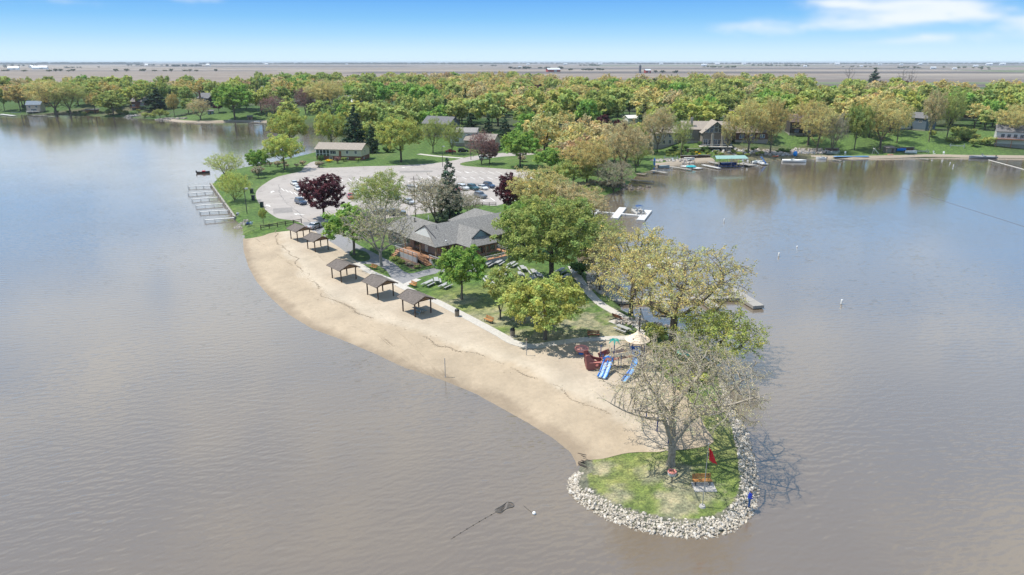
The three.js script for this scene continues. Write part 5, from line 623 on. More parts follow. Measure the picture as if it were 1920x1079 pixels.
// ---------------------------------------------------------------- the woods between the houses and the fields
{
  const r = rng(2024), kinds = [
    ['yellow_green_tree', farT, LEAF.lime, 'fresh yellow-green tree in the woods', 'yellow-green woodland trees'], ['olive_tree', farT, LEAF.olive, 'olive-green tree in the woods', 'olive-green woodland trees'], ['moss_tree', farT, LEAF.moss, 'moss-green tree in the woods', 'moss-green woodland trees'],
    ['woodland_oak', farOak, LEAF.oak, 'pale yellow oak in the woods', 'pale yellow woodland oaks'], ['tan_woodland_oak', farOak, LEAF.oakTan, 'tan budding oak in the woods', 'tan woodland oaks'], ['golden_woodland_oak', farOak, LEAF.oakGold, 'golden oak in the woods', 'golden woodland oaks'], ['rusty_woodland_oak', farOak, LEAF.rust, 'rust-brown oak in the woods', 'rust-brown woodland oaks'], ['bright_woodland_tree', farT, LEAF.bright, 'bright green tree in the woods', 'bright green woodland trees'],
    ['purple_woodland_tree', farT, LEAF.purple, 'dark purple tree in the woods', 'purple woodland trees'], ['woodland_spruce', farPine, LEAF.pine, 'dark pointed spruce in the woods', 'woodland spruces'],
  ];
  const placed = [], count = {};
  const clear = [[[-74.19,-299.92], 24], [[-45.6,-282.93], 24], [[-31.38,-289.5], 26], [[-22.23,-321], 22], [[-13.91,-299.92], 18], [[-90.15,-291.19], 22], [[-95.66,-267.69], 20], [[-129.61,-535.38], 15], [[-284.92,-545.18], 10], [[-232.34,-538.81], 12], [[-378.52,-558.39], 8], [[89.72,-310.02], 16], [[86.26,-313.35], 14], [[69.03,-320.3], 10], [[136.64,-330.1], 10], [[196.93,-338.62], 10], [[195.05,-342.29], 9], [[224.8,-312.81], 12], [[106.98,-316.35], 10], [[62.94,-371.56], 8], [[-283.83,-541.26], 9], [[-120.72,-497.83], 10], [[-32.95,-330.44], 12], [[-21.56,-318.23], 10], [[-280.76,-534.77], 10], [[-275.82,-523.22], 9], [[-225.68,-522.62], 11], [[-220.31,-509.45], 10], [[-380.64,-561.61], 10], [[-116,-493.67], 11], [[-114.25,-482.56], 9], [[134.48,-324.35], 8], [[194.86,-333.85], 12], [[192.59,-328.63], 9], [[-166.87,-519.37], 8], [[-158.07,-491.4], 7], [[-149.03,-515.2], 9], [[-32.53,-325.72], 11], [[222.41,-309.12], 10], [[59.94,-353.36], 7], [[58.06,-335.4], 7]];
  for (const [p] of HIDDEN) clear.push([p, 11], [[p[0] * 0.975, p[1] * 0.975], 9], [[p[0] * 0.95, p[1] * 0.95], 7]);
  const free = (x, z, q) => { for (const p of placed) if ((p[0] - x) ** 2 + (p[1] - z) ** 2 < ((q + p[2]) / 2) ** 2) return false; return true; };
  for (const o of scene.children) if (o.userData.category === 'tree' && o.position.z < -205) placed.push([o.position.x, o.position.z, 8]);
  let n = 0;
  for (let t = 0; t < 60000 && n < 1000; t++) {
    // even in bearing, nearer ground denser
    const z = -235 - 900 * Math.pow(r(), 1.15), x = (r() * 2 - 1) * (-z * 0.82 + 30);
    const [d] = shoreDist(x, z); if (d < 5) continue;
    const u = x / -z, depthLimit = u < -0.36 ? -720 : u < 0.05 ? -1060 : u < 0.25 ? -860 : u < 0.42 ? -980 : -600; if (z < depthLimit - 70 * vnoise(x * 0.012, 1.5)) continue;
    if (x > -125 && x < 12 && z > -315) continue; if (x < 90 && z > -330 && polyDist(LOT, x, z) > -4) continue;
    if (x > 78 && d < 30 && z > -335) continue;
    let bad = false; for (const [[a, b], q] of LAWNS) if (Math.hypot(x - a, z - b) < q * 0.6) bad = true; for (const [[a, b], q] of clear) if (Math.hypot(x - a, z - b) < q) bad = true; if (bad) continue;
    const w = 9 + 11 * Math.pow(r(), 0.7); if (!free(x, z, w * 0.57)) continue;
    const f = fbm(x * 0.008 + 3, z * 0.008, 161, 3), s = r();
    let k = s < 0.018 ? 8 : s > 0.955 ? 9 : f < 0.44 ? (s < 0.30 ? 0 : s < 0.55 ? 1 : s < 0.75 ? 2 : s < 0.88 ? 7 : 3) : f < 0.56 ? (s < 0.2 ? 0 : s < 0.4 ? 2 : s < 0.6 ? 3 : s < 0.75 ? 4 : s < 0.9 ? 5 : 1) : (s < 0.32 ? 3 : s < 0.55 ? 4 : s < 0.8 ? 5 : s < 0.9 ? 6 : 2);
    const [name, protos, leaf, label, group] = kinds[k], P0 = protos[Math.floor(r() * protos.length)], h = k === 9 ? 10 + 6 * r() : k === 8 ? 8 : Math.min(19, 5 + w * (0.45 + 0.42 * r()));
    plant(name, P0, leaf, M.barkDark, { x, z, w: k === 9 ? 6 + 2 * r() : k === 8 ? 7.5 : w, d: k === 9 || k === 8 ? 7 : w * (0.85 + 0.3 * r()), h, y: G(x, z) - 0.1 }, label + (z < -520 ? ' far behind the houses' : x < -150 ? ' along the left bank' : x > 90 ? ' above the right bank' : ' behind the parking lot'), group + (z < -520 ? ', far' : x < -150 ? ', left' : x > 90 ? ', right' : ', middle'), r() * TAU);
    placed.push([x, z, w * 0.57]); count[name] = (count[name] ?? 0) + 1; n++;
  }
  console.log('woods', n, JSON.stringify(count), 'tris', Math.round(triCount));
}

// ---------------------------------------------------------------- picnic tables, benches, bins, posts
const GY = (x, z) => Math.max(0, G(x, z));
function picnicTable(name, top, x, y, z, turn, label, group) {
  const t = thing(name, label, 'picnic table', group, x, y, z, turn);
  for (let i = 0; i < 3; i++) part('top_board', box(2.4, 0.05, 0.26, 0, 0.73, -0.27 + i * 0.27), top, t);
  for (const s of [-1, 1]) { part('bench_board', box(2.4, 0.05, 0.3, 0, 0.44, s * 0.72), top, t); for (const e of [-0.8, 0.8]) part('leg', beam([e, 0, s * 0.62], [e, 0.73, s * 0.18], 0.09, 0.05), M.galv, t); }
  for (const e of [-0.8, 0.8]) part('cross_bar', box(0.06, 0.06, 1.5, e, 0.38, 0), M.galv, t);
  return t;
}
{
  const first = picnicTable('picnic_table', M.tableTop, 0, 0, 0, 0, '', 'white picnic tables on the clubhouse lawn');
  const spots = [[...[-15.08,-116.83], 62, 'white picnic table nearest the fourth shelter on the lawn'], [...[-13.8,-118.39], 100, 'white picnic table second from the beach, left of the maple'], [...[-11.89,-115.61], 60, 'white picnic table at the foot of the maple'],
    [...[-7.62,-124.33], 66, 'white picnic table behind the maple crown'], [...[-4.73,-128.97], 66, 'white picnic table below the deck hedge, left end of the row'], [...[-2.65,-130.09], 66, 'white picnic table below the deck hedge, right end of the row'], [...[-1.54,-125.38], 66, 'white picnic table in front of the hedge row'], [...[-1.49,-121.29], 105, 'white picnic table right of the young three-stemmed tree top'], [...[-0.78,-118.07], 108, 'white picnic table lowest of the cluster by the young tree'], [...[-4.41,-119.34], 105, 'white picnic table half behind the young tree crown'], [...[-3.64,-116.52], 105, 'white picnic table just behind the young tree stems'],
    [...[4.04,-123.65], 100, 'white picnic table in the shade left of the big trunk'], [...[4.97,-121.29], 100, 'second white picnic table in the shade of the big tree'], [...[3.72,-119.34], 100, 'third white picnic table in the shade of the big tree'], [...[9.37,-124.68], 60, 'white picnic table right of the big trunk'], [...[10.09,-120.64], 60, 'white picnic table by the waterside path under the big tree'], [...[2.06,-126.08], 100, 'white picnic table farthest under the big tree'], [...[11.89,-115.61], 55, 'white picnic table at the waterside path behind the wide yellow-green tree'], [...[0,-128.97], 66, 'white picnic table near the deck corner in the shade'], [...[16.58,-94.82], 128, 'white picnic table nearest the playground net'], [...[1.5,-121.96], 100, 'white picnic table left edge of the big tree shade']];
  spots.forEach(([x, z, a, label], i) => { if (!i) { first.position.set(x, GY(x, z), z); first.rotation.y = R(a); first.userData.label = label; } else again(first, label, x, GY(x, z), z, R(a)); });
  const b = picnicTable('shelter_table', M.tableBlue, -15.0, 0.68, -102.8, R(-40), 'blue-grey picnic table under the shelter nearest the playground', null); b.scale.set(0.95, 1, 0.95);
}
function bench(wood, x, z, turn, label, y) {
  const t = thing('park_bench', label, 'bench', 'slatted wooden park benches', x, y ?? GY(x, z), z, turn);
  for (let i = 0; i < 4; i++) part('seat_slat', box(1.8, 0.045, 0.1, 0, 0.44, -0.17 + i * 0.125), wood, t);
  for (let i = 0; i < 3; i++) part('back_slat', box(1.8, 0.11, 0.045, 0, 0.56 + i * 0.14, -0.27 - i * 0.035), wood, t);
  for (const s of [-0.7, 0.7]) { part('leg', box(0.08, 0.44, 0.08, s, 0, 0.18), M.darkMetal, t); part('leg', beam([s, 0, -0.2], [s, 0.95, -0.36], 0.07, 0.07), M.darkMetal, t); part('bracket', box(0.06, 0.05, 0.5, s, 0.39, 0), M.darkMetal, t); }
  return t;
}
bench(M.orangeWood, ...[-17.78,-116.22], R(-48), 'orange slatted bench beside the fourth shelter');
bench(M.orangeWood, ...[-3.63,-98.56], R(-48), 'orange slatted bench on the path below the young three-stemmed tree');
bench(M.orangeWood, ...[-26.96,-127.15], R(-40), 'orange slatted bench in front of the bare grey tree');
bench(M.rustWood, ...[11.94,-92.53], R(4), 'brown slatted bench facing the sand at the path corner');
bench(M.rustWood, ...[16.5,-99.71], R(130), 'reddish bench on a pale slab beside the waterside path');
{ const [x, z] = [18.09,-55.83]; single('stone_slab', put(box(2.1, 0.14, 1.5), x + 0.1, G(x, z) - 0.06, z + 0.4), M.stoneSlab, 'worn concrete slab under the bench on the tip', 'slab'); bench(M.orangeWood, x, z, R(3), 'brown and orange slatted bench on the grassy tip', G(x, z) + 0.08); }
{ const [x, z] = [16.24,-99.01]; single('stone_slab', put(box(2.2, 0.12, 1.5), x, G(x, z) - 0.05, z, 0, R(40)), M.concrete, 'pale slab below the reddish waterside bench', 'slab'); }
function trashCan([x, z], label) { const t = thing('trash_can', label, 'trash can', 'domed trash cans along the path', x, GY(x, z) + 0.03, z); part('body', cyl(0.36, 0.38, 0.95, 0, 0, 0, 14), M.trashTan, t); part('lid', new THREE.SphereGeometry(0.39, 14, 7, 0, TAU, 0, Math.PI / 2).translate(0, 0.95, 0), M.black, t); part('base_pad', cyl(0.55, 0.55, 0.08, 0.1, -0.03, 0, 10), M.concrete, t); }
trashCan([-8.69,-101.12], 'pebbled trash can with black dome beside the nearest shelter'); trashCan([0.08,-92.94], 'pebbled trash can with black dome by the path bend');
for (const [p, label] of [[[-79.7,-207.53], 'dark green bin farthest along the lot edge'], [[-75.25,-196.52], 'middle dark green bin at the lot edge'], [[-69.31,-186.56], 'dark green bin nearest the beach at the lot edge']]) { const t = thing('bin', label, 'bin', 'dark bins along the lot edge', p[0], 0.7, p[1]); part('body', box(0.8, 1.35, 0.8), M.binGreen, t); part('lid', box(0.88, 0.16, 0.88, 0, 1.36, 0), M.black, t); part('wheel', cyl(0.12, 0.12, 0.08, 0, 0, 0, 10).rotateZ(Math.PI / 2).translate(0.5, 0.12, -0.3), M.rubber, t); }
// volleyball posts
{ const [x, z] = [-8.67,-80.58]; const t = thing('volleyball_post', 'thin lone volleyball post on the lower beach', 'post', 'volleyball posts on the sand', x, G(x, z), z); part('pole', cyl(0.05, 0.05, 2.9, 0, -0.2, 0, 8), M.galv, t); part('base_pad', cyl(0.12, 0.12, 0.06, 0, 0, 0, 8), M.galv, t); const [a, b] = [1.98,-86.04], u = thing('volleyball_post', 'thin volleyball post beside the path bend', 'post', 'volleyball posts on the sand', a, G(a, b), b); part('pole', cyl(0.05, 0.05, 2.5, 0, -0.2, 0, 8), M.galv, u); part('cap', cyl(0.1, 0.1, 0.25, 0, 2.2, 0, 8), M.tanWood, u); }
// flagpole with red flag, fire bowl, grill post
{
  const [x, z] = [17.25,-52.47], t = thing('flagpole', 'slim flagpole with a red flag on the grassy tip', 'flagpole', null, x, G(x, z), z, 0);
  part('pole', cyl(0.045, 0.03, 6.5, 0, 0, 0, 8), M.galv, t); part('footing', cyl(0.34, 0.26, 0.22, 0, -0.05, 0, 8), M.stoneSlab, t); part('finial', new THREE.SphereGeometry(0.06, 8, 6).translate(0, 6.53, 0), M.galv, t);
  const g = new THREE.PlaneGeometry(1, 1, 8, 12), p = g.attributes.position; for (let i = 0; i < p.count; i++) { const u = p.getX(i) + 0.5, v = 0.5 - p.getY(i); p.setXYZ(i, 0.05 + u * 0.3 + v * 0.42 * (0.35 + u), 6.15 - v * 1.35 - u * 0.35, Math.sin(u * 9 + v * 4) * 0.09 + u * 0.1); } g.computeVertexNormals();
  part('flag', g, new THREE.MeshStandardMaterial({ color: new THREE.Color().setRGB(0.62, 0.02, 0.03), roughness: 0.8, side: THREE.DoubleSide }), t);
}
{ const [x, z] = [15.64,-57.6], t = thing('fire_bowl', 'round reddish fire bowl with pale stone ring below the bare tree', 'fire bowl', null, x, G(x, z), z); part('ring', cyl(0.42, 0.46, 0.28, 0, -0.02, 0, 16), M.offWhite, t); part('bowl', new THREE.TorusGeometry(0.36, 0.09, 8, 18).rotateX(Math.PI / 2).translate(0, 0.32, 0), M.coral, t); part('grate', cyl(0.32, 0.32, 0.03, 0, 0.27, 0, 16), std([0.28, 0.12, 0.08], 0.9), t); const [a, b] = [15.34,-56.26], u = thing('stake', 'short dark stake standing in front of the fire bowl', 'stake', null, a, G(a, b), b); part('shaft', cyl(0.05, 0.04, 0.6, 0, -0.1, 0, 7), M.brownWood, u); part('cap', cyl(0.06, 0.06, 0.05, 0, 0.5, 0, 7), M.darkMetal, u); }
// split-rail fences
function fence(a, b, y, n, label) { const t = thing('rail_fence', label, 'fence', null, a[0], y, a[1]), dx = b[0] - a[0], dz = b[1] - a[1]; for (let i = 0; i <= n; i++) part('post', box(0.16, 1.15, 0.16, dx * i / n, -0.05, dz * i / n), M.brownWood, t); for (let i = 0; i < n; i++) for (const h of [0.5, 0.92]) part('rail', beam([dx * i / n, h, dz * i / n], [dx * (i + 1) / n, h, dz * (i + 1) / n], 0.06, 0.14), M.brownWood, t); }
fence([-60.32,-160], [-52.77,-167.43], 0.7, 5, 'dark brown rail fence between lawn and first shelter'); fence([-10.12,-188.03], [-4.47,-188.03], 0.7, 3, 'low rail fence at the lot edge behind the clubhouse'); fence([-46.83,-158.91], [-46.55,-161.66], 0.7, 1, 'short piece of brown fence at the lot corner by the maple');
// lamp and utility poles
for (const [p, h, label] of [[[-70.35,-178.17], 7, 'slim light pole on the lawn by the docks'], [[-25.01,-173.6], 10.8, 'wooden utility pole behind the clubhouse'], [[-26.62,-263.42], 8, 'grey light pole at the far edge of the lot'], [[13.51,-259.28], 11, 'light pole with white head right of the lot'], [[145.97,-359.23], 14, 'utility pole above the dark stained house'], [[14.82,-339.76], 10, 'thin pole in the middle woods'], [[-16.88,-282.93], 9, 'pole beside the house lane']]) {
  const t = thing('light_pole', label, 'pole', null, p[0], GY(...p), p[1]); part('pole', cyl(0.12, 0.08, h, 0, -0.2, 0, 8), h > 9 ? M.brownWood : M.darkMetal, t); if (h > 10 && h !== 11) part('crossarm', box(1.8, 0.12, 0.1, 0, h - 0.9, 0), M.brownWood, t); else { part('lamp_arm', box(0.9, 0.06, 0.06, 0.3, h - 0.3, 0), M.galv, t); part('lamp_head', box(0.7, 0.35, 0.4, 0.6, h - 0.45, 0), M.offWhite, t); }
}
// ---------------------------------------------------------------- playground
{
  const t = thing('play_structure', 'playground with maroon toy ship, blue slides, palm post and beige canopy tower', 'playground', null, 14.4, 0.68, -82.3, R(4));
  const post = (x, z, h, m = M.navy) => part('post', cyl(0.065, 0.065, h, x, -0.1, z, 8), m, t);
  // toy ship: two hull sides with a curling bow
  const hull = new THREE.Shape(); hull.moveTo(0, 0.05); hull.lineTo(2.6, 0.0); hull.lineTo(2.75, 1.15); hull.quadraticCurveTo(1.7, 1.12, 1.0, 1.3); hull.quadraticCurveTo(0.35, 1.55, 0.12, 2.2); hull.quadraticCurveTo(-0.35, 2.3, -0.42, 2.0); hull.quadraticCurveTo(-0.25, 1.2, -0.28, 0.9); hull.quadraticCurveTo(-0.25, 0.3, 0, 0.05);
  const port = new THREE.Path(); port.absarc(1.15, 0.72, 0.24, 0, TAU); hull.holes.push(port); const port2 = new THREE.Path(); port2.absarc(2.05, 0.6, 0.24, 0, TAU); hull.holes.push(port2);
  for (const [z, ry] of [[0.75, 0.10], [-0.85, -0.10]]) part('ship_side', put(new THREE.ExtrudeGeometry(hull, { depth: 0.1, bevelEnabled: true, bevelSize: 0.03, bevelThickness: 0.03, bevelSegments: 2, curveSegments: 8 }), -4.5, 0, z, 0, ry, 0), M.maroon, t);
  part('ship_deck', box(2.6, 0.1, 1.5, -3.1, 0.35, 0), M.maroon, t); part('ship_stem', box(0.14, 1.6, 1.2, -4.62, 0.1, -0.02), M.maroon, t); part('gunwale', box(2.4, 0.1, 0.16, -3.2, 1.12, 0.88), M.coral, t); part('ship_stern', put(box(1.6, 0.75, 0.1), -2.0, 1.35, -0.85, 0, 0, 0.42), M.maroon, t);
  // platforms
  part('platform', box(1.5, 0.1, 1.5, -1.9, 1.2, 0), M.maroon, t); part('tower_platform', box(1.6, 0.1, 1.6, 2.0, 1.7, 0), M.maroon, t);
  for (const [x, z, h] of [[-2.62, 0.72, 2.4], [-1.18, 0.72, 2.3], [-2.62, -0.72, 3.0], [-1.18, -0.72, 2.6], [-0.2, 0.7, 2.2], [-0.2, -0.7, 2.2]]) post(x, z, h);
  for (const [x, z] of [[1.2, 0.8], [2.8, 0.8], [1.2, -0.8], [2.8, -0.8]]) post(x, z, 4.5);
  // bridge
  part('bridge_deck', put(box(2.8, 0.09, 1.1), -0.05, 1.42, 0, 0, 0, 0.16), M.maroon, t); for (const z of [-0.62, 0.62]) { part('bridge_rail', beam([-1.2, 2.1, z], [1.2, 2.5, z], 0.06, 0.06), M.playTan, t); part('bridge_panel', put(box(2.2, 0.5, 0.04), 0.05, 1.85, z, 0, 0, 0.16), M.playTan, t); }
  // palm post
  part('palm_trunk', cyl(0.08, 0.07, 3.9, -1.0, -0.1, -0.1, 8), M.navy, t);
  for (let i = 0; i < 7; i++) { const a = i / 7 * TAU, f = []; for (let k = 0; k < 4; k++) { const s = k / 3, w = 0.17 * Math.sin(Math.PI * (0.25 + s * 0.72)); f.push([s * 0.95, 0.28 * Math.sin(s * 2.6) - s * s * 0.35, w]); } const g = faces([0, 1, 2].flatMap((k) => [[[f[k][0], f[k][1], -f[k][2]], [f[k][0], f[k][1], f[k][2]], [f[k + 1][0], f[k + 1][1], f[k + 1][2]], [f[k + 1][0], f[k + 1][1], -f[k + 1][2]]], [[f[k][0], f[k][1] - 0.04, f[k][2]], [f[k][0], f[k][1] - 0.04, -f[k][2]], [f[k + 1][0], f[k + 1][1] - 0.04, -f[k + 1][2]], [f[k + 1][0], f[k + 1][1] - 0.04, f[k + 1][2]]]])); part('palm_leaf', put(g, -1.0, 3.75, -0.1, 0, a, 0), M.palmGreen, t); }
  // slides: a bed with raised sides along a curve
  const slide = (pts, w, lanes, name) => {
    const c = new THREE.CatmullRomCurve3(pts.map((p) => new THREE.Vector3(...p))).getPoints(16), bed = [], rim = [];
    for (let k = 0; k + 1 < c.length; k++) {
      const sd = (i) => { const a = c[Math.max(0, i - 1)], b = c[Math.min(c.length - 1, i + 1)], q = new THREE.Vector3(b.z - a.z, 0, -(b.x - a.x)).normalize(); return q; }, s0 = sd(k), s1 = sd(k + 1), at = (i, s, u, h) => [c[i].x + s.x * u, c[i].y + h, c[i].z + s.z * u];
      bed.push([at(k, s0, -w / 2, 0), at(k, s0, w / 2, 0), at(k + 1, s1, w / 2, 0), at(k + 1, s1, -w / 2, 0)]);
      for (let l = 0; l <= lanes; l++) { const u = -w / 2 + w * l / lanes, e = 0.05, hh = 0.2; rim.push([at(k, s0, u - e, hh), at(k, s0, u + e, hh), at(k + 1, s1, u + e, hh), at(k + 1, s1, u - e, hh)], [at(k, s0, u - e, -0.06), at(k, s0, u - e, hh), at(k + 1, s1, u - e, hh), at(k + 1, s1, u - e, -0.06)], [at(k, s0, u + e, hh), at(k, s0, u + e, -0.06), at(k + 1, s1, u + e, -0.06), at(k + 1, s1, u + e, hh)]); }
    }
    const s = part(name, faces(bed), lanes > 1 ? M.slidePale : std([0.14, 0.36, 0.68], 0.3), t); s.material.side = THREE.DoubleSide; part('slide_rim', faces(rim), M.playBlue, s);
  };
  slide([[-1.95, 1.28, 0.7], [-2.05, 1.2, 1.0], [-2.5, 0.7, 1.9], [-3.0, 0.3, 2.9], [-3.3, 0.24, 3.5]], 1.1, 2, 'double_slide');
  slide([[1.75, 1.78, 0.75], [1.7, 1.7, 1.0], [1.2, 1.25, 2.0], [0.9, 0.95, 2.7], [0.1, 0.5, 3.7], [-0.7, 0.22, 4.7]], 0.62, 1, 'wave_slide');
  part('slide_hood', [put(new THREE.TorusGeometry(0.55, 0.14, 8, 16, Math.PI), -1.95, 1.35, 0.72), box(0.2, 0.9, 0.2, -2.5, 0.9, 0.72), box(0.2, 0.9, 0.2, -1.4, 0.9, 0.72)], M.playBlue, t);
  part('slide_ring', put(new THREE.TorusGeometry(0.46, 0.17, 8, 20), 1.75, 2.35, 0.82), M.playBlue, t);
  // canopy: concave cone with ribs
  const prof = [[0.06, 1.25], [0.22, 0.98], [0.5, 0.68], [0.95, 0.38], [1.35, 0.16], [1.62, 0.0], [1.6, -0.07]].map(([r, y]) => new THREE.Vector2(r, y)); const can = part('canopy', put(new THREE.LatheGeometry(prof, 28), 2.0, 3.95, 0), std([0.68, 0.56, 0.42], 0.75, { side: THREE.DoubleSide }), t);
  for (const [r, y] of [[0.5, 0.68], [0.95, 0.38], [1.35, 0.16]]) part('canopy_ring', put(new THREE.TorusGeometry(r, 0.025, 5, 28).rotateX(Math.PI / 2), 2.0, 3.97 + y, 0), M.playTan, can);
  // ladder and arched climber
  for (const x of [2.35, 2.95]) part('ladder_rail', bar([x, 0, 1.0], [x, 1.9, 0.86], 0.035), M.navy, t); for (let i = 0; i < 6; i++) part('rung', bar([2.35, 0.25 + i * 0.27, 0.99 - i * 0.02], [2.95, 0.25 + i * 0.27, 0.99 - i * 0.02], 0.025), M.navy, t);
  for (const dz of [-0.9, -1.5]) part('climber_rail', tube([[-1.3, 0, dz - 1.6], [-0.4, 1.2, dz - 1.2], [0.6, 2.1, dz - 0.7], [1.3, 2.6, dz + 0.1]], 0.045, 16, 6), M.black, t); for (let i = 0; i < 6; i++) { const s = i / 5; part('rung', bar([lerp(-1.0, 1.1, s), lerp(0.5, 2.4, s), lerp(-2.3, -1.0, s)], [lerp(-1.0, 1.1, s), lerp(0.5, 2.4, s), lerp(-2.9, -1.6, s)], 0.025), M.black, t); }
  part('tower_panel', box(0.06, 0.8, 1.4, 2.85, 1.8, 0), M.playTan, t); part('tower_panel', box(1.4, 0.8, 0.06, 2.0, 1.8, -0.85), M.playBlue, t);
}
{ const t = thing('spinner_dish', 'tilted coral-red spinning dish on a blue foot at the sand edge', 'play equipment', null, 9.6, 0.7, -86.6, 0.3); part('foot', cyl(0.42, 0.3, 0.6, 0, -0.05, 0, 12), M.playBlue, t); const d = part('dish', put(new THREE.TorusGeometry(0.82, 0.17, 8, 24).rotateX(Math.PI / 2), 0, 0.78, 0, 0.1, 0, 0.05), M.coral, t); part('dish_floor', put(new THREE.CylinderGeometry(0.78, 0.6, 0.12, 20), 0, 0.72, 0, 0.1, 0, 0.05), std([0.60, 0.30, 0.25], 0.7), d); for (const s of [-0.28, 0.28]) part('hole', put(new THREE.CylinderGeometry(0.2, 0.2, 0.05, 12).scale(1, 1, 0.5), s, 0.79, 0, 0.1, 0, 0.05), M.maroon, d); }
{ // rope cone on a mast
  const t = thing('rope_climber', 'black mast with a cone of grey climbing ropes beside the looped path', 'play equipment', null, ...(([x, z]) => [x, 0.7, z])([18.54,-92.33])); part('mast', cyl(0.1, 0.08, 4.7, 0, -0.1, 0, 10), M.black, t); part('ring', new THREE.TorusGeometry(1.15, 0.06, 6, 24).rotateX(Math.PI / 2).translate(0, 1.4, 0), M.black, t); part('turn_plate', cyl(0.62, 0.62, 0.1, 0, 0.02, 0, 16), M.black, t);
  for (let i = 0; i < 12; i++) { const a = i / 12 * TAU; part('rope', bar([Math.cos(a) * 1.15, 1.4, Math.sin(a) * 1.15], [0, 4.5, 0], 0.03, 4), M.galv, t); if (i % 2) part('rope', bar([Math.cos(a) * 1.15, 1.4, Math.sin(a) * 1.15], [0.1, 0.5, 0], 0.02, 4), M.rope, t); } for (const [y, r] of [[2.1, 0.9], [2.8, 0.63], [3.5, 0.36]]) part('rope_ring', new THREE.TorusGeometry(r, 0.02, 4, 18).rotateX(Math.PI / 2).translate(0, y, 0), M.galv, t);
}
{ const [x, z] = [22.77,-82.09], t = thing('mushroom_shower', 'pale green mushroom-cap shelter on a stalk at the water edge', 'play equipment', null, x, 0.5, z); part('stalk', cyl(0.12, 0.1, 2.6, 0, 0, 0, 10), M.galv, t); part('cap', new THREE.SphereGeometry(1.25, 24, 8, 0, TAU, 0, Math.PI / 2).scale(1, 0.24, 1).translate(0, 2.5, 0), std([0.13, 0.38, 0.30], 0.6, { side: THREE.DoubleSide }), t); for (let i = 0; i < 14; i++) { const a = i / 14 * TAU; part('chain', cyl(0.015, 0.015, 1.6, Math.cos(a) * 1.15, 0.95, Math.sin(a) * 1.15, 4), M.galv, t); } }
for (const [p, h, label] of [[[15.24,-68.87], 2.6, 'blue post farthest from the bare tree trunk'], [[15.81,-65.7], 3.0, 'middle blue post behind the bare tree'], [[16.51,-63.29], 3.1, 'blue post nearest the bare tree trunk']]) { const t = thing('swing_post', label, 'post', 'blue posts in the sand behind the bare tree', p[0], 0.6, p[1]); part('pole', cyl(0.075, 0.075, h, 0, -0.1, 0, 8), M.navy, t); part('arm', bar([0, h - 0.15, 0], [-0.5, h + 0.1, 0.1], 0.05), M.navy, t); part('cap', new THREE.SphereGeometry(0.09, 8, 6).translate(0, h - 0.1, 0), M.navy, t); }

// ---------------------------------------------------------------- docks and boats
function dockPiece(parent, a, b, w, top, mat, t = 0.28, name = 'dock_section') { const dx = b[0] - a[0], dz = b[1] - a[1], L = Math.hypot(dx, dz), ang = Math.atan2(-dz, dx), n = Math.max(1, Math.round(L / 2.4)); for (let i = 0; i < n; i++) { const s = (i + 0.5) / n; part(name, box(L / n - 0.03, t, w, a[0] + dx * s - parent.position.x, top - t, a[1] + dz * s - parent.position.z, ang), mat, parent); } }
function dockPosts(parent, a, b, w, y0, y1, mat, n) { const dx = b[0] - a[0], dz = b[1] - a[1], L = Math.hypot(dx, dz), nx = -dz / L * w / 2, nz = dx / L * w / 2; for (let i = 0; i <= n; i++) for (const s of [-1, 1]) part('dock_post', cyl(0.05, 0.05, y1 - y0, a[0] + dx * i / n + nx * s - parent.position.x, y0, a[1] + dz * i / n + nz * s - parent.position.z, 6), mat, parent); }
{ // seawall with six finger docks
  const a = [-99.95,-225.82], b = [-72.22,-174.52], L = Math.hypot(b[0] - a[0], b[1] - a[1]), t = thing('seawall', 'grey timber seawall along the lawn by the finger docks', 'seawall', null, a[0], 0, a[1]);
  dockPiece(t, a, b, 0.5, 0.78, M.dockGrey, 1.6, 'wall_panel'); for (let i = 0; i <= 14; i++) part('pile', cyl(0.12, 0.12, 2.4, (b[0] - a[0]) * i / 14 - 0.25, -1.5, (b[1] - a[1]) * i / 14 + 0.1, 7), M.dockWood, t);
  const D = [[[-98.34,-221.92], [-104.97,-220.42], 'farthest from the beach'], [[-93.43,-211.8], [-99.54,-208.17], 'second from the far end'], [[-88.04,-202.09], [-94.2,-198.77], 'third from the far end'], [[-82.63,-192.42], [-88.9,-189.39], 'third from the beach'], [[-77.47,-183.23], [-84.2,-181.14], 'second from the beach'], [[-72.11,-173.86], [-78.58,-171.04], 'nearest the beach']];
  for (const [p, q, w] of D) { const k = thing('finger_dock', 'narrow white finger dock, ' + w, 'dock', 'white finger docks', p[0], 0, p[1]); dockPiece(k, p, q, 0.72, 0.62, M.dockWhite, 0.14); dockPosts(k, p, q, 0.78, -1.5, 0.66, M.galv, 3); for (const s of [-0.55, 0.55]) part('mooring_pole', cyl(0.025, 0.025, 3.0, q[0] - p[0], -1.5, q[1] - p[1] + s, 6), M.galv, k); }
}
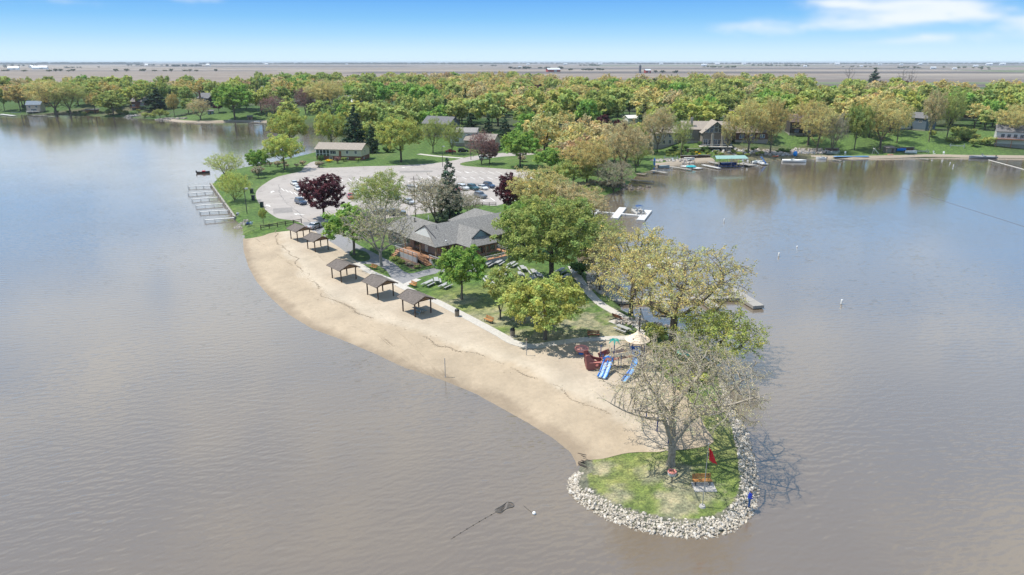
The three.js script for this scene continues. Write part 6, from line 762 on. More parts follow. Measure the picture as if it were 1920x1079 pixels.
{ // white floating docks in the cove and off the lawn, and the grey pier
  const pier = (name, label, mat, top, w, main, fingers, posts) => { const t = thing(name, label, 'dock', null, main[0][0], 0, main[0][1]); for (let i = 0; i + 1 < main.length; i++) dockPiece(t, main[i], main[i + 1], w, top, mat, 0.45); for (const [a, b, ww] of fingers) dockPiece(t, a, b, ww, top + 0.03, mat, 0.5); for (let i = 0; i + 1 < main.length; i++) dockPosts(t, main[i], main[i + 1], w + 0.15, -1.5, top + 0.5, M.galv, posts); return t; };
  pier('floating_dock', 'white floating dock with three cross floats and a pontoon boat, in the cove', M.dockWhite, 0.45, 1.2, [[19.89,-184.41], [22.18,-182.65], [34.39,-177.23]], [[[23.48,-185.12], [20.47,-174.96], 1.5], [[30.92,-187.66], [26.6,-174], 2.0], [[37.37,-184.06], [32.99,-171.8], 2.0]], 3);
  pier('floating_dock', 'white floating dock with three slips off the lawn, behind the oaks', M.dockWhite, 0.45, 1.3, [[13.2,-130.73], [18.94,-131.48], [33.18,-133.41]], [[[18.5,-136.59], [21.16,-127.07], 1.9], [[26.71,-134.19], [27.73,-127.78], 1.9], [[31.11,-138.66], [33.83,-128.87], 1.9]], 3);
  pier('grey_pier', 'long grey pier ending in an angled platform right of the oaks', M.dockGrey, 0.6, 1.2, [[15.49,-110.13], [18.61,-109.03], [23.46,-109.85], [39.82,-110.96]], [[[38.98,-115.46], [40.91,-106.38], 2.0], [[31.56,-116.21], [33.65,-105.73], 1.7], [[25.03,-114.12], [25.31,-105.35], 1.6]], 4);
}
function hullGeo(L, W, H, n = 12) { // pointed boat hull, open top covered by a deck
  const rows = [], f = []; for (let i = 0; i <= n; i++) { const s = i / n, w = W / 2 * (s < 0.55 ? 1 : Math.cos((s - 0.55) / 0.45 * Math.PI / 2 * 0.98)), sheer = H + s * s * 0.25; rows.push([[s * L - L / 2, sheer, w], [s * L - L / 2, 0.0, w * 0.72], [s * L - L / 2, -0.12, 0], [s * L - L / 2, 0.0, -w * 0.72], [s * L - L / 2, sheer, -w]]); }
  for (let i = 0; i < n; i++) for (let k = 0; k < 4; k++) f.push([rows[i][k], rows[i][k + 1], rows[i + 1][k + 1], rows[i + 1][k]].reverse());
  for (let i = 0; i < n; i++) f.push([rows[i][0], rows[i + 1][0], rows[i + 1][4], rows[i][4]].map((p) => [p[0], p[1] - 0.12, p[2]])); f.push(rows[0].slice().reverse()); return faces(f);
}
function motorBoat(p, turn, L, hullMat, label, y = 0.05, cover) { const t = thing('motor_boat', label, 'boat', 'boats along the right bank', p[0], y, p[1], turn); const h = part('hull', hullGeo(L, L * 0.36, 0.75), hullMat, t); h.material.side = THREE.DoubleSide; if (cover) part('cover', hullGeo(L * 0.94, L * 0.34, 0.3).translate(0, 0.55, 0), cover, t); else { part('console', box(0.6, 0.6, 0.9, -0.3, 0.6, 0), M.offWhite, t); part('windscreen', put(box(0.05, 0.5, 1.2), 0.25, 1.35, 0, 0, 0, 0.5), M.glass, t); for (const s of [-0.4, 0.4]) part('seat', box(0.5, 0.5, 0.5, -1.0, 0.55, s), M.tableBlue, t); } part('outboard', [box(0.4, 0.6, 0.35, -L / 2 - 0.15, 0.55, 0), box(0.15, 0.7, 0.12, -L / 2 - 0.15, -0.1, 0)], M.black, t); return t; }
{ // pontoon boat in the cove
  const p = [34.07,-181.4], t = thing('pontoon_boat', 'white pontoon boat with blue bimini top moored in the cove', 'boat', null, p[0], 0, p[1] + 0.6, R(96));
  for (const s of [-0.85, 0.85]) part('pontoon', new THREE.CapsuleGeometry(0.28, 5.2, 4, 10).rotateZ(Math.PI / 2).translate(0, 0.15, s), M.galv, t); part('deck', box(5.6, 0.1, 2.4, 0, 0.42, 0), M.dockGrey, t);
  for (const s of [-1.18, 1.18]) part('side_fence', box(5.2, 0.55, 0.05, 0, 0.55, s), M.offWhite, t); part('front_fence', box(0.05, 0.55, 2.3, 2.6, 0.55, 0), M.offWhite, t); for (const [x, z] of [[1.4, 0.7], [1.4, -0.7], [-1.8, 0.6], [-1.8, -0.6]]) part('seat', box(1.3, 0.45, 0.6, x, 0.52, z), M.tableTop, t); part('console', box(0.6, 0.85, 0.7, 0, 0.52, -0.6), M.offWhite, t);
  part('bimini', put(new THREE.CylinderGeometry(2.4, 2.4, 2.0, 14, 1, true, -0.42, 0.84).rotateX(-Math.PI / 2).rotateY(Math.PI / 2), -0.6, 0.1, 0), std([0.02, 0.06, 0.16], 0.8, { side: THREE.DoubleSide }), t); for (const [x, z] of [[0.3, 1.0], [0.3, -1.0], [-1.5, 1.0], [-1.5, -1.0]]) part('bimini_pole', cyl(0.025, 0.025, 1.7, x, 0.55, z, 5), M.galv, t);
}
// right bank
const shoreDock = (a, b, w, label, mat = M.dockGrey) => { const t = thing('shore_dock', label, 'dock', 'small docks on the right bank', a[0], 0, a[1]); dockPiece(t, a, b, w, 0.55, mat, 0.2); dockPosts(t, a, b, w, -1.2, 0.65, M.dockWood, 3); };
shoreDock([58.11,-269.09], [67.45,-257.93], 1.5, 'long low dock in front of the beige house', M.dockGrey); shoreDock([66.55,-267.64], [71.58,-260.63], 3.0, 'wide pale dock with a turquoise tube on it', M.dockWhite); shoreDock([75.22,-270.55], [79.28,-261.32], 1.4, 'narrow dock left of the green boat canopy', M.dockWhite); shoreDock([91.35,-275.02], [94.48,-269.09], 4, 'wide dock with grey chairs right of the boat canopy', M.dockGrey);
shoreDock([45.79,-248.86], [48.43,-246.38], 3.2, 'dark dock below the small grass bank', M.dockWood); shoreDock([41.1,-234.66], [47.58,-230.26], 1.6, 'shadowed dock at the head of the cove', M.dockWood); shoreDock([52.08,-255.27], [56.54,-250.12], 2, 'dock with boat lift beside the grass bank', M.dockGrey);
{ const [x, z] = [68.63,-262.72]; single('swim_tube', put(new THREE.TorusGeometry(1.0, 0.32, 8, 18).rotateX(Math.PI / 2).scale(1.5, 1, 0.9), x, 0.9, z), std([0.03, 0.45, 0.48], 0.5), 'turquoise inflatable tube lying on the wide pale dock', 'float'); }
{ // boat lift with green canopy
  const a = [81.11,-266.17], b = [88.22,-269.03], x = (a[0] + b[0]) / 2, z = (a[1] + b[1]) / 2, t = thing('boat_canopy', 'boat lift under a pale green canopy at the right bank', 'boat lift', null, x, 0, z, R(5));
  for (const [px, pz] of [[-5, -2], [5, -2], [-5, 2], [5, 2], [0, -2], [0, 2]]) part('post', cyl(0.08, 0.08, 5.0, px, -1, pz, 6), M.galv, t); for (const s of [-1, 1]) part('canopy_sheet', slab(s > 0 ? [[-6.4, 3.6, 2.8], [6.4, 3.6, 2.8], [6.0, 4.5, 0], [-6.0, 4.5, 0]] : [[6.4, 3.6, -2.8], [-6.4, 3.6, -2.8], [-6.0, 4.5, 0], [6.0, 4.5, 0]], 0.06), std([0.22, 0.36, 0.32], 0.7), t); part('canopy_end', slab([[6.4, 3.6, 2.8], [6.4, 3.6, -2.8], [6.0, 4.5, 0]], 0.05), std([0.22, 0.36, 0.32], 0.7), t);
  part('lift_beam', box(10, 0.25, 0.2, 0, 0.35, -1.6), M.navy, t); part('lift_beam', box(10, 0.25, 0.2, 0, 0.35, 1.6), M.navy, t); for (let i = -2; i <= 2; i++) part('cradle', box(0.25, 0.3, 3.2, i * 2, 0.25, 0), M.darkMetal, t);
}
motorBoat([115.59,-281.7], R(-12), 9.5, M.white, 'long white pontoon-like boat moored at the rocky bank', 0.1); motorBoat([130.2,-289.74], R(160), 4.0, M.white, 'small white personal watercraft on the sand'); motorBoat([200.18,-293.09], R(178), 11, std([0.25, 0.27, 0.30], 0.5), 'long grey fishing boat at the right bank', 0.1); motorBoat([172.95,-306.91], R(5), 4.5, M.playBlue, 'small boat under a bright blue cover on the right lawn', GY(...[172.95,-306.91]) + 0.25, M.playBlue); motorBoat([174.95,-302.71], R(-10), 5, M.white, 'white dinghy turned on the right bank beach', GY(...[174.95,-302.71]) + 0.2, M.white);
motorBoat([-393.85,-558.07], R(20), 7, M.white, 'white boat under an awning at the far left bank', 0.1, M.tableBlue); motorBoat([-180.21,-509.59], R(60), 6, M.offWhite, 'boat moored at the left inlet', 0.1); motorBoat([-138.18,-490.59], R(10), 6, std([0.03, 0.03, 0.05], 0.6), 'dark covered boat at the inlet lawn', 0.1, M.black);
{ // water slide toys, boards, kayaks
  const slideToy = (p, h, mat, label) => { const y = GY(...p), t = thing('water_slide', label, 'water slide', null, p[0], y, p[1], R(20)); part('chute', slab([[-0.5, h, 0], [2.4, 0.2, 0], [2.4, 0.2, -0.9], [-0.5, h, -0.9]].reverse(), -0.15), mat, t); for (const z of [0, -0.9]) part('leg', bar([-0.5, -0.3, z], [-0.5, h + 0.6, z], 0.05), M.galv, t); part('ladder', bar([-1.4, -0.3, -0.45], [-0.5, h, -0.45], 0.06), M.galv, t); };
  slideToy([99.52,-272.66], 3.2, M.playBlue, 'bright blue water slide on the right bank dock'); slideToy([157.64,-299.45], 2.6, M.white, 'white A-frame slide standing on the right beach');
  const board = (p, mat, label, up) => { const y = GY(...p), t = thing('paddle_board', label, 'board', null, p[0], y, p[1], R(15)); part('hull', new THREE.SphereGeometry(1, 16, 8).scale(up ? 0.45 : 1.7, up ? 1.7 : 0.18, up ? 0.16 : 0.42).translate(0, up ? 1.55 : 0.25, 0), mat, t); part('deck_pad', new THREE.SphereGeometry(1, 12, 6).scale(up ? 0.3 : 0.8, up ? 0.8 : 0.12, up ? 0.12 : 0.28).translate(0, up ? 1.55 : 0.34, up ? 0.08 : 0), M.tableBlue, t); };
  board([55.96,-269.73], M.playBlue, 'blue paddle board standing upright on the small beach', true); board([112.12,-292.71], std([0.8, 0.16, 0.04], 0.5), 'orange kayak lying on the bank'); board([94.24,-282.67], std([0.4, 0.55, 0.05], 0.5), 'yellow-green kayak by the boat canopy'); board([-194.39,-482.97], M.white, 'white upturned canoe on the left bank lawn');
  board([71.48,-281], M.offWhite, 'white rowing boat on the bank behind the wide dock'); board([163.66,-298.11], M.coral, 'reddish kayak below the grey shed');
}
{ const p = [144.14,-292.89], t = single('foam_mat', put(box(15, 0.1, 1.6), p[0], GY(...p) + 0.1, p[1], 0, R(2)), std([0.12, 0.32, 0.62], 0.6), 'long pale blue foam mat stretched along the right beach', 'mat'); const q = [121.03,-294.62], c = thing('blue_tarp', 'bright blue tarp bundle on the rocks', 'tarp', null, q[0], GY(...q), q[1]); part('bundle', new THREE.IcosahedronGeometry(1.1, 1).scale(0.9, 1.1, 0.7).translate(0, 1, 0), std([0.0, 0.22, 0.62], 0.5), c); }
{ const lift = (p, turn, label) => { const y = GY(...p), t = thing('boat_lift', label, 'boat lift', 'bare boat lift frames on the right bank', p[0], y, p[1], turn); for (const z of [-1.3, 1.3]) part('side_beam', box(6, 0.14, 0.14, 0, 0.8, z), M.galv, t); for (const x of [-2.6, 0, 2.6]) part('cross_beam', box(0.14, 0.14, 2.6, x, 0.66, 0), M.galv, t); for (const [x, z] of [[-2.6, -1.3], [2.6, -1.3], [-2.6, 1.3], [2.6, 1.3]]) part('leg', box(0.14, 1.9, 0.14, x, -0.2, z), M.galv, t); };
  lift([128.64,-299.83], R(-20), 'boat lift frame on the rocks by the blue tarp'); lift([139.9,-301.77], R(-14), 'boat lift frame at the edge of the wide lawn'); lift([201.16,-312.62], R(-30), 'aluminium lift frame lying on the right lawn'); lift([180.22,-304.17], R(-12), 'boat lift frame beside the white dinghy'); lift([56.4,-253.99], R(5), 'boat lift frame in the cove corner'); lift([65.33,-282.9], R(-8), 'boat lift frame stored on the rocks below the beige house'); }
{ const p = [166.25,-304.49], y = GY(...p), t = thing('shore_shed', 'weathered grey shed on the right beach', 'shed', null, p[0], y, p[1], R(8)); part('wall', box(4.2, 2.2, 3, 0, 0, 0), stoneWall, t); part('roof', slab([[-2.4, 2.2, 1.8], [2.4, 2.2, 1.8], [2.4, 2.7, -1.8], [-2.4, 2.7, -1.8]], 0.15), std([0.28, 0.24, 0.22], 0.95, { map: TX.shingle }), t); part('door', box(1, 1.8, 0.08, 0.6, 0, 1.52), M.brownWood, t);
  const q = [176.44,-309.03], u = thing('retaining_wall', 'dark brick retaining wall behind the blue-covered boat', 'wall', null, q[0], GY(...q) - 0.3, q[1], R(6)); part('wall', box(7, 1.6, 0.5), brickBrown, u); part('coping', box(7.2, 0.14, 0.7, 0, 1.6, 0), M.dockGrey, u);
  for (const [a, w, mat, lab, name] of [[[-216.12,-503.96], 2.4, M.tableBlue, 'small grey-blue shed on the left bank lawn', 'garden_shed'], [[-181.49,-485.64], 2.0, M.tanWood, 'little tan hut at the left bank water', 'garden_shed'], [[-327.96,-549.23], 5, M.orangeWood, 'orange timber boathouse wall on the left bank', 'boathouse']]) { const s = thing(name, lab, 'shed', null, a[0], GY(...a), a[1], R(10)); part('wall', box(w * 1.6, 2.2, w), mat, s); part('roof', slab([[-w, 2.2, w * 0.7], [w, 2.2, w * 0.7], [w, 2.9, -w * 0.7], [-w, 2.9, -w * 0.7]], 0.15), greyRoof, s); part('door', box(0.9, 1.7, 0.08, 0, 0, w / 2 + 0.05), M.brownWood, s); } }
// terraces below the glass gable
for (const [p, w, a, label, mat] of [[[80.34,-301.68], 8, 4, 'reddish brick terrace wall below the glass gable', brickRed], [[73.99,-287.8], 7, 2, 'dark block wall behind the docks', brickBrown], [[80.21,-289.41], 6, -4, 'dark block wall left of the boat canopy', brickBrown], [[141.9,-306.44], 6, 0, 'low dark wall at the foot of the wide lawn', brickBrown]]) { const t = thing('terrace_wall', label, 'wall', null, p[0], GY(...p) - 0.4, p[1], R(a)); part('wall', box(w, 1.5, 0.6), mat, t); part('coping', box(w + 0.2, 0.12, 0.8, 0, 1.5, 0), M.dockGrey, t); }
{ const a = [94.33,-306.01], b = [97.09,-286.18], t = thing('garden_stair', 'pale stone stairway slanting down the bank right of the glass gable', 'stairs', null, a[0], 0, a[1]); for (let i = 0; i < 16; i++) { const s = i / 15, x = (b[0] - a[0]) * s, z = (b[1] - a[1]) * s; part('step', box(1.4, 0.5, 1.6, x, GY(a[0] + x, a[1] + z) - 0.35, z, R(-40)), M.concrete, t); } }
// buoys, net, boom
for (const [p, h, label] of [[[54.5,-171.71], 1.0, 'small white marker buoy in the cove'], [[56.33,-138.84], 1.1, 'white marker buoy in the middle of the bay'], [[55.8,-108.82], 1.2, 'white marker buoy nearest the grey pier'], [[172.66,-268.24], 1.3, 'white float in front of the right bank boats'], [[176.79,-277.07], 0.7, 'small white float near the right bank'], [[63.15,-146.25], 0.3, 'tiny float right of the middle buoy']]) { const t = thing('marker_buoy', label, 'buoy', 'white marker buoys', p[0], 0, p[1]); part('float', new THREE.CapsuleGeometry(0.16, h * 0.5, 4, 10).translate(0, h * 0.35, 0), M.white, t); part('stem', cyl(0.1, 0.1, 0.3, 0, -0.2, 0, 8), M.orangeWood, t); }
{ const [x, z] = [2.01,-52.37], t = thing('ball_float', 'round white ball float beside the sunken net', 'buoy', null, x, 0, z); part('ball', new THREE.SphereGeometry(0.17, 12, 8).translate(0, 0.08, 0), M.white, t); const [ex, ez] = [1.08,-53.58]; part('tether', tube([[0, 0.01, 0], [(ex - x) * 0.5, 0.02, (ez - z) * 0.5 + 0.05], [ex - x, 0.01, ez - z]], 0.02, 8, 4), M.rope, t); }
{ // landing net and floating line
  const A = [-0.15,-53.82], B = [-1.36,-52.72], C = [-5.27,-48.91], t = thing('fishing_net', 'dark fishing net with a knotted line floating in the near water', 'net', null, B[0], 0, B[1]);
  const ax = A[0] - B[0], az = A[1] - B[1], L = Math.hypot(ax, az), ux = ax / L, uz = az / L, px = -uz, pz = ux, f = [], N = 10;
  const wid = (s) => 0.24 + 0.22 * Math.max(0, s - 0.45) * 1.9 + (s < 0.25 ? 0.12 : 0);
  const at = (s, k) => [ux * L * s + px * wid(s) * k, 0.035 + 0.05 * Math.sin(s * 7 + k * 2), uz * L * s + pz * wid(s) * k];
  const strands = []; for (let i = 0; i < N; i++) { for (let k = 0; k < 6; k++) { const u0 = -1 + k / 3, u1 = -1 + (k + 1) / 3; strands.push(bar(at(i / N, u0), at((i + 1) / N, u1), 0.01, 3), bar(at(i / N, u1), at((i + 1) / N, u0), 0.01, 3)); } }
  part('mesh', strands, M.rope, t, 'stuff'); part('hoop', tube([at(1, -1), at(1.12, 0), at(1, 1), at(0.55, 1), at(0, 0.9), at(0, -0.9), at(0.5, -1), at(1, -1)], 0.028, 30, 5), M.rope, t);
  part('line', tube([[0, 0.02, 0], [(C[0] - B[0]) * 0.5, 0.02, (C[1] - B[1]) * 0.5 - 0.08], [C[0] - B[0], 0.015, C[1] - B[1]]], 0.013, 24, 4), M.rope, t); for (let i = 1; i < 8; i++) part('cork', new THREE.SphereGeometry(0.05, 6, 5).translate((C[0] - B[0]) * i / 7.5, 0.03, (C[1] - B[1]) * i / 7.5 - 0.08 * Math.sin(i / 7.5 * Math.PI)), M.black, t);
}
{ const a = [199.59,-288.1], b = [194.43,-255.95]; single('floating_boom', tube([[a[0], 0.03, a[1]], [(a[0] + b[0]) / 2, 0.03, (a[1] + b[1]) / 2 + 1], [b[0], 0.03, b[1]]], 0.1, 20, 5), M.offWhite, 'pale floating rope line at the right edge of the bay', 'rope'); const c = [127.07,-221.78], d = [127.71,-164.61]; single('floating_boom', tube([[c[0], 0.0, c[1]], [(c[0] + d[0]) / 2, 0.0, (c[1] + d[1]) / 2 + 1.5], [d[0], 0.0, d[1]]], 0.05, 20, 5), M.rope, 'thin dark floating rope line crossing the right bay', 'rope'); }
{ // rowing boat with gear at the left
  const p = [-113.8,-252.09], t = thing('fishing_skiff', 'dark skiff with red gear beside the willow on the left', 'boat', null, p[0], 0.05, p[1], R(10)); const h = part('hull', hullGeo(4.6, 1.6, 0.5), std([0.05, 0.05, 0.055], 0.7, { side: THREE.DoubleSide }), t); part('gear_box', box(1.0, 0.5, 0.8, 0.2, 0.4, 0), M.red, t); part('seat', box(0.4, 0.1, 1.3, -0.9, 0.42, 0), M.tanWood, t); part('outboard', box(0.35, 0.8, 0.3, -2.4, 0.2, 0), M.black, t);
}

{ // more on the right bank: deck chairs, covered boats, lifts, stored frames
  const chair = (p, mat, turn, label) => { const y = Math.max(0.56, GY(...p)), t = thing('deck_chair', label, 'chair', 'deck chairs on the right bank', p[0], y, p[1], R(turn)); part('seat', box(0.7, 0.08, 0.7, 0, 0.4, 0), mat, t); part('back', put(box(0.7, 0.8, 0.07), 0, 0.8, -0.4, -0.3, 0, 0), mat, t); for (const [x, z] of [[-0.3, 0.3], [0.3, 0.3], [-0.3, -0.3], [0.3, -0.3]]) part('leg', box(0.07, 0.4, 0.07, x, 0, z), mat, t); };
  chair([92.15,-273.52], M.offWhite, 20, 'pale deck chair at the left of the wide dock'); chair([93.36,-272.03], M.offWhite, -10, 'pale deck chair at the right of the wide dock'); chair([92.67,-306.86], M.tableBlue, 0, 'blue deck chair on the gable terrace'); chair([97.15,-306], M.tableBlue, 10, 'second blue deck chair on the gable terrace'); chair([64.8,-276.64], M.white, 10, 'white deck chair on the small beach'); chair([143.92,-297.81], M.white, -20, 'white deck chair at the end of the foam mat'); chair([183.63,-299.92], M.white, 15, 'white deck chair on the right beach'); chair([186.73,-298.13], M.white, -15, 'white deck chair beside the lawn path');
  shoreDock([99.75,-279.64], [100.54,-272.03], 2.6, 'floating platform under the blue water slide', M.dockWhite); shoreDock([80.24,-279.64], [82.38,-273.52], 2.2, 'short timber dock beside the green canopy', M.dockGrey); shoreDock([132.96,-286.03], [135.47,-282.8], 1.2, 'stub of a dock before the foam mat', M.dockGrey); shoreDock([171.4,-289.33], [173.29,-286.03], 1.2, 'stub of a dock before the right lawn', M.dockGrey); shoreDock([-397.25,-545.17], [-375.01,-528.59], 3, 'pale dock at the far left bank', M.dockWhite); shoreDock([-364.97,-534.01], [-340.25,-520.67], 2, 'long low dock on the left bank', M.dockGrey); shoreDock([-218.91,-471.11], [-197.87,-458.59], 2.2, 'dark dock below the small tan oak', M.dockWood); shoreDock([-175.85,-471.11], [-162.21,-462.69], 2, 'dark dock at the left inlet', M.dockWood);
  motorBoat([99.19,-277.83], R(14), 5, M.white, 'white boat with blue seats beside the water slide', 0.1); motorBoat([85.09,-269.67], R(4), 6.5, M.navy, 'dark blue boat on the lift under the green canopy', 0.45, M.navy); motorBoat([72.58,-281.97], R(-6), 4.4, M.offWhite, 'upturned pale boat behind the wide dock', GY(...[72.58,-281.97]) + 0.2, M.offWhite); motorBoat([58.54,-264.02], R(8), 4.5, M.tableBlue, 'blue-grey boat on the lift by the grass bank', 0.2, M.tableBlue); motorBoat([-171.76,-470.88], R(20), 4, M.white, 'white boat stored on the left inlet lawn', GY(...[-171.76,-470.88]) + 0.2, M.white); motorBoat([138.89,-299.44], R(-10), 4.5, M.galv, 'aluminium boat on the bank by the low wall', GY(...[138.89,-299.44]) + 0.2);
}

// ---------------------------------------------------------------- parked cars
{
  const profile = (pts) => { const s = new THREE.Shape(); pts.forEach((p, i) => i ? s.lineTo(...p) : s.moveTo(...p)); return s; };
  const ext = (pts, w, b = 0.06) => new THREE.ExtrudeGeometry(profile(pts), { depth: w - 2 * b, bevelEnabled: true, bevelSize: b, bevelThickness: b, bevelSegments: 2 }).translate(0, 0, -(w - 2 * b) / 2);
  const types = {
    sedan: { body: ext([[-2.2, 0.34], [-2.26, 0.72], [-2.1, 0.92], [-1.3, 0.96], [0.95, 0.92], [2.05, 0.76], [2.24, 0.58], [2.2, 0.34]], 1.76), glass: ext([[-1.65, 0.94], [-0.95, 1.36], [0.35, 1.38], [1.15, 0.94]], 1.56, 0.05), roof: ext([[-0.98, 1.38], [-0.85, 1.45], [0.3, 1.46], [0.42, 1.38]], 1.36, 0.05), wb: 1.36, r: 0.32 },
    suv: { body: ext([[-2.25, 0.42], [-2.3, 0.95], [-2.22, 1.1], [0.95, 1.08], [2.0, 0.98], [2.24, 0.8], [2.24, 0.42]], 1.86), glass: ext([[-2.18, 1.08], [-1.95, 1.62], [0.25, 1.64], [1.05, 1.08]], 1.66, 0.05), roof: ext([[-2.0, 1.62], [-1.85, 1.74], [0.15, 1.75], [0.32, 1.64]], 1.5, 0.06), wb: 1.4, r: 0.37 },
  };
  const tyre = {}, hub = {}; for (const k of ['sedan', 'suv']) { tyre[k] = new THREE.CylinderGeometry(types[k].r, types[k].r, 0.22, 16).rotateX(Math.PI / 2); hub[k] = new THREE.CylinderGeometry(types[k].r * 0.6, types[k].r * 0.6, 0.235, 12).rotateX(Math.PI / 2); }
  const paint = (rgb) => new THREE.MeshPhysicalMaterial({ color: new THREE.Color().setRGB(...rgb), roughness: 0.35, metalness: 0.1, clearcoat: 1, clearcoatRoughness: 0.08 });
  const C = { white: paint([0.75, 0.75, 0.74]), silver: paint([0.45, 0.46, 0.48]), navy: paint([0.02, 0.05, 0.11]), teal: paint([0.025, 0.09, 0.10]), red: paint([0.38, 0.025, 0.03]), grey: paint([0.13, 0.14, 0.15]), black: paint([0.015, 0.016, 0.018]), blue: paint([0.03, 0.10, 0.24]) }, lampW = std([0.85, 0.85, 0.82], 0.2), lampR = std([0.4, 0.01, 0.01], 0.3);
  const car = (type, col, [x, z], deg, label) => {
    const T = types[type], t = thing('parked_car', label, 'car', 'cars in the parking lot', x, 0.715, z, R(deg)); const body = part('body', T.body, C[col], t); part('windows', T.glass, M.glass, t); part('roof', T.roof, C[col], t);
    for (const [sx, sz] of [[1, 1], [1, -1], [-1, 1], [-1, -1]]) { const w = part('wheel', tyre[type], M.rubber, t); w.position.set(sx * T.wb, T.r, sz * 0.82); part('rim', hub[type], M.galv, w); }
    const hy = type === 'suv' ? 0.72 : 0.6; for (const s of [-0.62, 0.62]) { part('headlight', box(0.08, 0.16, 0.36, 2.25, hy, s), lampW, t); part('tail_light', box(0.08, 0.18, 0.3, -2.31, hy + 0.1, s), lampR, t); }
  };
  const d = -52;
  car('sedan', 'white', [-71.25,-222.79], -60, 'white car farthest left in the parking lot'); car('sedan', 'white', [-67.12,-213.02], -60, 'white car second from the left edge of the lot'); car('suv', 'navy', [-59.83,-191.04], -50, 'dark blue car half behind the purple maple'); car('sedan', 'red', [-47.75,-199.79], -70, 'red car right of the purple maple'); car('suv', 'white', [-46.96,-204.89], -70, 'white van-like car beside the red one'); car('sedan', 'silver', [-43.05,-202.31], -70, 'silver car behind the half-leafed tree, left');
  car('suv', 'silver', [-31.17,-212.08], d, 'silver car left of the utility pole'); car('sedan', 'white', [-28.53,-214.9], d, 'white car right of the utility pole'); car('suv', 'black', [-25.96,-210.24], d, 'black car behind the many-stemmed budding tree'); car('sedan', 'grey', [-23.53,-213.96], d, 'grey car behind the conifer'); car('sedan', 'red', [-17.91,-213.02], d, 'red car peeping out right of the conifer'); car('suv', 'white', [-15.46,-213.96], d, 'white car at the right of the conifer'); car('suv', 'teal', [-12.27,-213.96], d, 'dark teal car in the middle of the right row'); car('sedan', 'white', [-9.45,-214.9], d, 'white car second from the right end of the row'); car('suv', 'navy', [-7.35,-217.8], d, 'dark blue car at the right end of the row');
  car('suv', 'grey', [-9.33,-200.62], d, 'dark grey car alone in front of the right row'); car('sedan', 'blue', [-34.67,-199.79], d, 'blue car behind the half-leafed tree, right'); car('sedan', 'silver', [-29.42,-191.8], d, 'silver car below the utility pole'); car('sedan', 'black', [-34.42,-177.5], 10, 'black car close behind the clubhouse'); car('suv', 'grey', [-30.12,-176.18], 10, 'grey car close behind the clubhouse roof'); car('sedan', 'silver', [-47.58,-161.66], 62, 'grey-blue car parked under the maple by the second shelter');
  car('suv', 'white', [-11.46,-284.54], 12, 'white car on the road behind the grass island'); car('suv', 'black', [-21.9,-308.26], 15, 'black car at the white lane house'); car('sedan', 'red', [-27.26,-306.94], 10, 'dull red car by the lane trees');
}

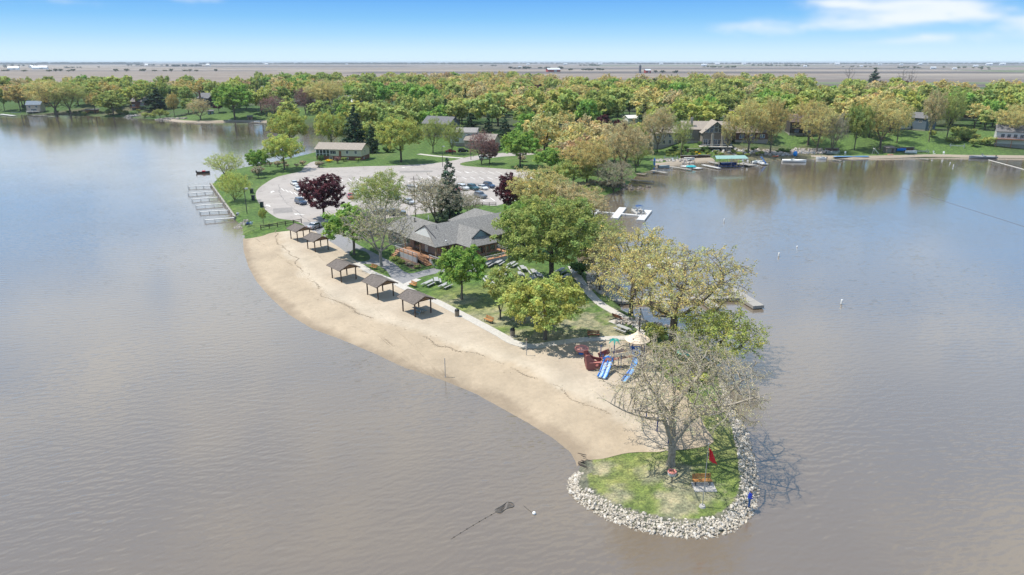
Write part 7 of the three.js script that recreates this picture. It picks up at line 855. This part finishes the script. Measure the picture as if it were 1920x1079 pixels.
// ---------------------------------------------------------------- riprap, drift line, bushes
function rockGeo(seed) { const g = mergeVertices(new THREE.IcosahedronGeometry(1, 1).deleteAttribute('normal').deleteAttribute('uv')), p = g.attributes.position, r = rng(seed); for (let i = 0; i < p.count; i++) { const k = 0.72 + 0.5 * r(); p.setXYZ(i, p.getX(i) * k, p.getY(i) * k * 0.75, p.getZ(i) * k); } const f = g.toNonIndexed(); f.computeVertexNormals(); return f; }
{
  const r = rng(404), stone = std([0.55, 0.495, 0.42], 0.95), geos = [1, 2, 3].map(rockGeo), line = [];
  // shoreline stretch from the west corner of the tip right round to the playground side
  const a0 = SHORE.findIndex((s) => Math.hypot(s[0] - [6.53,-58.65][0], s[1] - [6.53,-58.65][1]) < 0.3), b0 = SHORE.findIndex((s) => Math.hypot(s[0] - [27.41,-83.59][0], s[1] - [27.41,-83.59][1]) < 0.3);
  const pts = smoothLine(SHORE.slice(a0, b0 + 1), 12); const bank = thing('rock_revetment', 'band of pale broken rocks armouring the tip of the spit', 'rocks', null, 0, 0, 0);
  const list = [], big = [], m = new THREE.Matrix4(), q = new THREE.Quaternion(), e = new THREE.Euler(), col = new THREE.Color();
  let acc = 0;
  for (let i = 0; i + 1 < pts.length; i++) {
    const [x0, z0] = pts[i], [x1, z1] = pts[i + 1], L = Math.hypot(x1 - x0, z1 - z0), nx = (z1 - z0) / L, nz = -(x1 - x0) / L, s = i / pts.length, width = s < 0.12 ? 1.0 : s < 0.62 ? 1.6 : s < 0.85 ? 1.75 : 1.0;
    acc += L * (s < 0.85 ? 100 : 60); for (; acc > 0; acc--) {
      const t = r(), u = -0.35 + width * Math.pow(r(), 0.9), x = lerp(x0, x1, t) + nx * u * 1 + (r() - 0.5) * 0.3, z = lerp(z0, z1, t) + nz * u + (r() - 0.5) * 0.3, dd = shoreDist(x, z)[0]; if (dd < -0.7) continue;
      const sz = 0.058 + 0.105 * r() * r() + 0.03 * r(), y = Math.max(-0.1, Math.min(0.62, dd * 0.45)) + r() * 0.16, k = 0.55 + 0.52 * r(); (sz > 0.155 && big.length < 280 ? big : list).push([x, y, z, sz, k, r()]);
    }
  }
  const per = [[], [], []]; list.forEach((o, i) => per[i % 3].push(o));
  per.forEach((arr, k) => { const im = new THREE.InstancedMesh(geos[k], stone, arr.length); im.name = 'rocks'; im.userData.kind = 'stuff'; shadows(im); arr.forEach(([x, y, z, sz, c, t], i) => { q.setFromEuler(e.set(t * 9, t * 31, t * 17)); m.compose(new THREE.Vector3(x, y, z), q, new THREE.Vector3(sz * (0.8 + 0.6 * t), sz, sz)); im.setMatrixAt(i, m); im.setColorAt(i, col.setRGB(c, c * (0.97 + 0.03 * t), c * (0.90 + 0.1 * t))); }); bank.add(im); });
  const tones = [0.8, 1, 1.18].map((k) => std([0.52 * k, 0.475 * k, 0.41 * k].map((v) => Math.min(0.8, v)), 0.95));
  big.forEach(([x, y, z, sz, c, t], i) => { const b = part('boulder', geos[i % 3], tones[i % 3], bank); b.position.set(x, y + 0.05, z); b.rotation.set(t * 9, t * 31, t * 17); b.scale.set(sz * 1.25, sz * 1.05, sz * 1.1); });
  console.log('rocks', list.length, 'boulders', big.length);
  // rocks on the banks: right bank rockery, cove edge, seawall corner
  const heap = (name, label, cx, cz, rx, rz, n, s0, tone) => { const im = new THREE.InstancedMesh(geos[0], std(tone, 0.95), n); im.name = numbered(name); shadows(im); tag(im, label, 'rocks', null, 'stuff'); for (let i = 0; i < n; i++) { const a = r() * TAU, k = Math.sqrt(r()), x = cx + Math.cos(a) * k * rx, z = cz + Math.sin(a) * k * rz, t = r(), s = s0 * (0.6 + 0.9 * r()); q.setFromEuler(e.set(t * 9, t * 31, t * 17)); m.compose(new THREE.Vector3(x, Math.max(-0.1, G(x, z)) + s * 0.2, z), q, new THREE.Vector3(s * 1.2, s, s)); im.setMatrixAt(i, m); const c = 0.6 + 0.5 * r(); im.setColorAt(i, col.setRGB(c, c, c)); } scene.add(im); };
  for (const [p, rx, rz, n, s, tone, label] of [[[113.5,-299.78], 9, 5, 150, 0.5, [0.42, 0.37, 0.33], 'rockery below the brown cottage'], [[131.03,-305.78], 9, 5, 170, 0.5, [0.40, 0.36, 0.33], 'rocky bank below the dark stained house'], [[96.3,-300.61], 9, 4, 90, 0.45, [0.55, 0.52, 0.48], 'white rocks below the glass gable terrace'], [[65.07,-279.75], 9, 4, 120, 0.45, [0.42, 0.38, 0.34], 'rocks below the beige house'], [[-240.94,-494.56], 12, 4, 120, 0.6, [0.33, 0.29, 0.25], 'rubble on the left bank'], [[-282,-520.57], 5, 6, 50, 0.6, [0.36, 0.33, 0.3], 'pale rubble slope on the left bank'], [[-67.87,-167.2], 1.4, 4, 130, 0.14, [0.42, 0.38, 0.33], 'stones at the corner between seawall and beach'], [[15.65,-118.88], 2, 7, 110, 0.28, [0.42, 0.37, 0.31], 'stones along the shore by the white docks'], [[36.58,-221.96], 9, 4, 120, 0.35, [0.2, 0.17, 0.14], 'dark stones along the cove bank'], [[20.25,-98.78], 5, 1.4, 80, 0.25, [0.4, 0.35, 0.3], 'stones along the shore behind the rope climber']]) heap('stone_bank', label, p[0], p[1], rx, rz, n, s, tone);
  // drift line on the beach: dark twigs and weed
  const drift = []; const beach = smoothLine(SHORE.filter((s) => s[2]).map((s) => [s[0], s[1]]), 14);
  for (let i = 0; i + 1 < beach.length; i++) { const [x0, z0] = beach[i], [x1, z1] = beach[i + 1], L = Math.hypot(x1 - x0, z1 - z0), nx = (z1 - z0) / L, nz = -(x1 - x0) / L; for (let k = 0; k < L * 12; k++) { const t = r(), bx = lerp(x0, x1, t), bz = lerp(z0, z1, t), w = 7.9 + (fbm(bx * 0.13, bz * 0.13, 211, 3) - 0.5) * 4.6, u = w + (r() + r() - 1) * 0.22 + (r() < 0.06 ? (r() - 0.5) * 4 : 0); if (fbm(bx * 0.3, bz * 0.3, 213, 2) < 0.3 + r() * 0.15) continue; drift.push([bx + nx * u, bz + nz * u, r()]); } }
  const dm = new THREE.InstancedMesh(new THREE.BoxGeometry(0.15, 0.02, 0.04), std([0.33, 0.265, 0.19], 1), drift.length); drift.forEach(([x, z, t], i) => { q.setFromEuler(e.set(0, t * 40, 0)); m.compose(new THREE.Vector3(x, G(x, z) + 0.06, z), q, new THREE.Vector3(0.5 + t, 1, 0.8 + t)); dm.setMatrixAt(i, m); }); dm.name = 'drift_line'; shadows(dm); tag(dm, 'dark line of twigs and weed washed up along the beach', 'debris', null, 'stuff'); scene.add(dm);
  // driftwood clump where beach meets the tip
  const [lx, lz] = [6.75,-61.74], dw = thing('driftwood', 'dark tangle of driftwood where the beach meets the grassy tip', 'driftwood', null, lx, 0, lz); for (let i = 0; i < 9; i++) { const a = -0.9 + r() * 0.5, l = 0.5 + r() * 0.8, x = (r() - 0.3) * 0.9, z = (r() - 0.3) * 2.4; part('branch', bar([x, 0.05, z], [x + Math.cos(a) * l, 0.12 + r() * 0.15, z - Math.sin(a) * l], 0.05, 5, 0.02), M.barkDark, dw); }
}
// bushes and reeds
{
  const bushK = growTree({ seed: 61, h: 2, w: 2.6, cb: 0.15, att: 90, step: 0.26, leafN: 26, leafS: 0.22, leafR: 0.26, lobes: 9, tip: 0.012, leafMax: 0.05, fork: 0.15, tint: 0.35, minR: 0.02 });
  const bush = ([x, z], w, h, leaf, label, group) => plant('bush', bushK, leaf, M.barkDark, { x, z, w, h }, label, group, x * 3.1, 'bush');
  bush([-14.42,-128.24], 2.6, 1.8, LEAF.dark, 'clipped dark green bush right of the deck steps'); bush([-5.87,-131.22], 3.6, 1.5, LEAF.olive, 'low hedge bush at the deck front, left'); bush([-3.8,-133.54], 4, 1.7, LEAF.olive, 'low hedge bush at the deck front, right'); bush([-76.01,-273.59], 2.6, 3.0, LEAF.dark, 'dark upright yew at the ranch house corner'); bush([-73.6,-276.64], 3, 1.0, LEAF.yellow, 'bright yellow flowering bush before the ranch house'); bush([-69.43,-273.59], 2.6, 2.6, LEAF.dusk, 'brownish bush before the ranch house door'); bush([-67.96,-278.19], 2.4, 1.7, LEAF.olive, 'round green bush before the ranch house'); bush([-62.01,-276.64], 2.2, 1.6, LEAF.olive, 'round green bush at the right of the ranch house front'); bush([-23.86,-133.54], 2, 0.7, LEAF.moss, 'pale low plant in the mulch bed'); bush([-22.2,-131.22], 1.8, 0.7, LEAF.olive, 'dark low plant in the mulch bed'); bush([-18.56,-127.87], 1.4, 0.6, LEAF.moss, 'small plant by the deck steps'); bush([-20.28,-129.71], 1.6, 0.5, LEAF.grey, 'dry low plant in the mulch bed');
  bush([20.61,-86.58], 3.2, 1.4, LEAF.moss, 'scrubby bush below the largest oak'); bush([20.86,-80.46], 2.6, 1.0, LEAF.olive, 'scrubby bush right of the playground tower'); bush([21.35,-75.91], 2.6, 0.8, LEAF.moss, 'low scrub behind the bare tree'); bush([20.4,-91.13], 4, 2.4, LEAF.moss, 'bush at the shore behind the rope climber'); bush([23.71,-78.13], 2.6, 1.0, LEAF.willow, 'pale scrub under the lime-green tree'); bush([13.14,-123.65], 5, 2.5, LEAF.dark, 'dark bush at the shore by the white docks');
  const r = rng(88); for (const [p, n, rx, rz, leaf, label, s] of [[[34.41,-219.18], 12, 16, 4, LEAF.grey, 'brown scrub bush along the cove bank', 3.6], [[24.6,-197.11], 10, 5, 14, LEAF.moss, 'green scrub bush along the cove bank', 3.6], [[-86.45,-264.83], 10, 14, 3, LEAF.grey, 'brushy scrub under the driveway lime tree', 2.6], [[-309.13,-535.75], 12, 26, 3, LEAF.olive, 'green scrub bush at the left bank water', 4], [[-263.77,-510.31], 9, 14, 3, LEAF.moss, 'pale green scrub bush at the left bank', 4.4], [[70.18,-302.92], 16, 16, 6, LEAF.dark, 'dark garden shrub below the beige house', 3], [[77.4,-294.32], 12, 12, 4, LEAF.olive, 'garden shrub on the terraces', 2.2], [[99.49,-295.87], 10, 12, 5, LEAF.olive, 'garden shrub beside the stone stairway', 2], [[114.6,-302.91], 9, 10, 4, LEAF.dark, 'dark shrub in the rockery', 2.2], [[218.02,-318.58], 14, 18, 6, LEAF.moss, 'shrub between the lawn and the white house', 4], [[79.04,-296.35], 6, 9, 3, LEAF.yellow, 'yellow flowering shrub on the terraces', 1.1], [[208.42,-327.36], 10, 12, 5, LEAF.olive, 'dense shrub at the top right of the lawn', 5], [[-354.45,-542.99], 10, 30, 3, LEAF.dark, 'dark scrub bush at the far left water', 3.6], [[-61.95,-308.58], 8, 10, 4, LEAF.dark, 'dark shrub behind the ranch house', 3], [[19.73,-282.93], 10, 16, 12, LEAF.grey, 'bare brown thicket bush right of the grass island', 5]]) for (let i = 0; i < n; i++) { const x = p[0] + (r() - 0.5) * 2 * rx, z = p[1] + (r() - 0.5) * 2 * rz; if (shoreDist(x, z)[0] < 0.3) continue; const w = s * (0.7 + 0.6 * r()); bush([x, z], w, w * (0.55 + 0.3 * r()), leaf, label, label + ' group'); }
}
// ---------------------------------------------------------------- people
{
  const skin = std([0.48, 0.30, 0.21], 0.6), hairM = std([0.08, 0.055, 0.04], 0.9);
  // one continuous body from tapered bones, meshed from a smooth distance field
  function figure(bones, cell, k = 0.035) {
    let lo = [1e9, 1e9, 1e9], hi = [-1e9, -1e9, -1e9]; for (const b of bones) for (const p of [b[0], b[1]]) for (let c = 0; c < 3; c++) { lo[c] = Math.min(lo[c], p[c] - 0.2); hi[c] = Math.max(hi[c], p[c] + 0.2); }
    const size = Math.max(hi[0] - lo[0], hi[1] - lo[1], hi[2] - lo[2]), n = Math.min(150, Math.ceil(size / cell)), mid = lo.map((v, c) => (v + hi[c]) / 2), mc = new MarchingCubes(n, new THREE.MeshBasicMaterial(), false, false, 300000); mc.isolation = 0;
    const P = [0, 0, 0];
    for (let z = 0; z < n; z++) for (let y = 0; y < n; y++) for (let x = 0; x < n; x++) {
      P[0] = mid[0] + (x / n * 2 - 1) * size / 2; P[1] = mid[1] + (y / n * 2 - 1) * size / 2; P[2] = mid[2] + (z / n * 2 - 1) * size / 2; let d = 1e9; if (P[0] < lo[0] || P[0] > hi[0] || P[2] < lo[2] || P[2] > hi[2]) { mc.field[z * n * n + y * n + x] = -1; continue; }
      for (const [a, b, r0, r1] of bones) { const vx = b[0] - a[0], vy = b[1] - a[1], vz = b[2] - a[2], wx = P[0] - a[0], wy = P[1] - a[1], wz = P[2] - a[2], t = clamp((wx * vx + wy * vy + wz * vz) / (vx * vx + vy * vy + vz * vz + 1e-9), 0, 1), q = Math.hypot(wx - vx * t, wy - vy * t, wz - vz * t) - lerp(r0, r1, t), h = clamp(0.5 + 0.5 * (d - q) / k, 0, 1); d = lerp(d, q, h) - k * h * (1 - h); }
      mc.field[z * n * n + y * n + x] = -d;
    }
    mc.update(); const g = new THREE.BufferGeometry(), cnt = mc.count, p = mc.positionArray.slice(0, cnt * 3); for (let i = 0; i < p.length; i++) p[i] = mid[i % 3] + p[i] * size / 2; g.setAttribute('position', new THREE.BufferAttribute(p, 3)); g.setAttribute('normal', new THREE.BufferAttribute(mc.normalArray.slice(0, cnt * 3), 3)); return g;
  }
  function hand(h, dir) { const b = [[h, [h[0] + dir[0] * 0.09, h[1] + dir[1] * 0.09, h[2] + dir[2] * 0.09], 0.032, 0.036]]; for (let i = 0; i < 4; i++) { const o = (i - 1.5) * 0.02, s = [h[0] + dir[0] * 0.09 + o, h[1] + dir[1] * 0.09, h[2] + dir[2] * 0.09], l = 0.07 - Math.abs(i - 1.3) * 0.008, e = [s[0] + dir[0] * l * 0.6, s[1] + dir[1] * l * 0.6 - 0.01, s[2] + dir[2] * l * 0.6]; b.push([s, e, 0.0095, 0.009], [e, [e[0], e[1] - l * 0.35, e[2] + 0.01], 0.009, 0.008]); } b.push([[h[0] + 0.03, h[1], h[2]], [h[0] + 0.06, h[1] - 0.02, h[2] + 0.045], 0.012, 0.01]); return b; }
  const person = (label, x, y, z, turn, J, shirt, pants, cap, fine) => {
    const t = thing('person', label, 'person', null, x, y, z, turn), { hip, neck, head, knees, feet, elbows, hands } = J, B = [];
    const hipW = 0.09, shW = 0.19; B.push([hip, [lerp(hip[0], neck[0], 0.5), lerp(hip[1], neck[1], 0.5), lerp(hip[2], neck[2], 0.5)], 0.15, 0.145], [[lerp(hip[0], neck[0], 0.5), lerp(hip[1], neck[1], 0.5), lerp(hip[2], neck[2], 0.5)], [neck[0], neck[1] - 0.1, neck[2]], 0.145, 0.14], [[neck[0] - shW, neck[1] - 0.07, neck[2]], [neck[0] + shW, neck[1] - 0.07, neck[2]], 0.075, 0.075], [neck, head, 0.055, 0.055]);
    // head: skull, jaw, nose, ears
    B.push([[head[0], head[1] + 0.06, head[2] - 0.01], [head[0], head[1] + 0.1, head[2]], 0.092, 0.094], [[head[0], head[1], head[2] + 0.03], [head[0], head[1] - 0.03, head[2] + 0.04], 0.066, 0.05], [[head[0], head[1] + 0.06, head[2] + 0.095], [head[0], head[1] + 0.03, head[2] + 0.112], 0.012, 0.018], [[head[0] - 0.092, head[1] + 0.05, head[2]], [head[0] - 0.094, head[1] + 0.02, head[2]], 0.018, 0.015], [[head[0] + 0.092, head[1] + 0.05, head[2]], [head[0] + 0.094, head[1] + 0.02, head[2]], 0.018, 0.015]);
    [-1, 1].forEach((s, i) => { const sh = [neck[0] + s * shW, neck[1] - 0.08, neck[2]], e = elbows[i], h = hands[i], d = new THREE.Vector3(h[0] - e[0], h[1] - e[1], h[2] - e[2]).normalize().toArray(), hp = [hip[0] + s * hipW, hip[1] - 0.04, hip[2]], k = knees[i], f = feet[i]; B.push([sh, e, 0.062, 0.047], [e, h, 0.047, 0.034], ...hand(h, d), [hp, k, 0.092, 0.066], [k, [f[0], f[1] + 0.09, f[2]], 0.062, 0.045], [[f[0], f[1] + 0.05, f[2] - 0.03], [f[0], f[1] + 0.035, f[2] + 0.16], 0.048, 0.036]); });
    part('body', figure(B, fine ? 0.016 : 0.03, 0.02), skin, t);
    const grow = (list, by) => list.map(([a, b, r0, r1]) => [a, b, r0 + by, r1 + by]), shirtB = grow([...B.slice(0, 3)], 0.022), pantB = [[[hip[0] - 0.05, hip[1], hip[2]], [hip[0] + 0.05, hip[1] + 0.02, hip[2]], 0.16, 0.16]]; [-1, 1].forEach((s, i) => { const sh = [neck[0] + s * shW, neck[1] - 0.08, neck[2]], e = elbows[i], h = hands[i], hp = [hip[0] + s * hipW, hip[1] - 0.04, hip[2]], k = knees[i], f = feet[i]; shirtB.push([sh, e, 0.085, 0.066], [e, [lerp(e[0], h[0], 0.88), lerp(e[1], h[1], 0.88), lerp(e[2], h[2], 0.88)], 0.066, 0.05]); pantB.push([hp, k, 0.112, 0.086], [k, [f[0], f[1] + 0.1, f[2]], 0.084, 0.075]); });
    part('shirt', figure(shirtB, fine ? 0.024 : 0.035, 0.03), shirt, t); part('trousers', figure(pantB, fine ? 0.024 : 0.035, 0.03), pants, t);
    part('hair', new THREE.SphereGeometry(0.108, 14, 10, 0, TAU, 0, Math.PI * 0.56).rotateX(-0.35).translate(head[0], head[1] + 0.085, head[2] - 0.012), cap ?? hairM, t); for (const s of [-1, 1]) part('eye', new THREE.SphereGeometry(0.011, 6, 5).translate(head[0] + s * 0.034, head[1] + 0.065, head[2] + 0.084), M.black, t); part('mouth', box(0.045, 0.008, 0.01, head[0], head[1] - 0.002, head[2] + 0.097), std([0.3, 0.1, 0.09], 0.6), t);
    for (const f of feet) part('shoe', new THREE.SphereGeometry(1, 10, 7).scale(0.062, 0.055, 0.15).translate(f[0], f[1] + 0.045, f[2] + 0.06), M.black, t);
    return t;
  };
  const blue = std([0.02, 0.05, 0.42], 0.8), jeans = std([0.03, 0.10, 0.26], 0.9), [px, pz] = [21.6,-52.86];
  const stand = { hip: [0, 0.93, 0], neck: [0, 1.44, 0.05], head: [0, 1.56, 0.08], knees: [[-0.1, 0.5, 0.03], [0.11, 0.5, 0.04]], feet: [[-0.11, 0, 0], [0.13, 0, 0.05]], elbows: [[-0.27, 1.12, 0.05], [0.27, 1.13, 0.06]], hands: [[-0.17, 1.02, 0.27], [0.16, 1.04, 0.28]] };
  const ang = person('person in blue jacket and jeans fishing from the rocks at the tip', px, Math.max(0.25, G(px, pz)) + 0.16, pz, R(75), stand, blue, jeans, std([0.06, 0.06, 0.07], 0.9), true);
  { const t = thing('fishing_rod', 'thin fishing rod held by the person in blue', 'fishing rod', null, ang.position.x, ang.position.y, ang.position.z, R(75)); part('rod', bar([0.0, 0.98, 0.2], [0.05, 1.75, 2.3], 0.014, 5, 0.004), M.black, t); part('reel', new THREE.SphereGeometry(0.04, 8, 6).translate(0.02, 0.98, 0.38), M.galv, t); }
  const sit = { hip: [0, 0.42, 0], neck: [0, 0.92, 0.08], head: [0, 1.05, 0.12], knees: [[-0.12, 0.5, 0.42], [0.12, 0.48, 0.43]], feet: [[-0.13, 0.02, 0.5], [0.13, 0.02, 0.52]], elbows: [[-0.28, 0.66, 0.14], [0.28, 0.66, 0.15]], hands: [[-0.14, 0.6, 0.36], [0.14, 0.6, 0.37]] };
  for (const [p, mat, pm, label, turn] of [[[-64.9,-163.92], std([0.04, 0.10, 0.30], 0.8), M.black, 'seated person in dark blue by the beach corner', -100], [[-64.26,-164.5], std([0.42, 0.52, 0.66], 0.8), M.tableBlue, 'seated person in pale blue by the beach corner', -90], [[-71.63,-175.16], std([0.6, 0.6, 0.6], 0.8), M.black, 'person in white sitting at the seawall corner', -120]]) {
    const t = person(label, p[0], 0.72, p[1], R(turn), sit, mat, pm), c = thing('folding_chair', 'low folding chair under the ' + label, 'chair', null, p[0], 0.72, p[1], R(turn)); part('seat', box(0.5, 0.04, 0.45, 0, 0.24, 0.02), mat, c); part('back', put(box(0.5, 0.5, 0.04), 0, 0.52, -0.3, -0.2, 0, 0), mat, c); for (const [x, z] of [[-0.23, 0.2], [0.23, 0.2], [-0.23, -0.2], [0.23, -0.2]]) part('leg', cyl(0.015, 0.015, 0.25, x, 0, z, 5), M.galv, c);
  }
}
// ---------------------------------------------------------------- far farms and tree belts on the plain
{
  const r = rng(909), barnW = std([0.72, 0.73, 0.74], 0.6), barnR = std([0.35, 0.05, 0.04], 0.8), roofW = std([0.68, 0.70, 0.72], 0.5, { metalness: 0.2 });
  const barn = (px, w, d, h, wall, roof, label, name = 'farm_building') => { const c = thing(name, label, 'farm building', 'farm buildings on the plain', px[0], 6.7, px[1], (r() - 0.5) * 0.8); part('wall', box(w, h, d), wall, c); for (const s of [-1, 1]) part('roof_plane', slab(s > 0 ? [[-w / 2 - 0.5, h - 0.3, d / 2 + 0.5], [w / 2 + 0.5, h - 0.3, d / 2 + 0.5], [w / 2 + 0.5, h + d * 0.28, 0], [-w / 2 - 0.5, h + d * 0.28, 0]] : [[w / 2 + 0.5, h - 0.3, -d / 2 - 0.5], [-w / 2 - 0.5, h - 0.3, -d / 2 - 0.5], [-w / 2 - 0.5, h + d * 0.28, 0], [w / 2 + 0.5, h + d * 0.28, 0]], 0.3), roof, c); part('door', box(w * 0.22, h * 0.75, 0.2, w * 0.1, 0, d / 2 + 0.1), M.galv, c); };
  barn([-2150.68,-3265.73], 60, 22, 9, barnW, roofW, 'large white barn at the left edge of the plain'); barn([-2120.7,-3047.3], 40, 18, 8, barnW, roofW, 'white farm shed at the far left edge'); barn([-2551.65,-3811.8], 20, 14, 12, barnW, barnW, 'white farmhouse beside the large left barn'); barn([137.88,-2403.52], 46, 18, 8, barnR, roofW, 'long red barn with white roof in the middle of the plain'); barn([411.5,-2173.59], 18, 12, 8, barnR, roofW, 'small red barn beside the dark silo');
  { const p = [388.82,-2173.59], c = thing('silo', 'dark upright silo beside the small red barn', 'silo', null, p[0], 6.7, p[1]); part('tank', cyl(3.4, 3.4, 21, 0, 0, 0, 14), std([0.12, 0.125, 0.14], 0.8), c); part('dome', new THREE.SphereGeometry(3.4, 14, 6, 0, TAU, 0, Math.PI / 2).translate(0, 21, 0), std([0.16, 0.165, 0.18], 0.6), c); }
  for (const [p, w, label] of [[[-4422.86,-10182.61], 70, 'white elevator buildings on the left horizon'], [[-2770.36,-6542.15], 60, 'white barn group left of centre'], [[-1917.6,-8329.28], 50, 'bright white barn near the middle horizon'], [[-6950.21,-13094.98], 80, 'white tower building at the left horizon'], [[-3329.3,-6542.15], 60, 'white farmhouse beyond the left field'], [[1530.99,-5723.04], 70, 'white farmstead right of centre'], [[2381.54,-8329.28], 90, 'grey-white elevator on the right horizon'], [[1969.69,-4817.72], 40, 'white house and barn on the right plain'], [[2476.05,-5085.96], 40, 'white barn on the right plain'], [[3912.53,-7634.29], 60, 'distant white shed beyond the right field'], [[2067.49,-3517.76], 40, 'long white shed in the right fields'], [[2017.02,-3265.73], 30, 'pale green-roofed shed in the right fields'], [[3288.79,-5085.96], 50, 'grey barn at the far right'], [[4684.57,-7046.21], 90, 'white barns at the far right horizon'], [[5216.71,-7634.29], 90, 'white shed at the far right horizon'], [[3773.35,-8329.28], 90, 'white speck of a farm on the right horizon'], [[4732.15,-8329.28], 80, 'white farm on the far right horizon'], [[618.58,-8329.28], 70, 'white farm behind the red barn'], [[170.11,-7634.29], 60, 'pale barn in the middle distance'], [[51.03,-4576.3], 30, 'pale farmhouse among the far trees'], [[1122.73,-9163.28], 80, 'white barn on the middle horizon'], [[1905.23,-9163.28], 80, 'grey barn on the middle horizon'], [[-2845.48,-8329.28], 60, 'small pale barn left of centre'], [[-3250.99,-10182.61], 80, 'pale farm on the left-middle horizon'], [[4139.34,-7634.29], 60, 'pale barn beyond the leafless trees'], [[2959.91,-9163.28], 90, 'pale barn on the right-middle horizon']]) { barn(p, w * 0.6, w * 0.3, w * 0.16, barnW, roofW, label); }
  // belts of trees: masses too far to tell apart
  const belt = growTree({ seed: 71, h: 12, w: 26, cb: 0.5, att: 70, step: 1.6, kill: 1.9, leafN: 22, leafS: 2.0, leafR: 1.5, lobes: 12, tip: 0.05, leafMax: 0.3, far: true, minR: 1, tint: 0.3, fork: 0.5 });
  const bm = [[0.085, 0.10, 0.05], [0.14, 0.145, 0.07], [0.07, 0.085, 0.05]].map((c) => { const m = leafMat(c, 0.1); m.transmission = 0; return m; }), m = new THREE.Matrix4(), q = new THREE.Quaternion();
  const wood = (label, list, k) => { const im = new THREE.InstancedMesh(belt.leaves, bm[k], list.length); im.name = numbered('tree_belt'); shadows(im); tag(im, label, 'tree belt', null, 'stuff'); list.forEach(([x, z, s, sy], i) => { q.setFromAxisAngle(new THREE.Vector3(0, 1, 0), x * 0.37); m.compose(new THREE.Vector3(x, 6.2, z), q, new THREE.Vector3(s, sy, s)); im.setMatrixAt(i, m); }); scene.add(im); };
  const row = (a, b, dens, s) => { const out = []; const L = Math.hypot(b[0] - a[0], b[1] - a[1]), n = Math.round(L / 22 * dens); for (let i = 0; i < n; i++) { const t = r(); out.push([lerp(a[0], b[0], t) + (r() - 0.5) * 20, lerp(a[1], b[1], t) + (r() - 0.5) * -a[1] * 0.06, s * (0.7 + 0.6 * r()), s * (0.7 + 0.7 * r())]); } return out; };
  wood('long wooded belt along the left horizon', [...row([-7711.65,-10182.61], [-5367.92,-10182.61], 2.77, 1.52), ...row([-6577.59,-10182.61], [-5443.52,-10182.61], 3.17, 1.92), ...row([-4385.06,-10182.61], [-3704.62,-10182.61], 3.17, 1.60)], 0); wood('wooded belt along the middle horizon', [...row([-3629.01,-10182.61], [0,-10182.61], 2.18, 1.52), ...row([-2721.76,-10182.61], [-1512.09,-10182.61], 2.38, 1.52), ...row([-907.25,-10182.61], [-151.21,-10182.61], 2.38, 1.52)], 0); wood('wooded belt along the right horizon', [...row([0,-11456.77], [1616.05,-11456.77], 1.08, 1.52), ...row([1436.48,-10182.61], [7560.45,-10182.61], 1.58, 1.44), ...row([6653.19,-10182.61], [7031.21,-10182.61], 3.17, 1.60)], 0);
  wood('scattered farm trees on the left plain', [...row([-2969.19,-4159.3], [-2783.62,-4159.3], 0.90, 0.72), ...row([-3198.07,-6105.29], [-3039.3,-6105.29], 1.62, 0.96), ...row([-2561.66,-5385.77], [-2341.51,-5385.77], 2.16, 0.96), ...row([-2499.88,-3978], [-2307.58,-3978], 0.72, 0.72), ...row([-3955.06,-5723.04], [-3827.48,-5723.04], 1.44, 0.96)], 2); wood('farm tree clumps in the middle distance', [...row([0,-3517.76], [261.71,-3517.76], 1.44, 0.80), ...row([212.64,-2856.18], [361.48,-2856.18], 1.62, 0.64), ...row([567.03,-6105.29], [771.17,-6105.29], 1.44, 1.04), ...row([-255.17,-5723.04], [-106.32,-5723.04], 0.90, 0.80), ...row([453.63,-2173.59], [510.33,-2173.59], 1.62, 0.64)], 2); wood('farm tree clumps on the right plain', [...row([1113.45,-4159.3], [1299.02,-4159.3], 1.98, 0.80), ...row([1871.21,-5723.04], [2190.17,-5723.04], 1.26, 0.96), ...row([2101.36,-5385.77], [2281.48,-5385.77], 1.44, 0.88), ...row([2126.38,-4576.3], [2245.45,-4576.3], 1.08, 0.72), ...row([2069.67,-3811.8], [2197.25,-3811.8], 1.62, 0.72), ...row([2310.66,-3811.8], [2523.3,-3811.8], 0.90, 0.72), ...row([1995.96,-3047.3], [2064,-3047.3], 0.72, 0.56)], 1);
  wood('hedge of trees before the left field', [...row([-1852.31,-2537.64], [-1020.66,-2537.64], 0.63, 0.64)], 1);
}

renderer.render(scene, camera);
